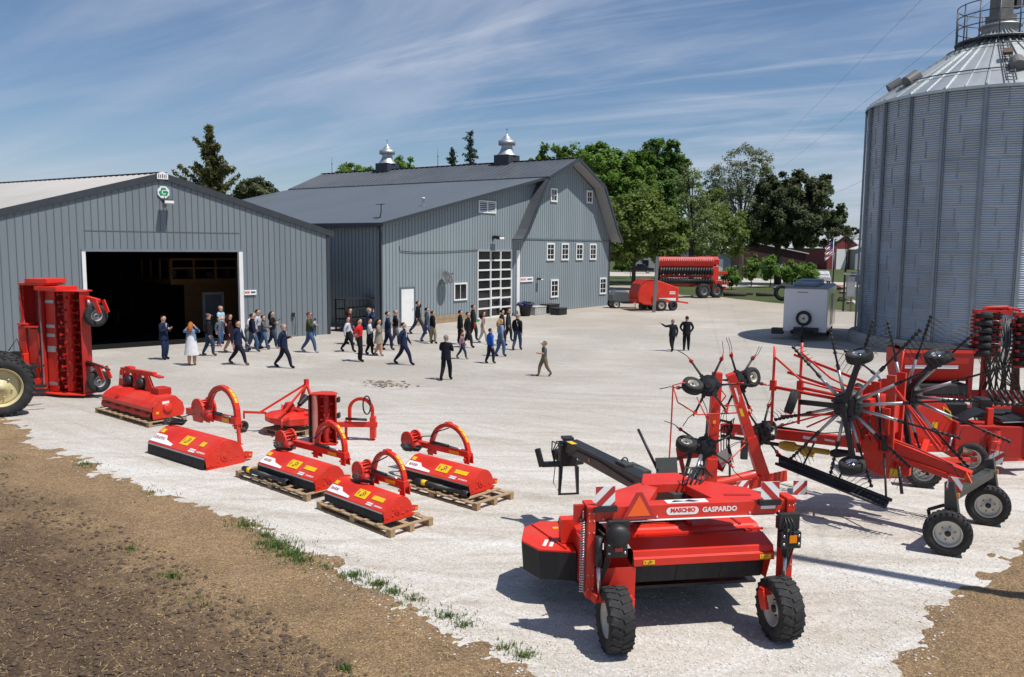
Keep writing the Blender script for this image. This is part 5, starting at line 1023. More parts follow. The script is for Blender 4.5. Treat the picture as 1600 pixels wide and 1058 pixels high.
# wide shredder on the far pallet
A1 = radians(-39.7); O1 = V((-12.33, 24.31, 0))
pallet(off(O1, A1, -.1, .02), A1, 3.25, 1.1, 'far pallet under the wide shredder, seen edge on')
t = thing('shredder', 'wide red shredder with two round openings in its headstock, on the far pallet', 'shredder', (off(O1, A1, 0, .1).x, off(O1, A1, 0, .1).y, .145), A1); Ls = 3.0
prof = [(.10, .22), (.08, .34), (.20, .46), (.42, .58), (.80, .60), (1.0, .40), (1.05, .2)]
q = MB(); q.plate(prof, .02, Ls-.02, .015); q.build('hood', RED, t, .005)
for x in (0, Ls-.02): q = MB(); q.prism([(.12, .02)] + prof + [(1.0, .04)], x, x+.02); q.lathe([(.14, 0), (.14, .03), (.09, .06), (0, .06)], (x+(.02 if x else 0), .55, .3), (1 if x else -1, 0, 0), 14); q.build('end_plate', RED, t)
q = MB(); q.lathe([(.10, .03), (.10, Ls-.03)], (0, .14, .12), (1, 0, 0), 14); q.build('roller', RED2, t)
for i in range(10): q = MB(); q.plate([(.05, .06), (.07, .22)], .03+i*.296, .31+i*.296, .008); q.build('rubber_flap', FLAP if i % 2 else RED2, t)
for i in range(4): q = MB(); q.bar((.25+i*.8, .12, .36), (.65+i*.8, .12, .36), .03, .05); q.build('flap_hinge', RED2, t)
for x in (.5, 1.25):
    q = MB(); P = arch_pts(x-.33, x+.33, .55, 1.10, .75, 12, r=.28)
    for A_, B_ in zip(P, P[1:]): d = (V(B_)-V(A_)).normalized()*.015; q.bar(V(A_)-d, V(B_)+d, .14, .09, 0, up=(0, 1, 0))
    q.build('headstock_arch', RED, t, .006)
    q = MB(); q.lathe([(0, -.1), (.16, -.1), (.18, .05), (.10, .14), (0, .14)], (x, .7, .78), (0, -1, 0), 14); q.build('shaft_guard', BLACK, t)
q = MB(); q.bar((-.05, .75, 1.08), (1.95, .75, 1.12), .12, .10); q.bar((1.7, .75, 1.1), (2.25, .8, 1.05), .16, .05); q.bb(.3, .62, .66, .84, 1.12, 1.2); q.build('top_beam', RED, t, .006)
q = MB(); q.prism([(-.15, .55), (.18, .55), (.15, 1.06), (-.02, 1.06)], .66, .72, 'y'); q.build('headstock_plate', RED, t); q = MB(); q.prism([(1.55, .55), (2.1, .55), (1.72, 1.06), (1.6, 1.06)], .66, .72, 'y'); q.build('headstock_plate', RED, t)
q = MB(); q.bb(2.05, 2.5, .55, .95, .58, .78); q.build('gearbox', RED2, t, .02)
sticker(t, (.05, .655, .86), (1,0,0), (0,0,1), .22, .1, WSTK); sticker(t, (.9, .125, .44), (1,0,0), (0,.5,.5), .2, .1, RED2); sticker(t, (Ls+.001, .5, .46), (0,1,0), (0,0,1), .2, .08, WSTK); sticker(t, (Ls+.001, .25, .2), (0,1,0), (0,0,1), .08, .06, YEL)
# finishing mower with an A-frame
Af = radians(-40); Of = G(447, 662)
pallet(off(V((-6.62, 21.75, 0)), Af, -.1, .1), Af, 1.15, 1.1, 'square pallet under the small finishing mower')
t = thing('finishing_mower', 'small red finishing mower with an A-frame hitch and little black wheels on a square pallet', 'mower', (-5.95, 22.0, .15), Af)
q = MB(); q.prism([(-.75, -.1), (-.55, -.42), (-.15, -.52), (.15, -.52), (.55, -.42), (.75, -.1), (.7, .4), (-.7, .4)], .14, .34, 'z'); q.lathe([(.62, .34), (.40, .40), (.18, .42), (0, .42)], (0, -.05, 0), n=20); q.build('deck', RED, t, .02)
q = MB(); q.lathe([(0, .40), (.16, .40), (.16, .55), (.10, .66), (0, .66)], (0, -.02, 0), n=12); q.bb(-.3, .3, .05, .25, .36, .48); q.build('gearbox', RED2, t, .01)
q = MB()
for s_ in (-1, 1): q.bar((s_*.42, .55, .35), (.0, .55, 1.10), .05, .07); q.bar((s_*.03, .55, 1.08), (s_*.45, -.65, .40), .045, .05)
q.bar((-.45, .55, .35), (.45, .55, .35), .07, .07); q.bb(-.05, .05, .5, .6, 1.02, 1.22); q.build('a_frame', RED, t)
for s_ in (-1, 1):
    for y, yy in ((-.85, -.40), (.35, .1)):
        q = MB(); q.bar((s_*.5, yy, .36), (s_*.86, y, .40), .06, .06); q.tube([(s_*.86, y, .44), (s_*.86, y, .22)], .025, 6); q.build('wheel_arm', RED, t); wheel(t, (s_*.86, y-.03, .02), (s_, 0, 0), .15, .09, .08, n=14, rim_m=BLACK)
q = MB(); q.lathe([(.07, 0), (.09, .3), (.09, .32)], (0, .3, .55), (0, .8, .6), 12); q.build('shaft_guard', BLACK, t)
# verge mower with its cutting head folded upright
Av = radians(-4); Ov = V((-4.75, 20.45, 0))
t = thing('verge_mower', 'red verge mower with its cutting head folded upright beside an arched headstock', 'mower', Ov, Av); Hv = 1.28
q = MB(); q.prism([(-.31, .15), (-.30, .34), (-.12, .52), (.14, .52), (.31, .32), (.33, .16), (.318, .16), (.30, .31), (.135, .505), (-.115, .505), (-.288, .33), (-.298, .15)], .03, Hv, 'z'); q.build('hood', RED, t)
for z in (.02, Hv): q = MB(); q.prism([(-.33, .05), (-.32, .34), (-.12, .54), (.14, .54), (.34, .32), (.36, .05)], z, z+.02, 'z'); q.build('end_plate', RED, t)
q = MB(); q.lathe([(.075, .05), (.075, Hv-.01)], (-.2, .12, 0), (0, 0, 1), 14); q.build('roller', mat('polished_roller', (.50, .20, .17), .3, .3), t)
q = MB(); q.lathe([(.085, .06), (.085, Hv-.02)], (.06, .26, 0), (0, 0, 1), 14)
for i in range(26): a = i*2.4; z = .1+i*.044; c = V((.06, .26, z)); d = V((cos(a), sin(a), 0)); q.bar(c+d*.07, c+d*.16, .03, .04)
q.build('flail_rotor', RED2, t)
q = MB(); q.bb(-.345, -.318, .05, .3, .05, Hv-.02); q.build('rubber_flap', FLAP, t)
for z in (.25, .75, 1.15): q = MB(); q.bb(.362, .42, .1, .26, z-.06, z+.06); q.build('skid_bracket', BLACK, t)
q = MB(); q.bar((.2, .62, .42), (1.25, .72, .42), .11, .13); q.build('beam', RED, t, .006)
P = arch_pts(.52, 1.12, .36, 1.08, .75); q = MB()
for A_, B_ in zip(P, P[1:]): d = (V(B_)-V(A_)).normalized()*.012; q.bar(V(A_)-d, V(B_)+d, .08, .09, 0, up=(0, 1, 0))
q.build('headstock_arch', RED, t, .006)
for x in (.42, 1.12): q = MB(); q.bar((x, .75, .5), (x, .75, .02), .06, .06); q.bb(x-.06, x+.06, .68, .82, 0, .02); q.build('parking_leg', RED, t)
q = MB(); q.bb(1.06, 1.2, .66, .84, .06, .62); q.build('hitch_plate', RED, t, .01)
q = MB()
for k in range(3): q.tube([(.98+.10*cos(a*pi/8), .70+.02*k, .92+.24*sin(a*pi/8)) for a in range(17)], .016, 6)
q.build('hydraulic_hose', HOSE, t)
q = MB(); q.tube([(.45, .6, .58), (1.0, .62, .56)], .035, 8); q.build('hydraulic_ram', BLACK, t)
# ================================================================== large mower conditioner in front
Mo = V((2.39, 10.1, 0)); t = mc = thing('mower_conditioner', 'large red mower conditioner on two big tyres with a black drawbar, nearest the camera', 'mower', Mo, radians(9))
wheel(t, (-1.09, 0, .40), (-1, 0, 0), .40, .32, .22, tread=22, n=40); wheel(t, (1.11, .02, .40), (-1, 0, 0), .40, .32, .22, tread=22, n=40)
for x, s_ in ((-1.36, -1), (1.30, 1)):
    q = MB(); q.bb(x-.055, x+.055, .20, .44, .60, 1.76); q.bb(x-.065, x+.065, .18, .46, 1.76, 1.80); q.build('post', RED, t, .01)
    q = MB(); q.bar((x, .3, .68), (x*.93, .14, .60), .10, .12); q.bar((x*.93, .16, .62), (x-s_*.42 if s_ > 0 else x+.52, .10, .60), .10, .10); q.bar((x-s_*.42 if s_ > 0 else x+.52, .08, .62), (x-s_*.40 if s_ > 0 else x+.48, .0, .40), .05, .12); q.build('wheel_arm', RED, t, .01)
    q = MB(); q.tube([(x+s_*.02-s_*.10, .14, 1.42), (x+s_*.02-s_*.10, .14, 1.05)], .05, 12); q.tube([(x+s_*.02-s_*.10, .14, 1.05), (x+s_*.02-s_*.12, .14, .66)], .026, 10, 1); q.build('hydraulic_ram', [BLACK, STEEL], t)
q = MB()
for i in range(90): a = i*pi/4; q.v  # spring drawn as one helix
q.tube([(-1.455+.032*cos(i*pi/3.2), .26+.032*sin(i*pi/3.2), .66+.0050*i) for i in range(190)], .008, 5); q.tube([(-1.455, .26, 1.6), (-1.455, .26, 1.72)], .012, 6); q.build('spring', STEEL, t)
q = MB(); q.bb(-1.56, -1.42, .3, .36, 1.56, 1.78); q.build('spring_bracket', RED2, t)
q = MB(); q.bb(-1.30, 1.24, .24, .44, 1.58, 1.765); q.build('rear_beam', RED, t, .008)
q = MB(); q.bb(-1.26, 1.20, .2, .5, 1.572, 1.579); q.build('beam_lip', WHITE, t)
q = MB()
for i in range(3): q.tube([(-1.28+.04*i, .18, 1.5-.05*i), (-1.18, .1, 1.42-.04*i), (-1.2+.03*i, .12, 1.1), (-1.26, .16, .75)], .012, 5)
for i in range(3): q.tube([(1.2+.03*i, .2, 1.6), (1.18+.05*i, .06, 1.48), (1.22+.04*i, .1, 1.15), (1.26, .2, .8)], .012, 5)
q.tube([(-1.2, .6, 1.5), (-.8, .9, 1.36), (-.3, 1.1, 1.34), (.3, 1.0, 1.36), (.9, .8, 1.42), (1.2, .5, 1.5)], .014, 5); q.tube([(-.9, .55, 1.62), (-.95, .8, 1.42), (-.7, 1.1, 1.26)], .014, 5); q.tube([(.5, .7, 1.6), (.4, .9, 1.42), (.15, 1.2, 1.38)], .016, 5); q.build('hydraulic_hose', HOSE, t)
q = MB()
for x in (-1.36, 1.30):
    for z in (.72, .9, 1.45, 1.6, 1.7):
        for dx in (-.03, .03): q.lathe([(.010, 0), (.010, .010), (0, .010)], (x+dx, .2, z), (0, -1, 0), 6)
for x in (-1.2, -.5, .75, 1.15): q.lathe([(.013, 0), (.013, .012), (0, .012)], (x, .24, 1.61), (0, -1, 0), 6)
for i in range(12): q.lathe([(.010, 0), (.010, .010), (0, .010)], (-.7+i*.16, .272, 1.03), (0, -1, 0), 6)
q.build('bolt_row', STEEL, t)['kind'] = 'stuff'
q = MB(); q.bar((.55, .6, 1.748), (.9, .55, 1.748), .05, .012); q.build('frame_bracket', RED2, t)
for x in (-.55, .25, .95): q = MB(); q.bar((x, .95, 1.215), (x, 1.44, 1.215), .04, .02); q.box((x, .7, 1.21), (.10, .05, .03)); q.build('hood_latch', RED2, t)
q = MB(); q.prism([(-1.02, .44), (-.55, .44), (-.22, 1.05), (-.4, 1.3), (-.9, .95)], 1.62, 1.745, 'z'); q.prism([(.35, .44), (1.1, .44), (1.02, .9), (.55, 1.3), (.2, 1.12)], 1.62, 1.745, 'z'); q.prism([(-.4, 1.2), (.5, 1.2), (.3, 1.75), (-.2, 1.75)], 1.62, 1.745, 'z'); q.build('top_frame', RED, t, .008)
q = MB(); q.bb(-.35, .2, .27, .41, 1.766, 1.77); q.build('white_sticker', WSTK, t)
q = MB(); q.prism([(-.3, .30), (-.22, .38), (-.1, .34), (-.02, .39), (.1, .31), (.0, .29), (-.12, .32)], 1.7705, 1.772, 'z'); q.build('pictogram', BLKINK, t)
yb = .2385
q = MB(); n = 10; q.prism([(-.165+.05*cos(pi/2+pi*i/n), 1.675+.05*sin(pi/2+pi*i/n)) for i in range(n+1)] + [(.165+.05*cos(-pi/2+pi*i/n), 1.675+.05*sin(-pi/2+pi*i/n)) for i in range(n+1)], yb-.002, yb, 'y'); lp = q.build('logo_plate', WSTK, t); lp.location.x = -.16
text('lettering', 'MASCHIO', .075, frame((-.155, yb-.003, 1.682), (1,0,0), (0,0,1)), MATS['red_paint'], t, .001, .004)
text('lettering', 'GASPARDO', .09, frame((.34, yb-.001, 1.675), (1,0,0), (0,0,1)), WSTK, t, .001, .003)
sticker(t, (1.0, yb, 1.675), (1,0,0), (0,0,1), .2, .04, WSTK)
q = MB(); q.prism([(-.97, 1.60), (-.53, 1.60), (-.56, 1.66), (-.71, 1.95), (-.79, 1.95), (-.94, 1.66)], .195, .205, 'y'); st = q.build('slow_vehicle_triangle', REDSTR, t)
q = MB(); q.prism([(-.90, 1.645), (-.60, 1.645), (-.75, 1.91)], .190, .1945, 'y'); q.build('reflective_face', ORANGE, st)
def hazard_board(par, cx, cy, cz, s_=.25, mirror=1, name='hazard_board'):
    q = MB(); q.bb(cx-s_/2, cx+s_/2, cy-.004, cy+.004, cz-s_/2, cz+s_/2); b_ = q.build(name, WSTK, par); q = MB(); h = s_/2-.001; w_ = s_*.36
    def clip(c0, c1):                                                # diagonal stripe between x+z=c0..c1 clipped to the square
        poly = [(-h, -h), (h, -h), (h, h), (-h, h)]
        for (sgn, c) in ((1, c0), (-1, -c1)):
            o_ = []
            for i in range(len(poly)):
                A_, B_ = poly[i], poly[(i+1) % len(poly)]; fa = sgn*(A_[0]-A_[1])-c if sgn > 0 else -(A_[0]-A_[1])-c; fb = sgn*(B_[0]-B_[1])-c if sgn > 0 else -(B_[0]-B_[1])-c
                if fa >= 0: o_.append(A_)
                if fa*fb < 0: tt = fa/(fa-fb); o_.append((A_[0]+(B_[0]-A_[0])*tt, A_[1]+(B_[1]-A_[1])*tt))
            poly = o_
            if not poly: return
        q.prism([(cx+mirror*x, cz+z) for x, z in poly], cy-.006, cy-.0045, 'y')
    for c in (-s_*1.0, -s_*.12, s_*.76): clip(c-w_*.0, c+s_*.42)
    q.build('red_stripe', REDSTR, b_); return b_
hazard_board(t, -1.19, .2, 1.92, .25, 1); hazard_board(t, 1.0, .2, 1.90, .25, -1)
for x in (-1.19, 1.0): q = MB(); q.bb(x-.15, x+.15, .17, .235, 1.72, 1.79); q.build('board_bracket', BLACK, t)
for x, s_ in ((-1.04, -1), (1.28, 1)):
    q = MB(); q.bb(x-.16, x+.12, .08, .2, 1.16, 1.38); q.box((x-s_*.02, .2, 1.5), (.28, .12, .22)); q.build('lamp_bracket', BLACK, t, .01)
    q = MB(); q.bb(x-.05, x+.05, .065, .079, 1.24, 1.34); q.build('tail_light', AMBER if s_ > 0 else REDLENS, t)
    q = MB()
    for i in (-.12, .085): q.lathe([(.018, 0), (.018, .01), (0, .01)], (x+i, .08, 1.22), (0, -1, 0), 8); q.lathe([(.018, 0), (.018, .01), (0, .01)], (x+i, .08, 1.33), (0, -1, 0), 8)
    q.build('bolt', STEEL, t)
q = MB(); q.lathe([(.0, 0), (.14, 0), (.15, .1), (.12, .16), (0, .16)], (-1.06, .12, 1.45), (0, -1, 0), 16); q.build('hydraulic_accumulator', BLACK, t)
# mowing deck: hoods, lip, curtains
q = MB(); q.plate([(.33, .955), (.27, .965), (.27, 1.05), (.30, 1.06), (.31, 1.13), (.62, 1.20), (.64, 1.165), (.95, 1.18)], -.78, 1.13, .012); q.build('rear_hood', RED, t, .003)
q = MB(); q.plate([(.92, 1.165), (.97, 1.20), (1.45, 1.20), (1.55, 1.12), (2.1, 1.0)], -.95, 1.22, .012); q.build('middle_hood', RED, t, .003)
q = MB(); q.bar((-.85, .72, 1.20), (1.18, .72, 1.22), .03, .03); q.bar((-.6, 1.05, 1.22), (-.6, 1.5, 1.22), .06, .05); q.bar((.25, 1.02, 1.22), (.25, 1.5, 1.22), .05, .06); q.build('hood_rib', RED, t)
q = MB(); q.bb(-.5, .1, 1.15, 1.4, 1.22, 1.36); q.bb(-.3, .35, 1.3, 1.5, 1.24, 1.32); q.tube([(-.7, 1.0, 1.3), (-.4, 1.2, 1.42), (.2, 1.2, 1.4), (.7, 1.25, 1.3)], .03, 6); q.build('gearbox', BLACK, t, .01)
for x in (-.58, 1.0): warn_sticker(t, (x, .255, 1.008), (1,0,0), (0,0,1), .15, .055)
for x0_, x1_ in ((-.72, -.1), (-.09, .52), (.53, 1.12)): q = MB(); q.plate([(.62, .60), (.56, .8), (.50, .99)], x0_, x1_, .008); q.build('rubber_curtain', FLAP, t)
q = MB(); q.lathe([(.15, -.7), (.15, 1.1)], (0, .95, .74), (1, 0, 0), 16)
for i in range(30): a = i*2.1; x = -.66+i*.06; q.bar((x, .95+.14*cos(a), .74+.14*sin(a)), (x, .95+.24*cos(a), .74+.24*sin(a)), .02, .05)
q.build('conditioner_rotor', BLACK, t)
q = MB(); q.plate([(.30, .5), (.28, .95)], -1.30, -.75, .012); q.prism([(.5, .5), (.36, .95), (1.4, 1.1), (1.6, .5)], -.80, -.785); q.build('side_panel', RED, t); q = MB(); q.prism([(.5, .62), (.32, 1.1), (1.4, 1.12), (1.6, .5)], 1.13, 1.145); q.build('side_panel', RED, t); q = MB(); q.prism([(.6, .40), (.6, 1.1), (2.2, 1.0), (2.2, .40)], -1.28, -1.26); q.build('side_panel', RED, t)
# cutter bar with its left outer hood
q = MB(); q.bb(-1.75, 1.5, 1.5, 2.3, .34, .42); q.bb(-1.3, 1.2, .9, 1.5, .38, .42); q.build('cutter_bar', BLACK, t)
hood2 = [(-1.98, 1.75), (-1.80, 1.36), (-1.30, 1.22), (-1.26, 2.5), (-1.55, 2.55), (-1.85, 2.3)]
q = MB(); q.prism(hood2, .80, .83, 'z'); q.bar((-1.72, 2.4, .84), (-1.42, 1.3, .84), .02, .03); q.build('outer_hood', RED, t, .006)
q = MB(); q.prism([(-1.28, .5), (-1.28, 1.1), (-1.1, 1.15), (-1.1, .5)], 1.3, 1.5, 'y'); q.bar((-1.30, 1.6, .84), (-1.30, 1.6, 1.18), .3, .16); q.build('hood_support', RED, t)
q = MB()
for A_, B_ in zip([hood2[5], hood2[0], hood2[1], hood2[2]], [hood2[0], hood2[1], hood2[2], hood2[3]]):
    q.add([(A_[0], A_[1], .80), (B_[0], B_[1], .80), (B_[0]*.985, B_[1], .40), (A_[0]*.985, A_[1], .40)], [(0,1,2,3)])
o_ = q.build('side_curtain', FLAP, t); so = o_.modifiers.new('thick', 'SOLIDIFY'); so.thickness = .012
q = MB(); q.prism([(2.55, .80), (2.6, .80), (2.62, .42), (2.57, .42)], -1.5, 1.5); q.build('front_curtain', FLAP, t)
q = MB(); q.plate([(2.05, 1.0), (2.5, .9), (2.6, .8)], -1.26, 1.45, .012); q.build('front_hood', RED, t)
sticker(t, (-1.66, 1.6, .8315), (.35,.94,0), (-.94,.35,0), .26, .05, WSTK); sticker(t, (-1.58, 1.55, .8315), (.35,.94,0), (-.94,.35,0), .22, .05, WSTK); sticker(t, (-1.38, 2.2, .8315), (1,0,0), (0,1,0), .1, .07, YEL)
# swinging drawbar
p0 = V((.12, 1.1, 1.50)); p1 = V((-.68, 4.5, 1.52)); d_ = (p1-p0).normalized()
q = MB(); q.bar(p0, p1, .20, .26, 0, w2=.16, h2=.22); q.build('drawbar', ANTHR, t, .012)
q = MB(); q.bar(p0.lerp(p1, .05)+V((0,0,.135)), p0.lerp(p1, .97)+V((0,0,.115)), .24, .012); q.build('drawbar_cap', BLACK, t)
m_ = p0.lerp(p1, .42); q = MB(); q.box(m_+V((.16, 0, .02)), (.22, .55, .22), rz=atan2(d_.y, d_.x)-pi/2); q.box(m_+V((0, .1, .16)), (.16, .3, .05), rz=atan2(d_.y, d_.x)-pi/2); q.build('tool_box', ANTHR, t, .01)
q = MB(); q.tube([m_+V((.02+.05*cos(a*pi/6), .15, .18+.06*sin(a*pi/6))) for a in range(7)], .012, 5); q.build('hose_ring', BLACK, t)
sticker(t, p1 + V((-.02, -.35, .127)), (d_.x, d_.y, 0), (-d_.y, d_.x, 0), .22, .1, YEL); e = p0.lerp(p1, .72); sticker(t, e + V((-.095, -.02, -.02)), (d_.x, d_.y, d_.z), (0, 0, 1), .04, .06, AMBER)
q = MB(); q.box(p1+V((0, .05, -.16)), (.3, .22, .42)); q.bar(p1+V((-.05, .1, -.36)), p1+V((-.42, .25, -.40)), .10, .09); q.bar(p1+V((-.42, .25, -.44)), p1+V((-.50, .3, -.12)), .09, .09); q.bar(p1+V((.05, .1, -.36)), p1+V((.30, .2, -.36)), .09, .08); q.bar(p1+V((.30, .2, -.40)), p1+V((.26, .22, -.12)), .07, .07); q.box(p1+V((-.02, 0, .13)), (.2, .2, .05)); q.build('hitch_head', BLACK, t, .01)
for dx in (-.12, .17):
    q = MB(); q.bar(p1+V((dx, .05, -.40)), (p1.x+dx*1.15, p1.y+.05, .62), .06, .10, 0, w2=.04, h2=.05); q.build('jack_leg', BLACK, t)
q = MB(); q.bar((p1.x-.16, p1.y+.05, .62), (p1.x+.22, p1.y+.05, .62), .03, .03); q.build('jack_foot', BLACK, t)
q = MB(); q.lathe([(0, 0), (.12, 0), (.12, .25), (.08, .3), (0, .3)], p1+V((-.02, .15, -.28)), (-.3, 1, .1), 12); q.build('gearbox_input', BLACK, t)
q = MB()
for k, dx in enumerate((-.12, -.06, .0)): q.tube([p1+V((dx, -.1, .02)), p1+V((dx*1.4-.10, .12, .05)), p1+V((-.22+dx*.3, .2, -.15)), p1+V((-.20, .15, -.42)), p1+V((-.08, .1, -.32))], .012, 6)
q.tube([p0.lerp(p1, .3)+V((-.12, 0, .0)), p0.lerp(p1, .6)+V((-.115, 0, .05)), p0.lerp(p1, .85)+V((-.11, 0, .03)), p0.lerp(p1, .93)+V((-.11, 0, -.12))], .012, 6); q.tube([p1+V((-.2, .15, -.4)), p1+V((-.24, .1, -.7)), p1+V((-.16, .1, -.85)), p1+V((-.08, .1, -.6))], .008, 5); q.build('hydraulic_hose', HOSE, t)
q = MB(); q.tube([(.22, 2.3, 1.62), (.0, 2.65, 2.2)], .022, 6); q.build('sensor_mast', BLACK, t)
q = MB(); q.box((.36, 2.3, 1.62), (.34, .02, .40), rx=-.3); q.build('mud_shield', ANTHR, t)
q = MB(); q.tube([(.30, 1.3, 1.56), (.62, 1.75, 1.78)], .055, 10); q.tube([(.62, 1.75, 1.78), (.78, 2.0, 1.92)], .028, 8, 1); q.bar((.1, 1.1, 1.5), (.4, 1.2, 1.62), .3, .08, 2); q.bar((.55, 1.5, 1.5), (.9, 1.3, 1.58), .16, .05, 2); q.build('swing_ram', [BLACK, STEEL, ANTHR], t)
q = MB()
for k in range(5): q.tube([(.15+.06*k, 1.1, 1.74), (.25+.08*k, 1.25, 1.95-.03*k), (.6, 1.4+.05*k, 1.9), (.78, 1.55+.06*k, 1.72)], .013, 5)
q.build('hose_bundle', HOSE, t)
# ================================================================== rotary rake
t = thing('rotary_rake', 'red rotary rake with tall folded spoked rotors and two white rimmed wheels at its tail', 'rake', (8.0, 14.1, 0), radians(45))
wheel(t, (-1.09, 0, .37), (-1, -.35, 0), .37, .24, .22, tread=26, dish=.1, n=40); wheel(t, (1.09, 0, .37), (-1, -.35, 0), .37, .24, .22, tread=26, dish=.1, n=40)
q = MB(); q.bar((0, 4.9, 1.18), (0, 2.0, 1.36), .18, .20); q.bar((0, 2.0, 1.36), (0, 1.55, 1.42), .26, .34); q.build('tongue', RED, t, .01)
sticker(t, (-.091, 2.9, 1.305), (0,-1,0), (0,0,1), .28, .06, WSTK); sticker(t, (-.091, 2.5, 1.33), (0,-1,0), (0,0,1), .2, .035, WSTK)
q = MB(); q.bar((0, 1.7, 1.44), (0, .02, 1.11), .24, .34, 0, w2=.18, h2=.17); q.bar((-.13, 1.62, 1.3), (-.13, .15, 1.03), .02, .12, 0, h2=.1); q.build('tail_beam', RED, t, .012)
q = MB(); q.prism([(-.05, 1.02), (.12, 1.02), (.05, 1.2)], -.14, -.10); q.build('reflective_triangle', ORANGE, t)
q = MB(); q.bar((-.95, .02, .96), (1.2, .02, .96), .16, .14); q.build('axle_beam', ANTHR, t, .01)
for x, s_ in ((-.95, -1), (1.2, 1)):
    q = MB(); q.prism([(-.13, .62), (.10, .62), (.13, 1.18), (-.02, 1.22)], x-.05, x+.05); q.build('leg_plate', ANTHR, t, .008)
    q = MB(); q.tube([(x-s_*.0, .02, .68), (x-s_*.0, .04, .40)], .045, 8); q.bar((x, .04, .40), (x+s_*.12 if s_ < 0 else x-.14, .04, .37), .08, .08); q.build('stub_axle', BLACK, t)
    q = MB(); q.bar((x, .12, .78), (x-.05, .35, .66), .04, .05); q.bar((x-.05, .35, .66), (x-.03, .32, .5), .035, .05); q.build('steering_rod', BLACK, t)
    hb = hazard_board(t, 0, 0, 0, .24, s_); hb.location = (x, -.02, 1.16) if s_ < 0 else (x+.22, 0, 1.2); hb.rotation_euler = (0, radians(8), radians(-62))
    q = MB(); q.box((x-.06, -.1, 1.0), (.05, .03, .07)); q.build('marker_lamp', AMBER, t)
for y, h in ((1.35, 2.75), (1.62, 2.6), (1.95, 2.45)):
    q = MB(); q.bar((-.16, y, 1.3), (-.2, y+.02, h), .07, .16); q.build('tower_plate', RED, t, .006); q = MB(); q.bar((.2, y, 1.3), (.3, y+.02, h), .07, .16); q.build('tower_plate', RED, t, .006)
q = MB(); q.bar((-.5, 1.75, 2.15), (.8, 1.7, 2.2), .30, .30); q.bar((-.3, 1.4, 1.9), (.4, 1.4, 1.9), .14, .5); q.build('rotor_carrier', RED, t, .01)
q = MB(); q.tube([(-.24, 1.4, 1.35), (-.26, 1.5, 2.0)], .05, 8); q.tube([(-.26, 1.5, 2.0), (-.27, 1.56, 2.4)], .026, 8, 1); q.build('lift_ram', [BLACK, STEEL], t)
q = MB(); q.bar((-.17, 1.5, 2.05), (-.175, 1.52, 2.13), .01, .12); q.build('sticker', WSTK, t)
def rake_rotor(xp, hub, tips, tyres, nm):
    hx = V((xp, hub[0], hub[1])); rr = random.Random(int(xp*10)+50)
    q = MB(); q.lathe([(0, -.02), (.20, -.02), (.27, .05), (.30, .16), (.2, .26), (.12, .32), (0, .32)], hx, (1, 0, 0), 20); hb = q.build('rotor_hub', ANTHR, t)
    q = MB(); q.box(hx-V((.06, 0, 0)), (.1, .36, .30)); q.lathe([(.09, 0), (.09, .05), (.05, .06), (0, .06)], hx-V((.11, 0, 0)), (-1, 0, 0), 12); q.build('gear_cover', BLACK, hb)
    for (y, z) in tips:
        tip = V((xp + rr.uniform(-.12, .12), y, z)); d = (tip-hx); Ln = d.length; d.normalize(); mid = hx + d*Ln*.50
        q = MB(); q.tube([hx+d*.22, mid], [.034, .026], 7, 0); q.tube([mid, tip], .020, 6, 1); q.lathe([(.035, -.05), (.035, .05)], mid, d, 8, 1); arm = q.build('tine_arm', [GALV, BLACK], t)
        side = V((rr.uniform(-1, -.4), 0, 0)) + d.cross(V((1, 0, 0)))*rr.choice((-.9, .9)) + V((0, -.25, -.1)); side.normalize(); q = MB()
        for k in range(6):
            c = tip - d*(.03+.085*k); q.lathe([(.034, -.022), (.034, .022)], c, d, 6, 0); q.tube([c, c+side*.16-d*.01, c+side*.40+V((0, 0, -.05))], [.006, .006, .004], 4, 0, caps=False)
        q.build('tine', BLACK, arm)
    for (y, z), (ay_, az_) in tyres:
        c = V((xp-.22, y, z)); q = MB(); q.bar(hx-V((.12, 0, 0)), c + (hx-c)*.12 + V((.05, 0, 0)), .07, .09); q.build('wheel_arm', BLACK, t); wheel(t, c, (-.35, ay_, az_), .24, .17, .12, n=22, name='rotor_wheel', rim_m=MATS['bare_steel'])
rake_rotor(-.6, (2.0, 2.15), [(2.37, 3.55), (1.56, 3.76), (.76, 3.66), (.18, 3.22), (-.09, 2.54), (.06, 1.86), (.78, 1.24), (1.42, .75), (2.23, .67), (2.99, .97), (3.4, 1.67), (3.07, 3.16)], [((1.72, 3.12), (.1, 1)), ((2.95, 2.12), (.8, .25)), ((1.74, 1.12), (.1, 1))], 'near')
rake_rotor(.95, (1.55, 2.2), [(1.9, 3.62), (1.1, 3.8), (.3, 3.62), (-.25, 3.0), (-.5, 2.3), (-.3, 1.6), (.3, 1.05), (1.0, .75), (1.8, .72), (2.6, 1.1), (3.0, 1.9), (2.7, 3.0)], [((.9, 3.05), (.1, 1)), ((1.3, 1.1), (.1, 1)), ((2.4, 2.15), (.6, .4))], 'far')
for i, (x, y, zt_, zb_) in enumerate([(-.62, 3.45, 3.12, 1.58), (-.3, 3.05, 3.2, 1.6)]):
    q = MB(); q.tube([(x, y, zb_), (x, y, zt_)], .028, 7); q.tube([(x, y, zt_-.05), (x, y, zt_-.2), (x, y-.6, zt_-.62), (x+.1, 1.9, 2.35)], .022, 6); q.tube([(x, y, 2.32), (x+.1, 1.9, 2.22)], .034, 7); q.tube([(x+.05, y-.15, 1.55), (x+.15, 2.0, 2.1)], .018, 5); q.bb(x-.05, x+.05, y-.05, y+.05, 2.25, 2.45); q.build('guard_bar', RED, t)
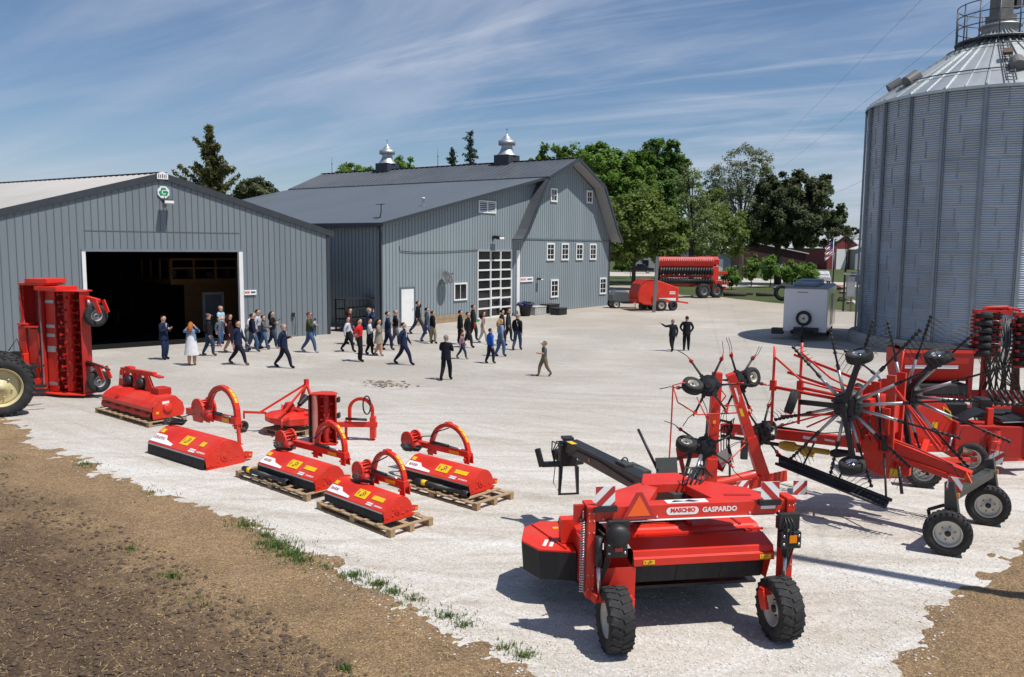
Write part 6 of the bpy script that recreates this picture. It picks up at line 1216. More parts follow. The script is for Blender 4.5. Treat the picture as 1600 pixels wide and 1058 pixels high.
q = MB(); q.tube([(-.75, 3.25, 1.02), (-.72, 1.05, .60)], .035, 8); q.tube([(-.87, 3.2, .88), (-.84, 1.1, .48)], .03, 8); q.build('curtain_bar', BLACK, t)
q = MB(); q.add([(-.75, 3.2, 1.0), (-.72, 1.08, .6), (-.84, 1.1, .46), (-.86, 3.15, .86)], [(0,1,2,3)]); o_ = q.build('swath_curtain', FLAP, t); so = o_.modifiers.new('thick', 'SOLIDIFY'); so.thickness = .01
for (a_, b_) in (((-.74, 2.7, .93), (-.3, 2.7, 1.3)), ((-.72, 1.15, .62), (-.25, 1.4, 1.3)), ((-.75, 2.0, .8), (-.2, 2.0, 1.25))): q = MB(); q.tube([a_, b_], .02, 6); q.build('curtain_hanger', BLACK, t)
hb = hazard_board(t, 0, 0, 0, .27, 1); hb.location = (-1.0, 2.62, .55); hb.rotation_euler = (0, 0, radians(-40))
q = MB(); q.lathe([(0, -.2), (.07, -.2), (.10, -.1), (.10, .1), (.06, .15), (.055, .8), (0, .8)], (-.02, 3.35, 1.05), (.05, -1, .02), 12); q.lathe([(.08, 0), (.11, .1), (.08, .25)], (-.02, 3.1, 1.02), (.1, -1, -.1), 12); q.build('shaft_guard', SHAFTY, t)
q = MB(); q.tube([(-.02, 4.9, 1.0), (-.02, 3.4, 1.05)], .04, 8); q.build('drive_shaft', BLACK, t); q = MB(); q.lathe([(.06, 0), (.09, .1), (.05, .4), (0, .4)], (0, 2.5, 1.06), (0, -1, .2), 10); q.build('drive_shaft', BLACK, t)
q = MB(); q.prism([(1.35, .80), (1.9, .95), (1.8, 1.35), (1.35, 1.35)], -.1, .1); q.prism([(1.1, .85), (1.5, .75), (1.6, 1.2), (1.1, 1.2)], .2, .3); q.build('gear_housing', RED, t, .01)
q = MB(); q.box((-.12, 1.25, .95), (.05, .14, .14)); q.build('sticker', YEL, t); q = MB(); q.tube([(-.2, 1.15, 1.1), (-.25, 1.05, .62)], .03, 6); q.build('prop_stand', BLACK, t)
q = MB(); rr = random.Random(8)
for k in range(7): y = 1.3+.12*k; q.tube([(-.25, y, 1.5), (-.35-.05*k, y+.1, 1.8+.05*k), (-.28, y+.15, 2.1), (.1, y+.05, 2.35-.06*k), (.3, y, 2.1)], .012, 5)
for k in range(3): q.tube([(-.1, 4.6-.2*k, 1.3), (-.13, 3.6, 1.40+.02*k), (-.13, 2.6, 1.46), (-.16, 1.9, 1.62), (-.2, 1.6, 1.9)], .011, 5)
q.tube([(-.12, 1.5, 1.58), (-.1, .9, 1.46), (-.09, .3, 1.28), (-.3, .05, 1.08), (-.8, .0, 1.06)], .012, 5); q.build('hydraulic_hose', HOSE, t)
for (a_, b_) in (((-.3, 1.9, 2.3), (-.35, 3.3, 2.6)), ((-.25, 1.8, 2.0), (-.55, 3.3, 1.75)), ((.1, 1.9, 2.5), (.1, 3.4, 2.9)), ((.2, 1.4, 2.4), (.25, .6, 1.5)), ((-.2, 1.3, 2.5), (-.15, .5, 1.5))): q = MB(); q.bar(a_, b_, .035, .045); q.build('brace', RED, t)
# ================================================================== tedder folded for transport
t = thing('tedder', 'red tedder with two upright arms and black spider rotors folded up behind the mower conditioner', 'tedder', (3.9, 15.7, 0), 0)
def boom(a, b, w, nm='fold_arm'): q = MB(); q.bar(a, b, w, w*1.1, 0, up=(0, 1, 0), w2=w*.85, h2=w*.9); q.build(nm, RED, t, .01)
boom((-.06, 0, .30), (.02, 0, 2.66), .20); boom((1.12, .4, .42), (.32, .2, 2.6), .19)
boom((1.14, .38, .4), (.78, .30, 1.36), .24, 'arm_root'); boom((-.07, -.02, .28), (-.05, -.02, 1.0), .25, 'arm_root')
q = MB(); q.tube([(1.02, .3, .5), (.88, .28, 1.2)], .06, 8); q.bar((.62, .1, .95), (.62, .1, 1.28), .12, .1); q.build('lift_ram', BLACK, t)
q = MB(); q.tube([(-.3, .0, .45), (.2, .02, .50), (.85, .05, .66)], .10, 10); q.bar((-.3, .3, .42), (1.3, .5, .46), .14, .16); q.bar((.6, .0, .45), (1.6, .5, .52), .04, .22); q.bar((-.1, .6, .5), (.6, 1.4, .6), .12, .14); q.build('main_frame', RED, t, .01)
q = MB(); q.prism([(-.05, .75), (.35, .55), (.45, .8), (.1, 1.05)], .6, .75, 'y'); q.bar((-.6, .5, .95), (-.05, .3, 1.05), .10, .22); q.bar((-.55, .5, .95), (-.45, .5, .55), .08, .08); q.build('bracket', RED2, t)
q = MB(); q.box((.72, -.02, .62), (.06, .05, .09)); q.build('marker_lamp', AMBER, t)
q = MB(); q.tube([(-.4, 1.2, .34), (.3, .9, .36)], .03, 6); q.tube([(.35, .0, .05), (.32, .0, 1.0)], .022, 6); q.build('stand', BLACK, t)
sticker(t, (.0, -.115, 2.0), (1,0,0), (0,0,1), .08, .12, RED2); sticker(t, (.55, .13, 1.86), (1,0,0), (-.35,0,1), .06, .16, YEL); sticker(t, (-.03, -.115, 1.72), (1,0,0), (0,0,1), .05, .06, YEL); sticker(t, (.45, .12, 2.2), (1,0,0), (-.35,0,1), .04, .3, WSTK)
hb = hazard_board(t, 0, 0, 0, .27, 1); hb.location = (.42, -.6, .58); hb.rotation_euler = (0, 0, radians(20))
q = MB(); q.bar((.42, -.55, .1), (.42, -.58, .46), .04, .04); q.bar((.42, -.56, .42), (.3, .2, .45), .04, .04); q.build('board_stand', BLACK, t)
for i, (x, z, w_) in enumerate(((-.5, .75, .18), (.2, .9, .2), (.3, .72, .16))):
    pass
q = MB(); q.prism([(.12, .98), (.34, 1.12), (.40, .86), (.26, .72)], .3, .32, 'y'); q.build('mirror_plate', SOFFIT, t)
def tedder_rotor(hub, ax, a0, tyre, tax, stretch=1.0):
    hub = V(hub); ax = V(ax).normalized(); x = ax.orthogonal().normalized(); y = ax.cross(x)
    q = MB(); q.lathe([(0, -.12), (.12, -.12), (.13, -.05), (.20, -.04), (.21, .02), (.14, .03), (.13, .09), (.07, .10), (.06, .15), (0, .15)], hub, ax, 14, smooth=False)
    for k in range(6): d = x*cos(a0+k*pi/3)+y*sin(a0+k*pi/3); q.bar(hub+d*.1, hub+d*.24, .07, .09, 0, up=ax)
    q.build('rotor_hub', BLACK, t)
    for k in range(6):
        a = a0 + k*pi/3; d = x*cos(a)+y*sin(a); e = hub + d*.56*stretch + ax*.02; q = MB(); q.tube([hub+d*.12, hub+d*.3, e], [.026, .022, .02], 6); q.lathe([(.034, -.03), (.034, .03)], e, d, 8); arm = q.build('rotor_arm', BLACK, t)
        q = MB(); q.box(e, (.06, .06, .05)); q.tube([e+ax*.03, e+d*.08+ax*.05], .016, 5); q.build('tine_clip', RED, arm)
        q = MB(); s_ = (-ax*.3 + d*.75 + V((-.5, 0, 0))*(.6 if hub.x < .3 else -.6)).normalized()
        for off_ in (-.03, .03): q.tube([e+ax*off_, e+s_*.16+ax*off_+d.cross(ax)*.03, e+s_*.36+ax*off_*1.2], .006, 4, caps=False)
        q.build('tine', BLACK, arm)
    ty = V(tyre); wheel(t, ty, tax, .20, .17, .10, n=22, name='rotor_wheel'); q = MB(); q.tube([hub, ty+(hub-ty)*.3], .035, 7); q.build('wheel_arm', BLACK, t)
tedder_rotor((-.20, -.25, 2.44), (-.25, -.93, .25), .35, (-.52, -.34, 2.45), (.15, -.45, .88)); tedder_rotor((-.22, -.25, 1.27), (-.3, -.93, .15), .75, (-.60, -.34, 1.34), (.05, -.35, .93))
tedder_rotor((.56, .4, 2.42), (.45, -.85, .1), .2, (.80, .45, 2.50), (.55, -.8, .2)); tedder_rotor((1.08, .5, 1.38), (.5, -.85, .1), .55, (1.26, .62, 1.40), (.7, -.6, .1))
def gp(pts, y=-.42): return [(x, y, z) for x, z in pts]
q = MB(); q.tube(gp([(-.58, 2.50), (-.72, 2.52), (-.90, 2.47), (-.91, 1.7), (-.93, 1.02), (-.84, .90)]), .014, 6); q.tube(gp([(-.88, 2.4), (-.80, 2.15), (-.42, 1.92), (.30, 1.96), (.36, 2.10), (.34, 2.3)]), .014, 6); q.tube(gp([(-.45, 2.25), (-.2, 1.75), (.0, 1.5)]), .012, 5); q.tube(gp([(.0, 2.1), (.34, 2.1)]), .012, 5); q.build('guard_tube', RED, t)
q = MB(); q.tube(gp([(.02, 2.6), (.08, 2.35), (.2, 2.2), (-.02, 1.9)], 0), .014, 5); q.tube([(.62, .05, 1.25), (.3, -.05, .95), (.1, -.1, .9)], .012, 5); q.tube([(1.18, .3, .5), (.92, .3, 1.3)], .012, 5); q.build('tie_rod', RED, t)
q = MB()
for k in range(6): a = k*.5; q.tube([(.15+.05*k, .4, 1.0), (.10+.06*k, .35, 1.35+.05*k), (.28+.04*k, .38, 1.55+.03*k), (.4, .42, 1.2), (.3+.04*k, .4, .8)], .011, 5)
q.tube([(.4, .3, 1.62), (.2, .35, 1.66), (.1, .3, 1.45), (.12, .3, 1.1)], .03, 6); q.build('hydraulic_hose', HOSE, t)
q = MB(); q.bar((-.70, -.5, .55), (-.5, -.3, 1.15), .05, .06); q.tube([(-.72, -.52, .52), (-.72, -.52, .8)], .04, 8); q.build('pivot_link', BLACK, t)
# ================================================================== trailed disc mower behind the rake
t = thing('disc_mower', 'red trailed disc mower with a warning lozenge on its curved shield, behind the rotary rake', 'mower', (9.6, 18.6, 0), radians(-5))
wheel(t, (-.72, -1.40, .37), (-.25, -1, 0), .37, .26, .21, dish=.1, tread=22); wheel(t, (.75, -.2, .37), (-.25, -1, 0), .37, .26, .21, dish=.1)
q = MB(); q.bar((-1.6, -1.0, .40), (2.6, .35, .30), .10, .12); q.bar((-.75, -1.2, .38), (-.2, -.2, .7), .12, .16); q.bar((-1.6, -.5, .62), (2.6, .3, .50), .14, .16); q.build('frame', RED, t, .01)
shp = [(-1.15, .55), (-1.05, .95), (-.55, 1.42), (-.1, 1.66), (.12, 1.68), (.32, 1.38), (.48, .95), (.42, .55)]
q = MB(); q.prism(shp, -.12, .30, 'y'); q.build('curved_shield', RED, t, .03)
q = MB(); q.M = frame((.235, -.123, 1.36), (.5, 0, -.75), (.75, 0, .5)); q.prism([(-.2, 0), (0, -.085), (.2, 0), (0, .085)], 0, .004, 'z', 0); lz = q.build('warning_lozenge', YEL, t)
q = MB(); q.M = frame((.235, -.128, 1.36), (.5, 0, -.75), (.75, 0, .5)); q.prism([(-.13, 0), (0, -.055), (.13, 0), (0, .055)], 0, .003, 'z'); q.build('lozenge_centre', BLKINK, lz)
for x, z in ((-.42, 1.28), (-.02, 1.08)): sticker(t, (x, -.1235, z), (1,0,0), (0,0,1), .11, .14, YEL)
q = MB(); q.prism([(-1.75, .62), (-1.7, .98), (-.9, .95), (-.5, .62)], -.9, .1, 'y'); q.build('cutter_hood', RED2, t, .01)
q = MB(); q.bb(.42, 1.95, -.25, .45, .42, 1.12); q.bb(.36, .44, -.3, .5, .36, 1.2); q.bb(1.9, 1.98, -.3, .5, .36, 1.55); q.build('side_box', RED2, t, .02)
q = MB(); q.lathe([(.13, 0), (.13, .22), (.15, .24), (.15, .3), (.13, .32), (.13, .55)], (1.2, -.27, .5), (0, 0, 1), 12); q.bar((1.15, -.1, 1.1), (1.15, -.1, 1.5), .13, .13); q.build('gearbox', RED, t, .01)
q = MB(); q.plate([(.5, 1.14), (.75, 1.3), (1.0, 1.42), (1.05, 1.40)], -.2, .3, .03, 'y'); q.plate([(1.35, 1.22), (1.6, 1.20), (1.9, 1.30)], -.2, .3, .05, 'y'); q.build('rubber_guard', BLACK, t)
q = MB(); q.plate([(1.4, 1.19), (1.85, 1.22)], -.22, .2, .02, 'y'); q.build('metal_strip', GALV, t)
q = MB()
for i in range(6): q.tube([(1.25+.14*i, .3, 1.85), (1.45+.14*i, .25, 1.5)], .035, 7)
q.build('spring_row', BLACK, t)
q = MB(); q.bb(.2, 2.4, .5, 1.0, 1.15, 1.3); q.bb(.4, .9, .4, 1.0, .6, 1.5); q.bb(1.2, 1.5, .5, .9, 1.3, 1.6); q.build('drive_casing', BLACK, t, .03)
q = MB(); q.bb(.55, .75, -.3, -.24, .5, .62); q.build('label', PLINE, t); q = MB(); q.tube([(.3, -.3, .9), (.2, -.35, .55)], .03, 6); q.build('prop_stand', STEEL, t)
# ================================================================== seed drill with folded disc wings
t = thing('seed_drill', 'red seed drill with a long white striped hopper and upright folded rows of press wheels', 'seed drill', (12.5, 23.0, 0), 0)
hp = [(-.28, 1.42), (-.60, 1.95), (-.62, 2.30), (.45, 2.34), (.45, 1.9), (.2, 1.42)]
q = MB(); q.prism(hp, -1.88, .05, 'x'); q.build('hopper', RED2, t, .03)
q = MB(); q.plate([(-.64, 2.34), (-.4, 2.40), (.0, 2.42), (.48, 2.37)], -1.92, .08, .03); q.build('hopper_lid', BLACK, t); q = MB(); q.bb(-1.9, .06, -.64, -.60, 2.24, 2.33); q.build('hopper_rim', RED, t)
q = MB(); q.bar((-1.8, -.565, 1.87), (-.35, -.565, 1.87), .012, .12); q.build('white_stripe', WSTK, t)
sticker(t, (-1.1, -.632, 2.1), (1,0,0), (0,0,1), .07, .05, YEL)
q = MB(); q.bb(-2.1, .0, -.5, .4, 1.05, 1.38); q.build('metering_unit', BLACK, t, .05)
q = MB(); q.bb(-2.3, 3.6, -.3, -.1, .98, 1.16); q.bb(-1.9, 3.2, -.9, -.75, .70, .86); q.bb(-2.4, 3.6, .3, .45, .8, .98); q.build('main_frame', RED2, t, .01)
for x, z0_, z1_ in ((.12, .9, 2.35), (.50, .9, 2.3), (1.36, .9, 2.2), (1.75, .9, 2.3), (2.5, .9, 2.3)): q = MB(); q.bar((x, -.3, z0_), (x, -.3, z1_), .13, .13); q.build('wing_post', RED2, t, .01)
def wing(x0, x1, z0_, z1_, n):
    q = MB(); q.bar((x0-.02, -.35, z1_+.02), (x1+.55, -.35, z1_+.0), .13, .12); q.bar((x0+.05, -.35, z0_), (x0+.05, -.35, z1_), .07, .10); q.bar((x1, -.35, z0_), (x1, -.35, z1_), .07, .10)
    for i in range(n*2): z = z0_ + (z1_-z0_)*i/(n*2); q.box((x0-.06, -.42, z), (.10, .06, .05)); q.bar((x0, -.45, z), (x1+.1, -.5, z+.03), .04, .05)
    q.build('wing_frame', RED2, t)
    for i in range(n):
        z = z0_ + .04 + (z1_-z0_)*(i+.4)/n; q = MB(); q.lathe([(.12, -.08), (.19, -.085), (.21, 0), (.19, .085), (.12, .08)], (x0+.18, -.58, z), (.1, .25, 1), 18, close=True); q.build('press_wheel', RUBBER, t); q = MB(); q.lathe([(0, .0), (.19, .012), (.195, .02), (0, .03)], (x1-.02, -.62, z+.03), (.1, .25, 1), 18); q.build('disc', STEEL if i % 3 == 1 else RUBBER, t)
        q = MB(); q.lathe([(.10, -.06), (.16, -.065), (.18, 0), (.16, .065), (.10, .06)], (x1+.16, -.3, z-.05), (.1, .25, 1), 16, close=True); q.build('press_wheel', RUBBER, t)
        q = MB(); q.bar((x0-.05, -.5, z+.10), (x1+.22, -.42, z+.10), .06, .05); q.box((x0-.03, -.62, z+.1), (.08, .08, .07)); q.box((x1+.2, -.5, z+.08), (.08, .08, .07)); q.build('row_arm', RED2, t)
wing(.10, .55, 2.12, 3.34, 6); wing(1.22, 1.68, 1.85, 3.26, 6); wing(2.05, 2.5, 1.9, 3.3, 6)
q = MB(); q.tube([(.3, -.3, 3.30), (.45, -.3, 3.46), (1.0, -.3, 3.48), (1.15, -.3, 3.36)], .06, 7); q.tube([(.7, -.25, 3.42), (1.1, -.3, 3.46), (1.4, -.3, 3.38)], .04, 6); q.build('top_tube', RED2, t)
q = MB(); rr = random.Random(12)
for k in range(30): x = .50+.03*k; q.tube([(x, -.4, 3.2-rr.random()*.3), (x+rr.uniform(-.1, .1), -.5, 2.5), (x+rr.uniform(-.15, .15), -.45, 1.9), (x+rr.uniform(-.2, .2), -.4, 1.2)], .020, 5)
for k in range(5): q.tube([(.62+.08*k, -.5, 2.0), (.75+.1*k, -.6, 1.55), (1.2+.05*k, -.5, 1.3)], .018, 5)
for k in range(3): q.tube([(1.9, -.5, 1.7-.06*k), (2.3, -.55, 1.62-.07*k), (2.6, -.5, 1.75-.05*k)], .02, 5)
q.build('seed_hose', HOSE, t)
for k in range(18):
    x = -1.8 + k*.29; q = MB(); q.bar((x, -.8, .8), (x+.02, -1.15, .42), .05, .07); q.lathe([(0, 0), (.19, .01), (.19, .02), (0, .03)], (x+.05, -1.15, .24), (1, .1, 0), 16); q.tube([(x, -.75, 1.0), (x, -.95, .66)], .03, 6); q.build('coulter', RED2 if k % 3 else BLACK, t)
for k in range(12): q = MB(); q.bar((.6+.18*k, -1.0, .95), (.75+.18*k, -1.1, 1.25), .05, .05); q.build('spring_tine', RED2 if k % 2 else STEEL, t)
for x in (-1.6, 1.2, 2.6): wheel(t, (x, .6, .5), (1, -.1, 0), .5, .4, .26, n=24)
q = MB(); q.tube([(-2.0, -.65, 1.3), (-1.9, -.66, 2.35)], .03, 6); q.build('handrail', RED, t); q = MB(); q.bb(-1.4, -.1, -.95, -.65, .52, .6); q.build('step', BLACK, t)
# ================================================================== tractor at the left edge and its folded mulcher
t = thing('tractor', 'tractor at the left edge with a big yellow rimmed rear wheel', 'tractor', (-15.2, 24.38, 0), radians(-56.5))
for x, s_ in ((.86, 1), (-.86, -1)):
    w_ = wheel(t, (x, 0, .86), (s_, 0, 0), .86, .44, .56, tread=30, rim_m=YRIM, dish=.25, hub=YRIM, n=48)
q = MB(); q.tube([(-.8, 0, .86), (.8, 0, .86)], .12, 12); q.bb(-.32, .32, -2.6, .45, .70, 1.25); q.build('axle_housing', BLACK, t, .02)
q = MB(); q.prism([(-3.0, .95), (-3.05, 1.45), (-1.2, 1.70), (-1.2, .95)], -.36, .36); q.build('bonnet', TGREEN, t, .03)
for s_ in (-1, 1): q = MB(); q.plate([(-.35, 1.82), (-.7, 1.72), (-.95, 1.45)], s_*.55-.2, s_*.55+.2, .03); q.build('mudguard', TGREEN, t)
q = MB()
for x in (-.6, .6):
    for y in (-.6, -1.6): q.bar((x, y, 1.6), (x*.92, y*.9, 2.55), .07, .07)
q.build('cab_frame', BLACK, t); q = MB(); q.bb(-.7, .7, -1.9, -.5, 2.55, 2.68); q.build('cab_roof', TGREEN, t, .03); q = MB(); q.bb(-.25, .25, -.5, -.1, 1.3, 1.4); q.bb(-.25, .25, -.1, 0, 1.3, 1.9); q.build('seat', BLACK, t, .03)
for x in (-.75, .75): wheel(t, (x, -2.5, .5), (1 if x > 0 else -1, 0, 0), .5, .3, .3, tread=24, rim_m=YRIM, hub=YRIM)
q = MB(); q.bar((-.4, .4, .65), (-.45, 1.25, .6), .06, .09); q.bar((.4, .4, .65), (.45, 1.25, .6), .06, .09); q.bar((0, .4, 1.2), (0, 1.2, 1.3), .05, .05); q.build('lower_link', BLACK, t)
t = thing('mulcher', 'tall red folding mulcher standing on end with its open flail housing towards the yard', 'mulcher', (-14.9, 27.0, 0), radians(-14))
Hm = 3.45; z0_ = .12
hsg = [(-.42, -.10), (-.40, .40), (-.15, .62), (.62, .62), (1.0, .40), (1.08, -.12)]
q = MB(); q.plate(hsg, z0_, Hm, .02, 'z'); q.build('housing', RED2, t, .004)
q = MB(); q.add([(-.02, .1, 0), (0, 0, 0)], []) if False else None
for z in (z0_-.03, Hm): q = MB(); q.prism([(-.5, -.16), (-.46, .46), (-.12, .68), (.68, .68), (1.1, .46), (1.14, -.18), (.35, -.30)], z, z+.03, 'z'); q.build('end_plate', RED, t)
q = MB(); q.bb(-.5, .35, -.28, .66, Hm+.03, Hm+.15); q.build('top_skid', RED, t, .01)
q = MB(); q.bb(-.36, .0, .02, .06, z0_+.02, Hm-.02); q.build('hood_face', RED, t)
for z in (.35, 1.45, 1.95, 2.25, 3.05):
    q = MB(); q.bb(-.34, -.01, -.01, .019, z, z+.10 if z != 1.45 else z+.2); q.build('steel_plate', GALV, t)
q = MB(); q.bb(-.435, -.425, -.16, .3, z0_, Hm); q.build('wear_strip', GALV, t)
q = MB(); q.lathe([(.15, z0_+.03), (.15, Hm-.03)], (.36, .22, 0), (0, 0, 1), 18); rt = q.build('flail_rotor', RED, t)
q = MB(); rr = random.Random(4)
for k in range(64):
    a = k*2.39; z = z0_+.12+k*.05; c = V((.36, .22, z)); d = V((cos(a), sin(a), 0)); q.bar(c+d*.14, c+d*.19, .06, .07); q.bar(c+d*.18, c+d*.30, .075, .03); q.box(c+d*.31, (.05, .05, .10), rz=a)
q.build('flail', RED2, rt)
for i in range(9): q = MB(); z = z0_+.1+i*.365; q.prism([(-.46, z), (-.44-.08*(i % 2), z+.1), (-.45, z+.34)], -.2, -.18, 'y'); q.build('rubber_flap', FLAP, t)
# centre and rear section
q = MB(); q.plate([(-1.22, -.1), (-1.2, .5), (-.9, .7), (-.5, .7)], .9, 3.62, .02, 'z'); q.bb(-1.2, -.52, .68, .72, .3, 3.6); q.bb(-.86, -.72, .25, .4, .4, 3.5); q.build('second_housing', RED2, t)
q = MB(); q.bb(-1.25, -.25, -.12, .74, 3.62, 3.70); q.bb(-1.0, -.2, -.18, .7, 3.66, 3.86) if False else q.bb(-.98, -.12, -.14, .72, 3.70, 3.84); q.build('top_cap', RED, t, .01)
q = MB(); q.lathe([(.12, .5), (.12, 3.5)], (-.78, .3, 0), (0, 0, 1), 14); q.build('second_rotor', RED, t)
q = MB(); q.bb(-1.32, -.92, -.2, .3, 2.32, 2.38); q.bb(-1.30, -1.0, -.18, .1, 1.2, 2.3); q.bb(-.9, -.52, -.16, .0, .3, 2.2); q.bb(-1.0, -.5, -.24, .2, 2.24, 2.30); q.build('hinge_plate', RED, t, .01)
q = MB(); q.bb(-1.55, -.95, -.35, .3, .95, 1.4); q.bar((-1.5, -.5, .45), (-.5, -.1, .5), .16, .2); q.bar((-1.6, -.5, .8), (-1.2, -.3, 1.35), .1, .14); q.bar((-.9, -.3, .1), (-.3, -.2, .3), .14, .14); q.build('headstock', RED, t, .02)
q = MB(); q.box((-1.2, -.4, 1.35), (.3, .2, .25)); q.tube([(-1.5, -.4, 1.1), (-1.1, -.5, 1.25), (-.8, -.3, 1.0), (-.65, -.2, .6)], .05, 6); q.tube([(-1.4, -.5, 1.5), (-1.1, -.45, 1.9), (-1.05, -.3, 1.4)], .02, 5); q.tube([(-.75, -.2, .4), (-.75, -.2, 1.1)], .05, 8); q.box((-.85, -.25, .75), (.28, .2, .5)); q.build('gearbox', BLACK, t, .01)
q = MB(); q.bb(-1.0, -.93, -.1, .0, 1.0, 2.3); q.build('hydraulic_rod', STEEL, t)
for k in range(9): q = MB(); q.box((-1.28, .0, 2.0+k*.2), (.14, .02, .16), rz=.2); q.build('steel_flap', GALV if k % 2 else SOFFIT, t)
q = MB(); q.bar((-1.15, -1.1, 0), (-1.15, -1.1, .55), .09, .09); q.bar((-1.15, -1.1, .5), (-1.0, -.4, .55), .08, .08); q.build('parking_leg', RED, t)
for z, zs in ((2.72, 1), (.56, 1)):
    q = MB(); q.bar((1.08, .2, z+.52), (1.55, .2, z+.42), .16, .14); q.bar((1.55, .02, z+.45), (1.72, .02, z+.05), .05, .14); q.bar((1.55, .38, z+.45), (1.72, .38, z+.05), .05, .14); q.build('wheel_fork', RED, t, .01)
    q = MB(); q.tube([(1.22, .2, z+.46), (1.22, .2, z+.30)], .09, 10); q.build('pivot_pin', WHITE, t)
    wheel(t, (1.40, .2, z-.04), (.9, -.43, 0), .37, .24, .18, n=26, rim_m=SOFFIT)
q = MB(); q.tube([(1.1, .1, 1.12), (1.5, .0, 1.1), (2.1, -.1, .98)], [.09, .04, .03], 8); q.build('support_prop', BLACK, t)
# ================================================================== machines across the yard
t = thing('round_baler', 'red round baler with a curved tailgate parked by the steel post', 'baler', G(1022, 488.5), radians(12)); t.location.y += 2.8; t.location.x += .5
q = MB(); q.prism([(-1.75, .75), (-1.78, 1.5), (-1.55, 2.1), (-1.1, 2.42), (-.2, 2.45), (.15, 2.36), (1.65, 1.85), (1.65, .72), (.2, .62), (-.6, .45), (-1.3, .5)], -1.0, 1.0, 'y'); q.build('body', RED, t, .06)
q = MB(); q.prism([(-1.80, .72), (-1.84, 1.5), (-1.62, 2.14), (-1.14, 2.48), (-.3, 2.5), (-.3, 2.46), (-1.1, 2.43), (-1.55, 2.1), (-1.77, 1.5), (-1.74, .75)], -1.02, 1.02, 'y'); q.bb(-1.85, -1.78, -.9, .9, .6, .9); q.build('tailgate', RED2, t)
q = MB(); q.bar((1.5, 0, .75), (2.9, 0, .55), .3, .14, 0, w2=.14); q.build('drawbar', RED, t); q = MB(); q.lathe([(.05, 0), (.05, 1.5), (.12, 1.55), (.12, 1.7)], (1.6, -.1, 1.0), (1, 0, .05), 8); q.build('drive_shaft', BLACK, t)
for y, s_ in ((-1.12, -1), (1.12, 1)): wheel(t, (.1, y, .46), (0, s_, 0), .46, .34, .24, n=22)
wheel(t, (1.2, -.9, .42), (.3, -1, 0), .42, .28, .22, n=20, name='pickup_wheel', rim_m=BLACK); wheel(t, (-1.25, -.7, .38), (0, -1, 0), .38, .3, .2, n=20, rim_m=BLACK)
for z in (1.52, 1.38): sticker(t, (1.1, -1.005, z), (1,0,0), (0,0,1), .5, .08, WSTK)
q = MB(); q.M = frame((.7, -1.004, .98), (1,0,0), (0,0,1)); q.prism([(-.75, .05), (.7, .05), (.7, -.18), (.2, -.14), (-.2, -.02), (-.75, .0)], 0, .004, 'z'); q.build('white_decal', WSTK, t)
sticker(t, (-1.815, .0, 1.35), (0,-1,0), (0,0,1), .9, .12, WSTK)
q = MB(); q.tube([(-.5, -1.05, .9), (-.55, -1.08, 1.25), (-.35, -1.05, 1.3)], .07, 7); q.build('hose_guard', YEL, t); q = MB(); q.box((-2.0, 0, .9), (.06, 1.9, .06)); q.box((-2.0, -.9, .55), (.06, .06, .7)); q.build('rear_bar', RED, t)
t = thing('disc_harrow', 'big red folded disc harrow with rows of black discs on the grass edge', 'harrow', G(1088, 467), radians(8)); t.location.y += 2
q = MB(); q.prism([(-.55, 3.2), (-.6, 3.75), (-.3, 4.15), (.3, 4.15), (.5, 3.8), (.4, 3.2)], -3.9, 2.0); q.prism([(1.0, 3.35), (1.0, 3.9), (1.4, 4.2), (1.9, 4.1), (1.9, 3.4)], 1.0, 3.2); q.build('upper_wing', RED2, t, .04)
q = MB()
for i in range(26): x = -3.8+i*.225; q.bb(x, x+.03, -.61, -.5, 3.25, 3.95)
q.build('wing_rib', RED2, t)
for row, (z, m_, R_) in enumerate(((2.72, BLACK, .42), (1.72, RUBBER, .34))):
    for i in range(20): q = MB(); q.lathe([(0, 0), (R_*.97, .06), (R_, .09), (0, .12)], (-3.5+i*.28, -.5, z), (1, -.9, 0), 14); q.build('disc' if row == 0 else 'packer_ring', m_, t)
q = MB(); q.tube([(-3.6, -.45, 1.72), (2.0, -.45, 1.72)], .24, 12); q.tube([(-3.6, -.4, 2.72), (2.0, -.4, 2.72)], .10, 10); q.build('gang_axle', BLACK, t)
q = MB(); q.bb(-3.8, 2.2, -.3, .2, 2.95, 3.2); q.bb(-3.4, 2.2, -.2, .2, 2.05, 2.3); q.bb(-3.2, 2.4, -.2, .3, 1.25, 1.45)
for i in range(9): q.bar((-3.3+i*.62, -.3, 3.0), (-3.3+i*.62, -.35, 2.2), .08, .1)
q.build('gang_frame', RED, t)
for i in range(9): q = MB(); q.bb(-3.1+i*.55, -2.75+i*.55, -.45, -.25, 2.28, 2.44); q.build('bearing', SOFFIT if i > 4 else RED2, t)
q = MB(); q.bb(1.2, 2.6, -.4, .6, .7, 3.2); q.bar((2.2, 0, 2.6), (3.6, -.2, 2.55), .4, .3); q.bar((1.5, 0, 1.0), (3.6, 0, 1.0), .3, .3); q.bar((2.2, -.3, 1.6), (3.6, -.4, 1.55), .5, .35); q.build('centre_frame', RED, t, .03)
for i in range(4): q = MB(); q.lathe([(0, 0), (.25, .03), (0, .06)], (2.6+i*.25, -.6, 1.7), (1, -.2, 0), 14); q.build('side_disc', STEEL, t)
wheel(t, (.8, -.9, .75), (.25, -1, 0), .75, .6, .38, n=28, tread=20, rim_m=SOFFIT); wheel(t, (2.4, -.3, .75), (.25, -1, 0), .75, .6, .38, n=28, tread=20, rim_m=SOFFIT); wheel(t, (-2.2, 0, 1.05), (0, -1, 0), .3, .3, .18, n=18)
t = thing('tank_trailer', 'slate grey towed tank on a white rimmed wheel between the barn corner and the baler', 'trailer', G(965, 481), radians(12)); GT = mat('slate_grey_tank', (.10, .12, .13), .45, var=.08)
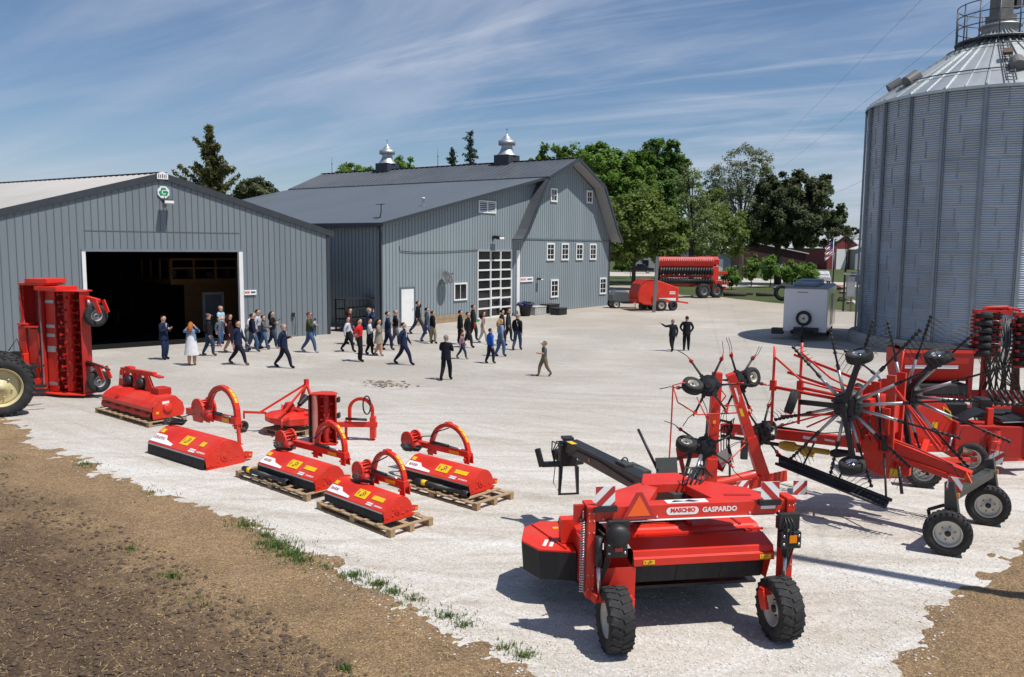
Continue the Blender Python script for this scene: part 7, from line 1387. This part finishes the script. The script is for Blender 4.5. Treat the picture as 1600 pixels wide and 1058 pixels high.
q = MB(); q.prism([(-.7, .6), (-.75, 1.1), (-.4, 1.5), (.6, 1.42), (1.35, 1.15), (1.5, .8), (1.3, .5), (-.3, .42)], -.55, .55, 'y'); q.build('tank', GT, t, .12)
q = MB(); q.bb(1.3, 1.95, -.5, .5, .55, .62); q.bb(.4, 1.3, -.3, .3, .36, .48); q.bar((1.2, 0, .9), (1.9, 0, 1.1), .1, .1); q.build('frame', BLACK, t)
for y, s_ in ((-.66, -1), (.66, 1)): wheel(t, (-.35, y, .34), (0, s_, 0), .34, .2, .22, n=22)
# ================================================================== people
CLOTH = {}
def cloth(c):
    k = tuple(c)
    if k not in CLOTH: CLOTH[k] = mat('fabric', c, .85, var=.14, scale=8, spec=.2)
    return CLOTH[k]
SKIN = mat('skin', (.50, .27, .18), .55, var=.06, scale=6); SKIN_D = mat('tanned_skin', (.36, .18, .11), .55, var=.06, scale=6); EYE = mat('eye', (.03, .02, .02), .3)
NAVYC = (.012, .020, .050); BLK = (.010, .010, .012); JEAN = (.055, .10, .19); DKJ = (.025, .04, .075); WHT = (.62, .62, .64); CHAR = (.022, .023, .027); KHAKI = (.26, .21, .145)
BROWN = (.035, .018, .010); DKHAIR = (.010, .008, .007); GREY = (.22, .20, .19); GINGER = (.40, .12, .025); BLOND = (.33, .20, .08)
def seg_d(p, a, b):
    d = b-a; t = max(0, min(1, (p-a).dot(d)/max(1e-9, d.length_squared))); return (p-(a+d*t)).length
def person(px, py, yh, face, label, top=NAVYC, legs=NAVYC, shoe=BLK, hair=DKHAIR, stride=0.0, arms='down', kind='man', jacket=None, dress=None, long_hair=False, cap=None, short_sleeve=False, bare_legs=False, tag_=False, collar=False, lean=0.0, H=None, skin=None, at=None, zlift=0, head_turn=0.0, base=None):
    """feet at a pixel of the photograph; face = direction looked at, degrees anticlockwise from the photograph's right"""
    loc = G(px, py) if at is None else at; D = loc.y; stride *= .78
    if H is None: H = (py-yh)/F_PX*D*1.03
    H = max(.75, min(1.95, H)); child = H < 1.45; sk = skin or SKIN; f = radians(face-90)
    t = thing('person', label, 'person', (loc.x, loc.y, zlift), f, 'people walking across the yard')
    hs = 1.22 if child else 1.0; fem = kind in ('woman', 'girl'); sw = .098 if fem else .112; wr = (.070 if fem else .082)
    vs = []; es = []; rad = []; zone = []
    def vtx(p, r): vs.append(V(p)*H); rad.append((r[0]*H*1.27, r[1]*H*1.27) if isinstance(r, tuple) else (r*H*1.27, r*H*1.27)); return len(vs)-1
    def edge(a, b, z): es.append((a, b)); zone.append(z)
    ln = lean
    hipz = .505 - abs(stride)*.05
    P = vtx((0, 0, hipz+.02), (wr+.004, .060)); Wst = vtx((0, .02*ln*4, .62), (wr-.010, .052)); C = vtx((0, .09*ln*4, .74), (.088 if not fem else .076, .060)); Nk = vtx((0, .15*ln*4, .825), .040); nb = vtx((0, .165*ln*4+.004, .855), .030)
    hy = .18*ln*4
    J = vtx((0, hy+.012, .885-(hs-1)*.05), .042*hs); Cr = vtx((0, hy+.006, .935-(hs-1)*.02), (.046*hs, .056*hs)); Tp = vtx((0, hy, .975), (.034*hs, .042*hs))
    edge(P, Wst, 'top'); edge(Wst, C, 'top'); edge(C, Nk, 'top'); edge(Nk, nb, 'skin'); edge(nb, J, 'skin'); edge(J, Cr, 'skin'); edge(Cr, Tp, 'skin')
    hands = []
    for s_ in (-1, 1):
        fw = stride*s_
        hp = vtx((s_*.050, fw*.10, hipz-.02), .058); kn = vtx((s_*.056, fw*.55+ (.02 if fw < 0 else .035), .275), .041); an = vtx((s_*.058, fw*1.0 - (.06 if fw < -.05 else 0), .048 + (.030 if fw < -.12 else 0)), .027); to = vtx((s_*.066, fw*1.0 + .085 - (.05 if fw < -.05 else 0), .018), (.026, .018))
        edge(P, hp, 'legs'); edge(hp, kn, 'legs'); edge(kn, an, 'shin'); edge(an, to, 'shoe')
        sh = vtx((s_*sw, .10*ln*4, .800), .042)
        a = arms if isinstance(arms, str) else arms[0 if s_ < 0 else 1]
        if a == 'down': el, wri = (s_*(sw+.034), -.02-stride*s_*.3, .635), (s_*(sw+.030), .03-stride*s_*.55, .49)
        elif a == 'phone': el, wri = (s_*(sw+.035), .02, .64), (s_*.045, .145, .70)
        elif a == 'up': el, wri = (s_*(sw+.065), .09, .745), (s_*.05, .105, .885)
        elif a == 'back': el, wri = (s_*(sw+.045), -.065, .65), (s_*.02, -.085, .545)
        elif a == 'cross': el, wri = (s_*(sw+.030), .035, .64), (-s_*.030, .095, .675)
        elif a == 'point': el, wri = (s_*(sw+.10), .06, .76), (s_*(sw+.20), .12, .84)
        elif a == 'hold': el, wri = (s_*(sw+.035), .05, .66), (s_*.03, .17, .665)
        else: el, wri = (s_*(sw+.07), -.03, .66), (s_*(sw+.01), .05, .56)
        E_ = vtx(el, .028); Wr = vtx(wri, .019); dd = (V(wri)-V(el)).normalized(); hd = vtx(V(wri)+dd*.045, (.022, .012)); edge(C, sh, 'top'); edge(sh, E_, 'sleeve'); edge(E_, Wr, 'fore'); edge(Wr, hd, 'skin'); hands.append((V(wri)*H, dd, s_))
    me = bpy.data.meshes.new('person_body'); me.from_pydata([tuple(v) for v in vs], es, [])
    ob = bpy.data.objects.new('tmp', me); COL.objects.link(ob); sm = ob.modifiers.new('skin', 'SKIN'); sm.use_smooth_shade = True; sm.branch_smoothing = .6
    if not me.skin_vertices: me.attributes.new
    for i, d in enumerate(me.skin_vertices[0].data): d.radius = rad[i]; d.use_root = (i == 0)
    ss = ob.modifiers.new('sub', 'SUBSURF'); ss.levels = 1; ss.render_levels = 1
    dg = bpy.context.evaluated_depsgraph_get(); ev = ob.evaluated_get(dg); m2 = bpy.data.meshes.new_from_object(ev); bpy.data.objects.remove(ob); bpy.data.meshes.remove(me)
    MT = {'top': cloth(top), 'sleeve': cloth(top), 'fore': sk if short_sleeve else cloth(top), 'legs': sk if bare_legs and not dress else cloth(legs), 'shin': sk if bare_legs else cloth(legs), 'shoe': cloth(shoe), 'skin': sk}
    if bare_legs: MT['legs'] = sk
    mats = []; idx = {}
    for z in MT:
        if MT[z] not in mats: mats.append(MT[z])
        idx[z] = mats.index(MT[z])
    mats.append(EYE); m2.materials.clear()
    for m in mats: m2.materials.append(m)
    segs = [(vs[a], vs[b], z) for (a, b), z in zip(es, zone)]
    mi = []
    for pl in m2.polygons:
        c = pl.center; best = min(segs, key=lambda s_: seg_d(c, s_[0], s_[1])); z = best[2]
        if z == 'top' and c.z < .575*H: z = 'legs'
        if z == 'skin' and c.z < .835*H and abs(c.x) < .09*H and c.z > .75*H: z = 'top'
        mi.append(idx[z])
    # head details, hands with five fingers: joined into the same body mesh
    mb = MB(); hy_ = (hy)*H; hz_ = .925*H; fr = .062*H*hs
    si = idx['skin']; ei = len(mats)-1
    mb.add([(-.010*H, hy_+fr*.86, hz_+.004*H), (.010*H, hy_+fr*.86, hz_+.004*H), (0, hy_+fr*1.18, hz_-.018*H), (0, hy_+fr*.9, hz_-.026*H), (0, hy_+fr*.88, hz_+.022*H)], [(0, 2, 4), (2, 1, 4), (0, 3, 2), (2, 3, 1)], si)
    for s_ in (-1, 1):
        mb.ball((s_*.020*H, hy_+fr*.84, hz_+.010*H), .006*H, ei, 6); mb.ball((s_*.050*H*hs, hy_-.002*H, hz_-.004*H), .014*H, si, 6, (.5, .8, 1.2))
    mb.box((0, hy_+fr*.82, hz_-.040*H), (.026*H, .006*H, .004*H), ei)
    for (w_, d, s_) in hands:
        pal = w_ + d*.05*H; side = d.cross(V((0, 1, 0)) if abs(d.y) < .8 else V((1, 0, 0))).normalized(); nrm = side.cross(d)
        for k in range(4): b = pal + side*(k-1.5)*.0085*H; ln_ = (.040, .046, .043, .034)[k]*H; mb.tube([b, b+d*ln_*.5+nrm*.004*H, b+d*ln_*.9+nrm*.014*H], [.0052*H, .0048*H, .0038*H], 5, si)
        b = w_ + d*.015*H + side*.018*H; mb.tube([b, b+side*.016*H+d*.018*H, b+side*.018*H+d*.036*H+nrm*.006*H], [.006*H, .0055*H, .004*H], 5, si)
    bm = bmesh.new(); bm.from_mesh(m2); n0 = len(bm.faces); bm.faces.ensure_lookup_table()
    for fc, q in zip(bm.faces, mi): fc.material_index = q; fc.smooth = True
    nv = [bm.verts.new(p) for p in mb.v]
    for fc, q in zip(mb.f, mb.m):
        try: nf = bm.faces.new([nv[i] for i in fc]); nf.material_index = q; nf.smooth = True
        except ValueError: pass
    bm.to_mesh(m2); bm.free(); b_ = bpy.data.objects.new('body', m2); COL.objects.link(b_); b_.parent = t
    # hair
    q = MB(); r_ = .0530*H*hs; c = V((0, hy_-.005*H, .930*H))
    if hair is not None:
        ring = 7; n = 14; vs2 = []; fs2 = []
        for i in range(ring+1):
            th = (pi*.60)*i/ring
            for j in range(n):
                a = 2*pi*j/n; fwd = sin(a); lim = th*(.88 - .26*fwd); rr_ = r_*1.06; vs2.append((c.x+rr_*.90*sin(lim)*cos(a), c.y+rr_*1.10*sin(lim)*sin(a)-.004*H, c.z+rr_*1.06*cos(lim)))
        for i in range(ring):
            for j in range(n): fs2.append((i*n+j, (i+1)*n+j, (i+1)*n+(j+1) % n, i*n+(j+1) % n))
        q.add(vs2, fs2, 0, True)
        if long_hair: q.tube([c+V((0, -.035*H, .01*H)), c+V((0, -.060*H, -.05*H)), c+V((0, -.070*H, -.12*H)), c+V((0, -.064*H, -.18*H))], [.045*H*hs, .056*H*hs, .050*H, .028*H], 9, flat=.75)
        q.build('hair', cloth(hair), t)
    if cap: q = MB(); q.lathe([(r_*1.06, -.004*H), (r_*1.04, .02*H), (r_*.8, .05*H), (0, .06*H)], c, (0, 0, 1), 14); q.box(c+V((0, r_*1.35, .002*H)), (.085*H, .075*H, .008*H)); q.build('cap', cloth(cap), t)
    def shell(z0_, z1_, r0, r1, m, nm, flat=.74, y=0, n=16):
        q = MB(); vs3 = []; k = 5
        for i in range(k+1):
            u = i/k; r2 = r0+(r1-r0)*u
            for j in range(n): a = 2*pi*j/n; w2 = 1+.04*sin(a*4+i)*u; vs3.append((r2*w2*cos(a)*H, (r2*flat*w2*sin(a)+y+stride*.12*u*0)*H, (z0_+(z1_-z0_)*u)*H))
        q.add(vs3, [(i*n+j, (i+1)*n+j, (i+1)*n+(j+1) % n, i*n+(j+1) % n) for i in range(k) for j in range(n)], 0, True); return q.build(nm, m, t)
    if jacket: shell(.72, .455 if jacket != 'short' else .53, .100, .118, cloth(top), 'jacket', y=.05*ln*4)
    if dress: shell(.68, dress[1], .092, dress[2]+.012, cloth(dress[0]), 'dress', .85)
    if collar: q = MB(); q.prism([(-.022*H, .815*H), (.022*H, .815*H), (0, .70*H)], (.066+.12*ln*4)*H, (.072+.12*ln*4)*H, 'y'); q.build('shirt_front', cloth(WHT), t)
    if tag_: q = MB(); q.box((.03*H, (-.066 if tag_ == 'back' else .070)*H, .69*H), (.045*H, .006*H, .07*H)); q.tube([(.02*H, (-.064 if tag_ == 'back' else .066)*H, .73*H), (.01*H, (-.05 if tag_ == 'back' else .05)*H, .81*H)], .004*H, 4); q.build('name_tag', WSTK, t)
    return t
def held(pt, name, label, cat, dx, dy, dz, d, m, rz=0):
    M_ = MX.Translation(pt.location) @ rotz(pt.rotation_euler.z); q = MB(); q.box((0, 0, 0), d); o = q.build(name, m, None, bevel=.004, loc=M_ @ V((dx, dy, dz))); o.rotation_euler.z = pt.rotation_euler.z + rz; return tag(o, label, cat)
suit = dict(jacket=True, collar=True)
p1_ = person(257, 562, 492, -10, 'man in a navy suit standing alone in the open shed doorway holding a phone', NAVYC, (.014, .028, .07), arms=('phone', 'phone'), **suit)
held(p1_, 'phone', 'phone held by the navy suited man alone in the shed doorway', 'phone', 0, .30, 1.30, (.075, .012, .15), BLACK)
person(300, 571, 503, 100, 'ginger haired woman in a white dress and denim jacket with both hands raised', (.16, .24, .34), WHT, (.3, .2, .15), GINGER, arms='up', kind='woman', dress=(WHT, .24, .155), bare_legs=True, long_hair=True, jacket='short')
person(327, 556, 490, 30, 'man in a black jacket, blue jeans and grey cap left of the light blue shirt', BLK, (.03, .055, .10), (.12, .06, .03), DKHAIR, .10, jacket='short', cap=(.10, .10, .10))
person(343, 541, 496, -20, 'child in a grey top and jeans with pink shoes beside the shed doorway', (.10, .12, .14), JEAN, (.45, .12, .16), BROWN, .10, kind='girl', long_hair=True)
person(346, 537, 477, -15, 'tall man in a light blue short sleeved shirt in front of the timber office', (.30, .47, .54), JEAN, BLK, GREY, .05, arms=('down', 'hold'), short_sleeve=True, tag_=True)
person(360, 551, 491, 20, 'woman in a black and maroon knee length coat by the white door jamb', (.035, .008, .012), BLK, (.25, .15, .12), BROWN, .12, kind='woman', dress=((.022, .006, .009), .34, .15), bare_legs=True, long_hair=True)
person(373, 570, 501, -5, 'man in a navy suit striding right before the white door jamb', NAVYC, (.014, .016, .030), (.16, .08, .04), DKHAIR, .24, arms='down', **suit)
person(386, 547, 489, 5, 'man in a white shirt leaning forward behind the navy waistcoat', WHT, (.20, .20, .20), BLK, GREY, .05, arms=('hold', 'hold'), lean=.25)
person(395, 550, 490, 40, 'man in a navy gilet and blue jeans seen from behind beside the grey cardigan', (.012, .014, .032), JEAN, (.10, .05, .03), BROWN, .12, jacket='short', arms='down')
person(404, 544, 484, 0, 'dark haired man in a pale striped shirt behind the grey cardigan', (.45, .47, .52), DKJ, BLK, DKHAIR, .08, arms=('phone', 'down'))
person(412, 546, 493, 5, 'dark haired woman in a grey cardigan and jeans walking by the shed wall', (.10, .10, .11), JEAN, (.10, .06, .04), DKHAIR, .14, kind='woman', arms=('down', 'hold'))
person(426, 544, 487, -5, 'woman in a black jacket with arms crossed and long dark hair by the shed wall', BLK, DKJ, (.2, .2, .2), DKHAIR, .16, kind='woman', arms='cross', long_hair=True, jacket='short')
p12 = person(444, 575, 506, 0, 'balding man in a navy suit looking at a phone, nearest the shed corner', NAVYC, (.014, .016, .034), BLK, GREY, .22, arms=('phone', 'down'), **suit)
held(p12, 'phone', 'phone in the hand of the balding navy suited man near the shed corner', 'phone', -.06, .30, 1.28, (.075, .012, .15), BLACK)
p13 = person(484, 551, 488, 0, 'man in an olive jacket and cap carrying a small child past the shed corner', (.055, .060, .026), JEAN, (.3, .3, .3), BROWN, .20, arms='hold', jacket='short', cap=(.12, .05, .03))
cl_ = p13.location + V((.26, -.02, .92)); person(0, 0, 0, 170, 'small child in a pale blue top carried by the man in the olive jacket', (.30, .36, .55), JEAN, (.10, .06, .05), DKHAIR, -.05, arms='hold', H=.86, at=V((cl_.x, cl_.y, 0)), zlift=.76, kind='child')
person(547, 538, 482, 0, 'woman in a maroon top standing behind the white shirt left of the red polo', (.07, .014, .018), (.05, .03, .09), BLK, BROWN, .08, kind='woman', long_hair=True)
person(544, 550, 495, 0, 'man in a white long sleeved shirt and black trousers left of the red polo', (.52, .52, .58), BLK, BLK, DKHAIR, .20, arms='down')
person(562, 565, 498, -12, 'man in a bright red polo and black trousers with hands clasped behind', (.55, .012, .020), BLK, BLK, DKHAIR, .06, arms='back', short_sleeve=True)
person(577, 541, 478, 25, 'grey haired man in a blue suit raising a phone behind the crowd', (.02, .045, .12), NAVYC, BLK, GREY, .05, arms=('down', 'up'), jacket=True)
person(578, 554, 498, 5, 'woman in a white jumper and black trousers between the red polo and beige coat', (.50, .50, .50), BLK, BLK, BROWN, .08, kind='woman', arms='cross')
person(592, 556, 499, -5, 'woman in a beige belted coat with long dark hair and bare legs', (.26, .225, .17), KHAKI, (.25, .2, .15), DKHAIR, .09, kind='woman', dress=((.26, .225, .17), .34, .14), bare_legs=True, long_hair=True, arms='cross')
person(606, 547, 487, 10, 'man in a dark navy suit with crossed arms right of the beige coat', NAVYC, NAVYC, (.10, .05, .03), DKHAIR, .12, arms='cross', jacket=True)
person(618, 540, 484, 10, 'man in a black jacket and grey trousers left of the white barn door', BLK, (.12, .12, .13), BLK, GREY, .10, arms='cross', jacket='short')
person(631, 570, 504, -5, 'man in a navy suit with a white badge striding right in front of the group', (.014, .022, .06), (.014, .022, .05), BLK, DKHAIR, .24, arms='down', tag_=True, **suit)
person(653, 522, 471, 20, 'man in a black jacket and jeans with a hand raised beside the white barn door', BLK, (.035, .05, .085), BLK, BROWN, .24, arms=('up', 'down'), jacket='short')
person(667, 534, 481, 20, 'man in a pale collar and jeans half hidden behind the khaki trousers', (.05, .07, .09), JEAN, BLK, DKHAIR, .14)
person(676, 537, 486, 30, 'stout man in a black jacket and khaki trousers near the low barn window', BLK, KHAKI, BLK, BROWN, .06, jacket='short', arms='down', tag_=True)
person(697, 594, 523, 70, 'grey haired man in a black suit standing alone in front, seen from behind', (.010, .011, .020), (.010, .010, .018), BLK, GREY, .11, arms=('phone', 'phone'), jacket=True)
person(722, 561, 518, -5, 'small boy in a pink checked shirt and brown boots beside the black suits', (.30, .16, .20), DKJ, (.30, .18, .10), BROWN, .20, kind='boy', cap=None)
person(719, 538, 485, 20, 'man in a black suit facing away at the left of the suited group', BLK, BLK, BLK, DKHAIR, .06, jacket=True)
p30 = person(731, 543, 488, -10, 'man in a black suit holding a red folder in the suited group', BLK, CHAR, BLK, DKHAIR, .16, arms=('hold', 'down'), **suit)
held(p30, 'folder', 'bright red folder held by a black suited man', 'folder', .02, .34, 1.12, (.22, .02, .30), MATS['red_paint'], .4)
person(739, 532, 476, 20, 'tall dark suited man at the back of the suited group by the glazed door', CHAR, CHAR, BLK, BROWN, .10, jacket=True)
p32 = person(755, 536, 487, 10, 'woman in a pink top and white trousers with long brown hair', (.34, .22, .20), (.55, .52, .46), (.3, .2, .2), BROWN, .12, kind='woman', long_hair=True)
held(p32, 'handbag', 'brown handbag hanging beside the woman in white trousers', 'handbag', -.28, .02, .86, (.10, .24, .20), cloth((.07, .035, .02)))
person(766, 568, 510, 35, 'boy in a bright blue hooded top and dark trousers, back to the camera', (.012, .10, .42), (.015, .018, .04), (.05, .05, .05), BROWN, .08, kind='boy', jacket='short', H=1.55)
person(782, 557, 498, 30, 'girl with long fair hair, pale blue shirt and flared jeans', (.17, .25, .42), (.06, .11, .22), BLK, BLOND, .08, kind='girl', long_hair=True)
person(784, 540, 484, 20, 'man in a charcoal suit directly behind the fair haired girl', CHAR, CHAR, BLK, DKHAIR, .08, jacket=True)
person(794, 533, 482, 10, 'man in a dark grey suit beside the flower tub and white post', (.03, .033, .036), (.025, .027, .03), BLK, BROWN, .10, jacket=True)
person(808, 547, 491, 60, 'man in a black jumper and jeans with a white label on his back', BLK, (.035, .065, .12), (.07, .04, .03), GREY, .10, jacket='short', tag_='back')
person(850, 588, 536, -160, 'boy in a grey tee shirt, khaki trousers and boots walking alone in the open yard', (.085, .10, .11), (.17, .13, .085), (.10, .05, .025), BROWN, .18, kind='boy', short_sleeve=True, cap=(.16, .15, .14), H=1.38, arms=('hold', 'down'))
person(1050, 549, 499, 110, 'grey haired man in a black suit pointing left with a raised arm', (.012, .013, .018), (.012, .013, .016), BLK, GREY, .10, arms=('point', 'down'), jacket=True)
person(1072, 548, 494, 75, 'dark haired man in a black suit listening to the pointing man', (.012, .013, .018), (.012, .013, .016), BLK, (.06, .02, .01), .06, arms=('away', 'away'), jacket=True)
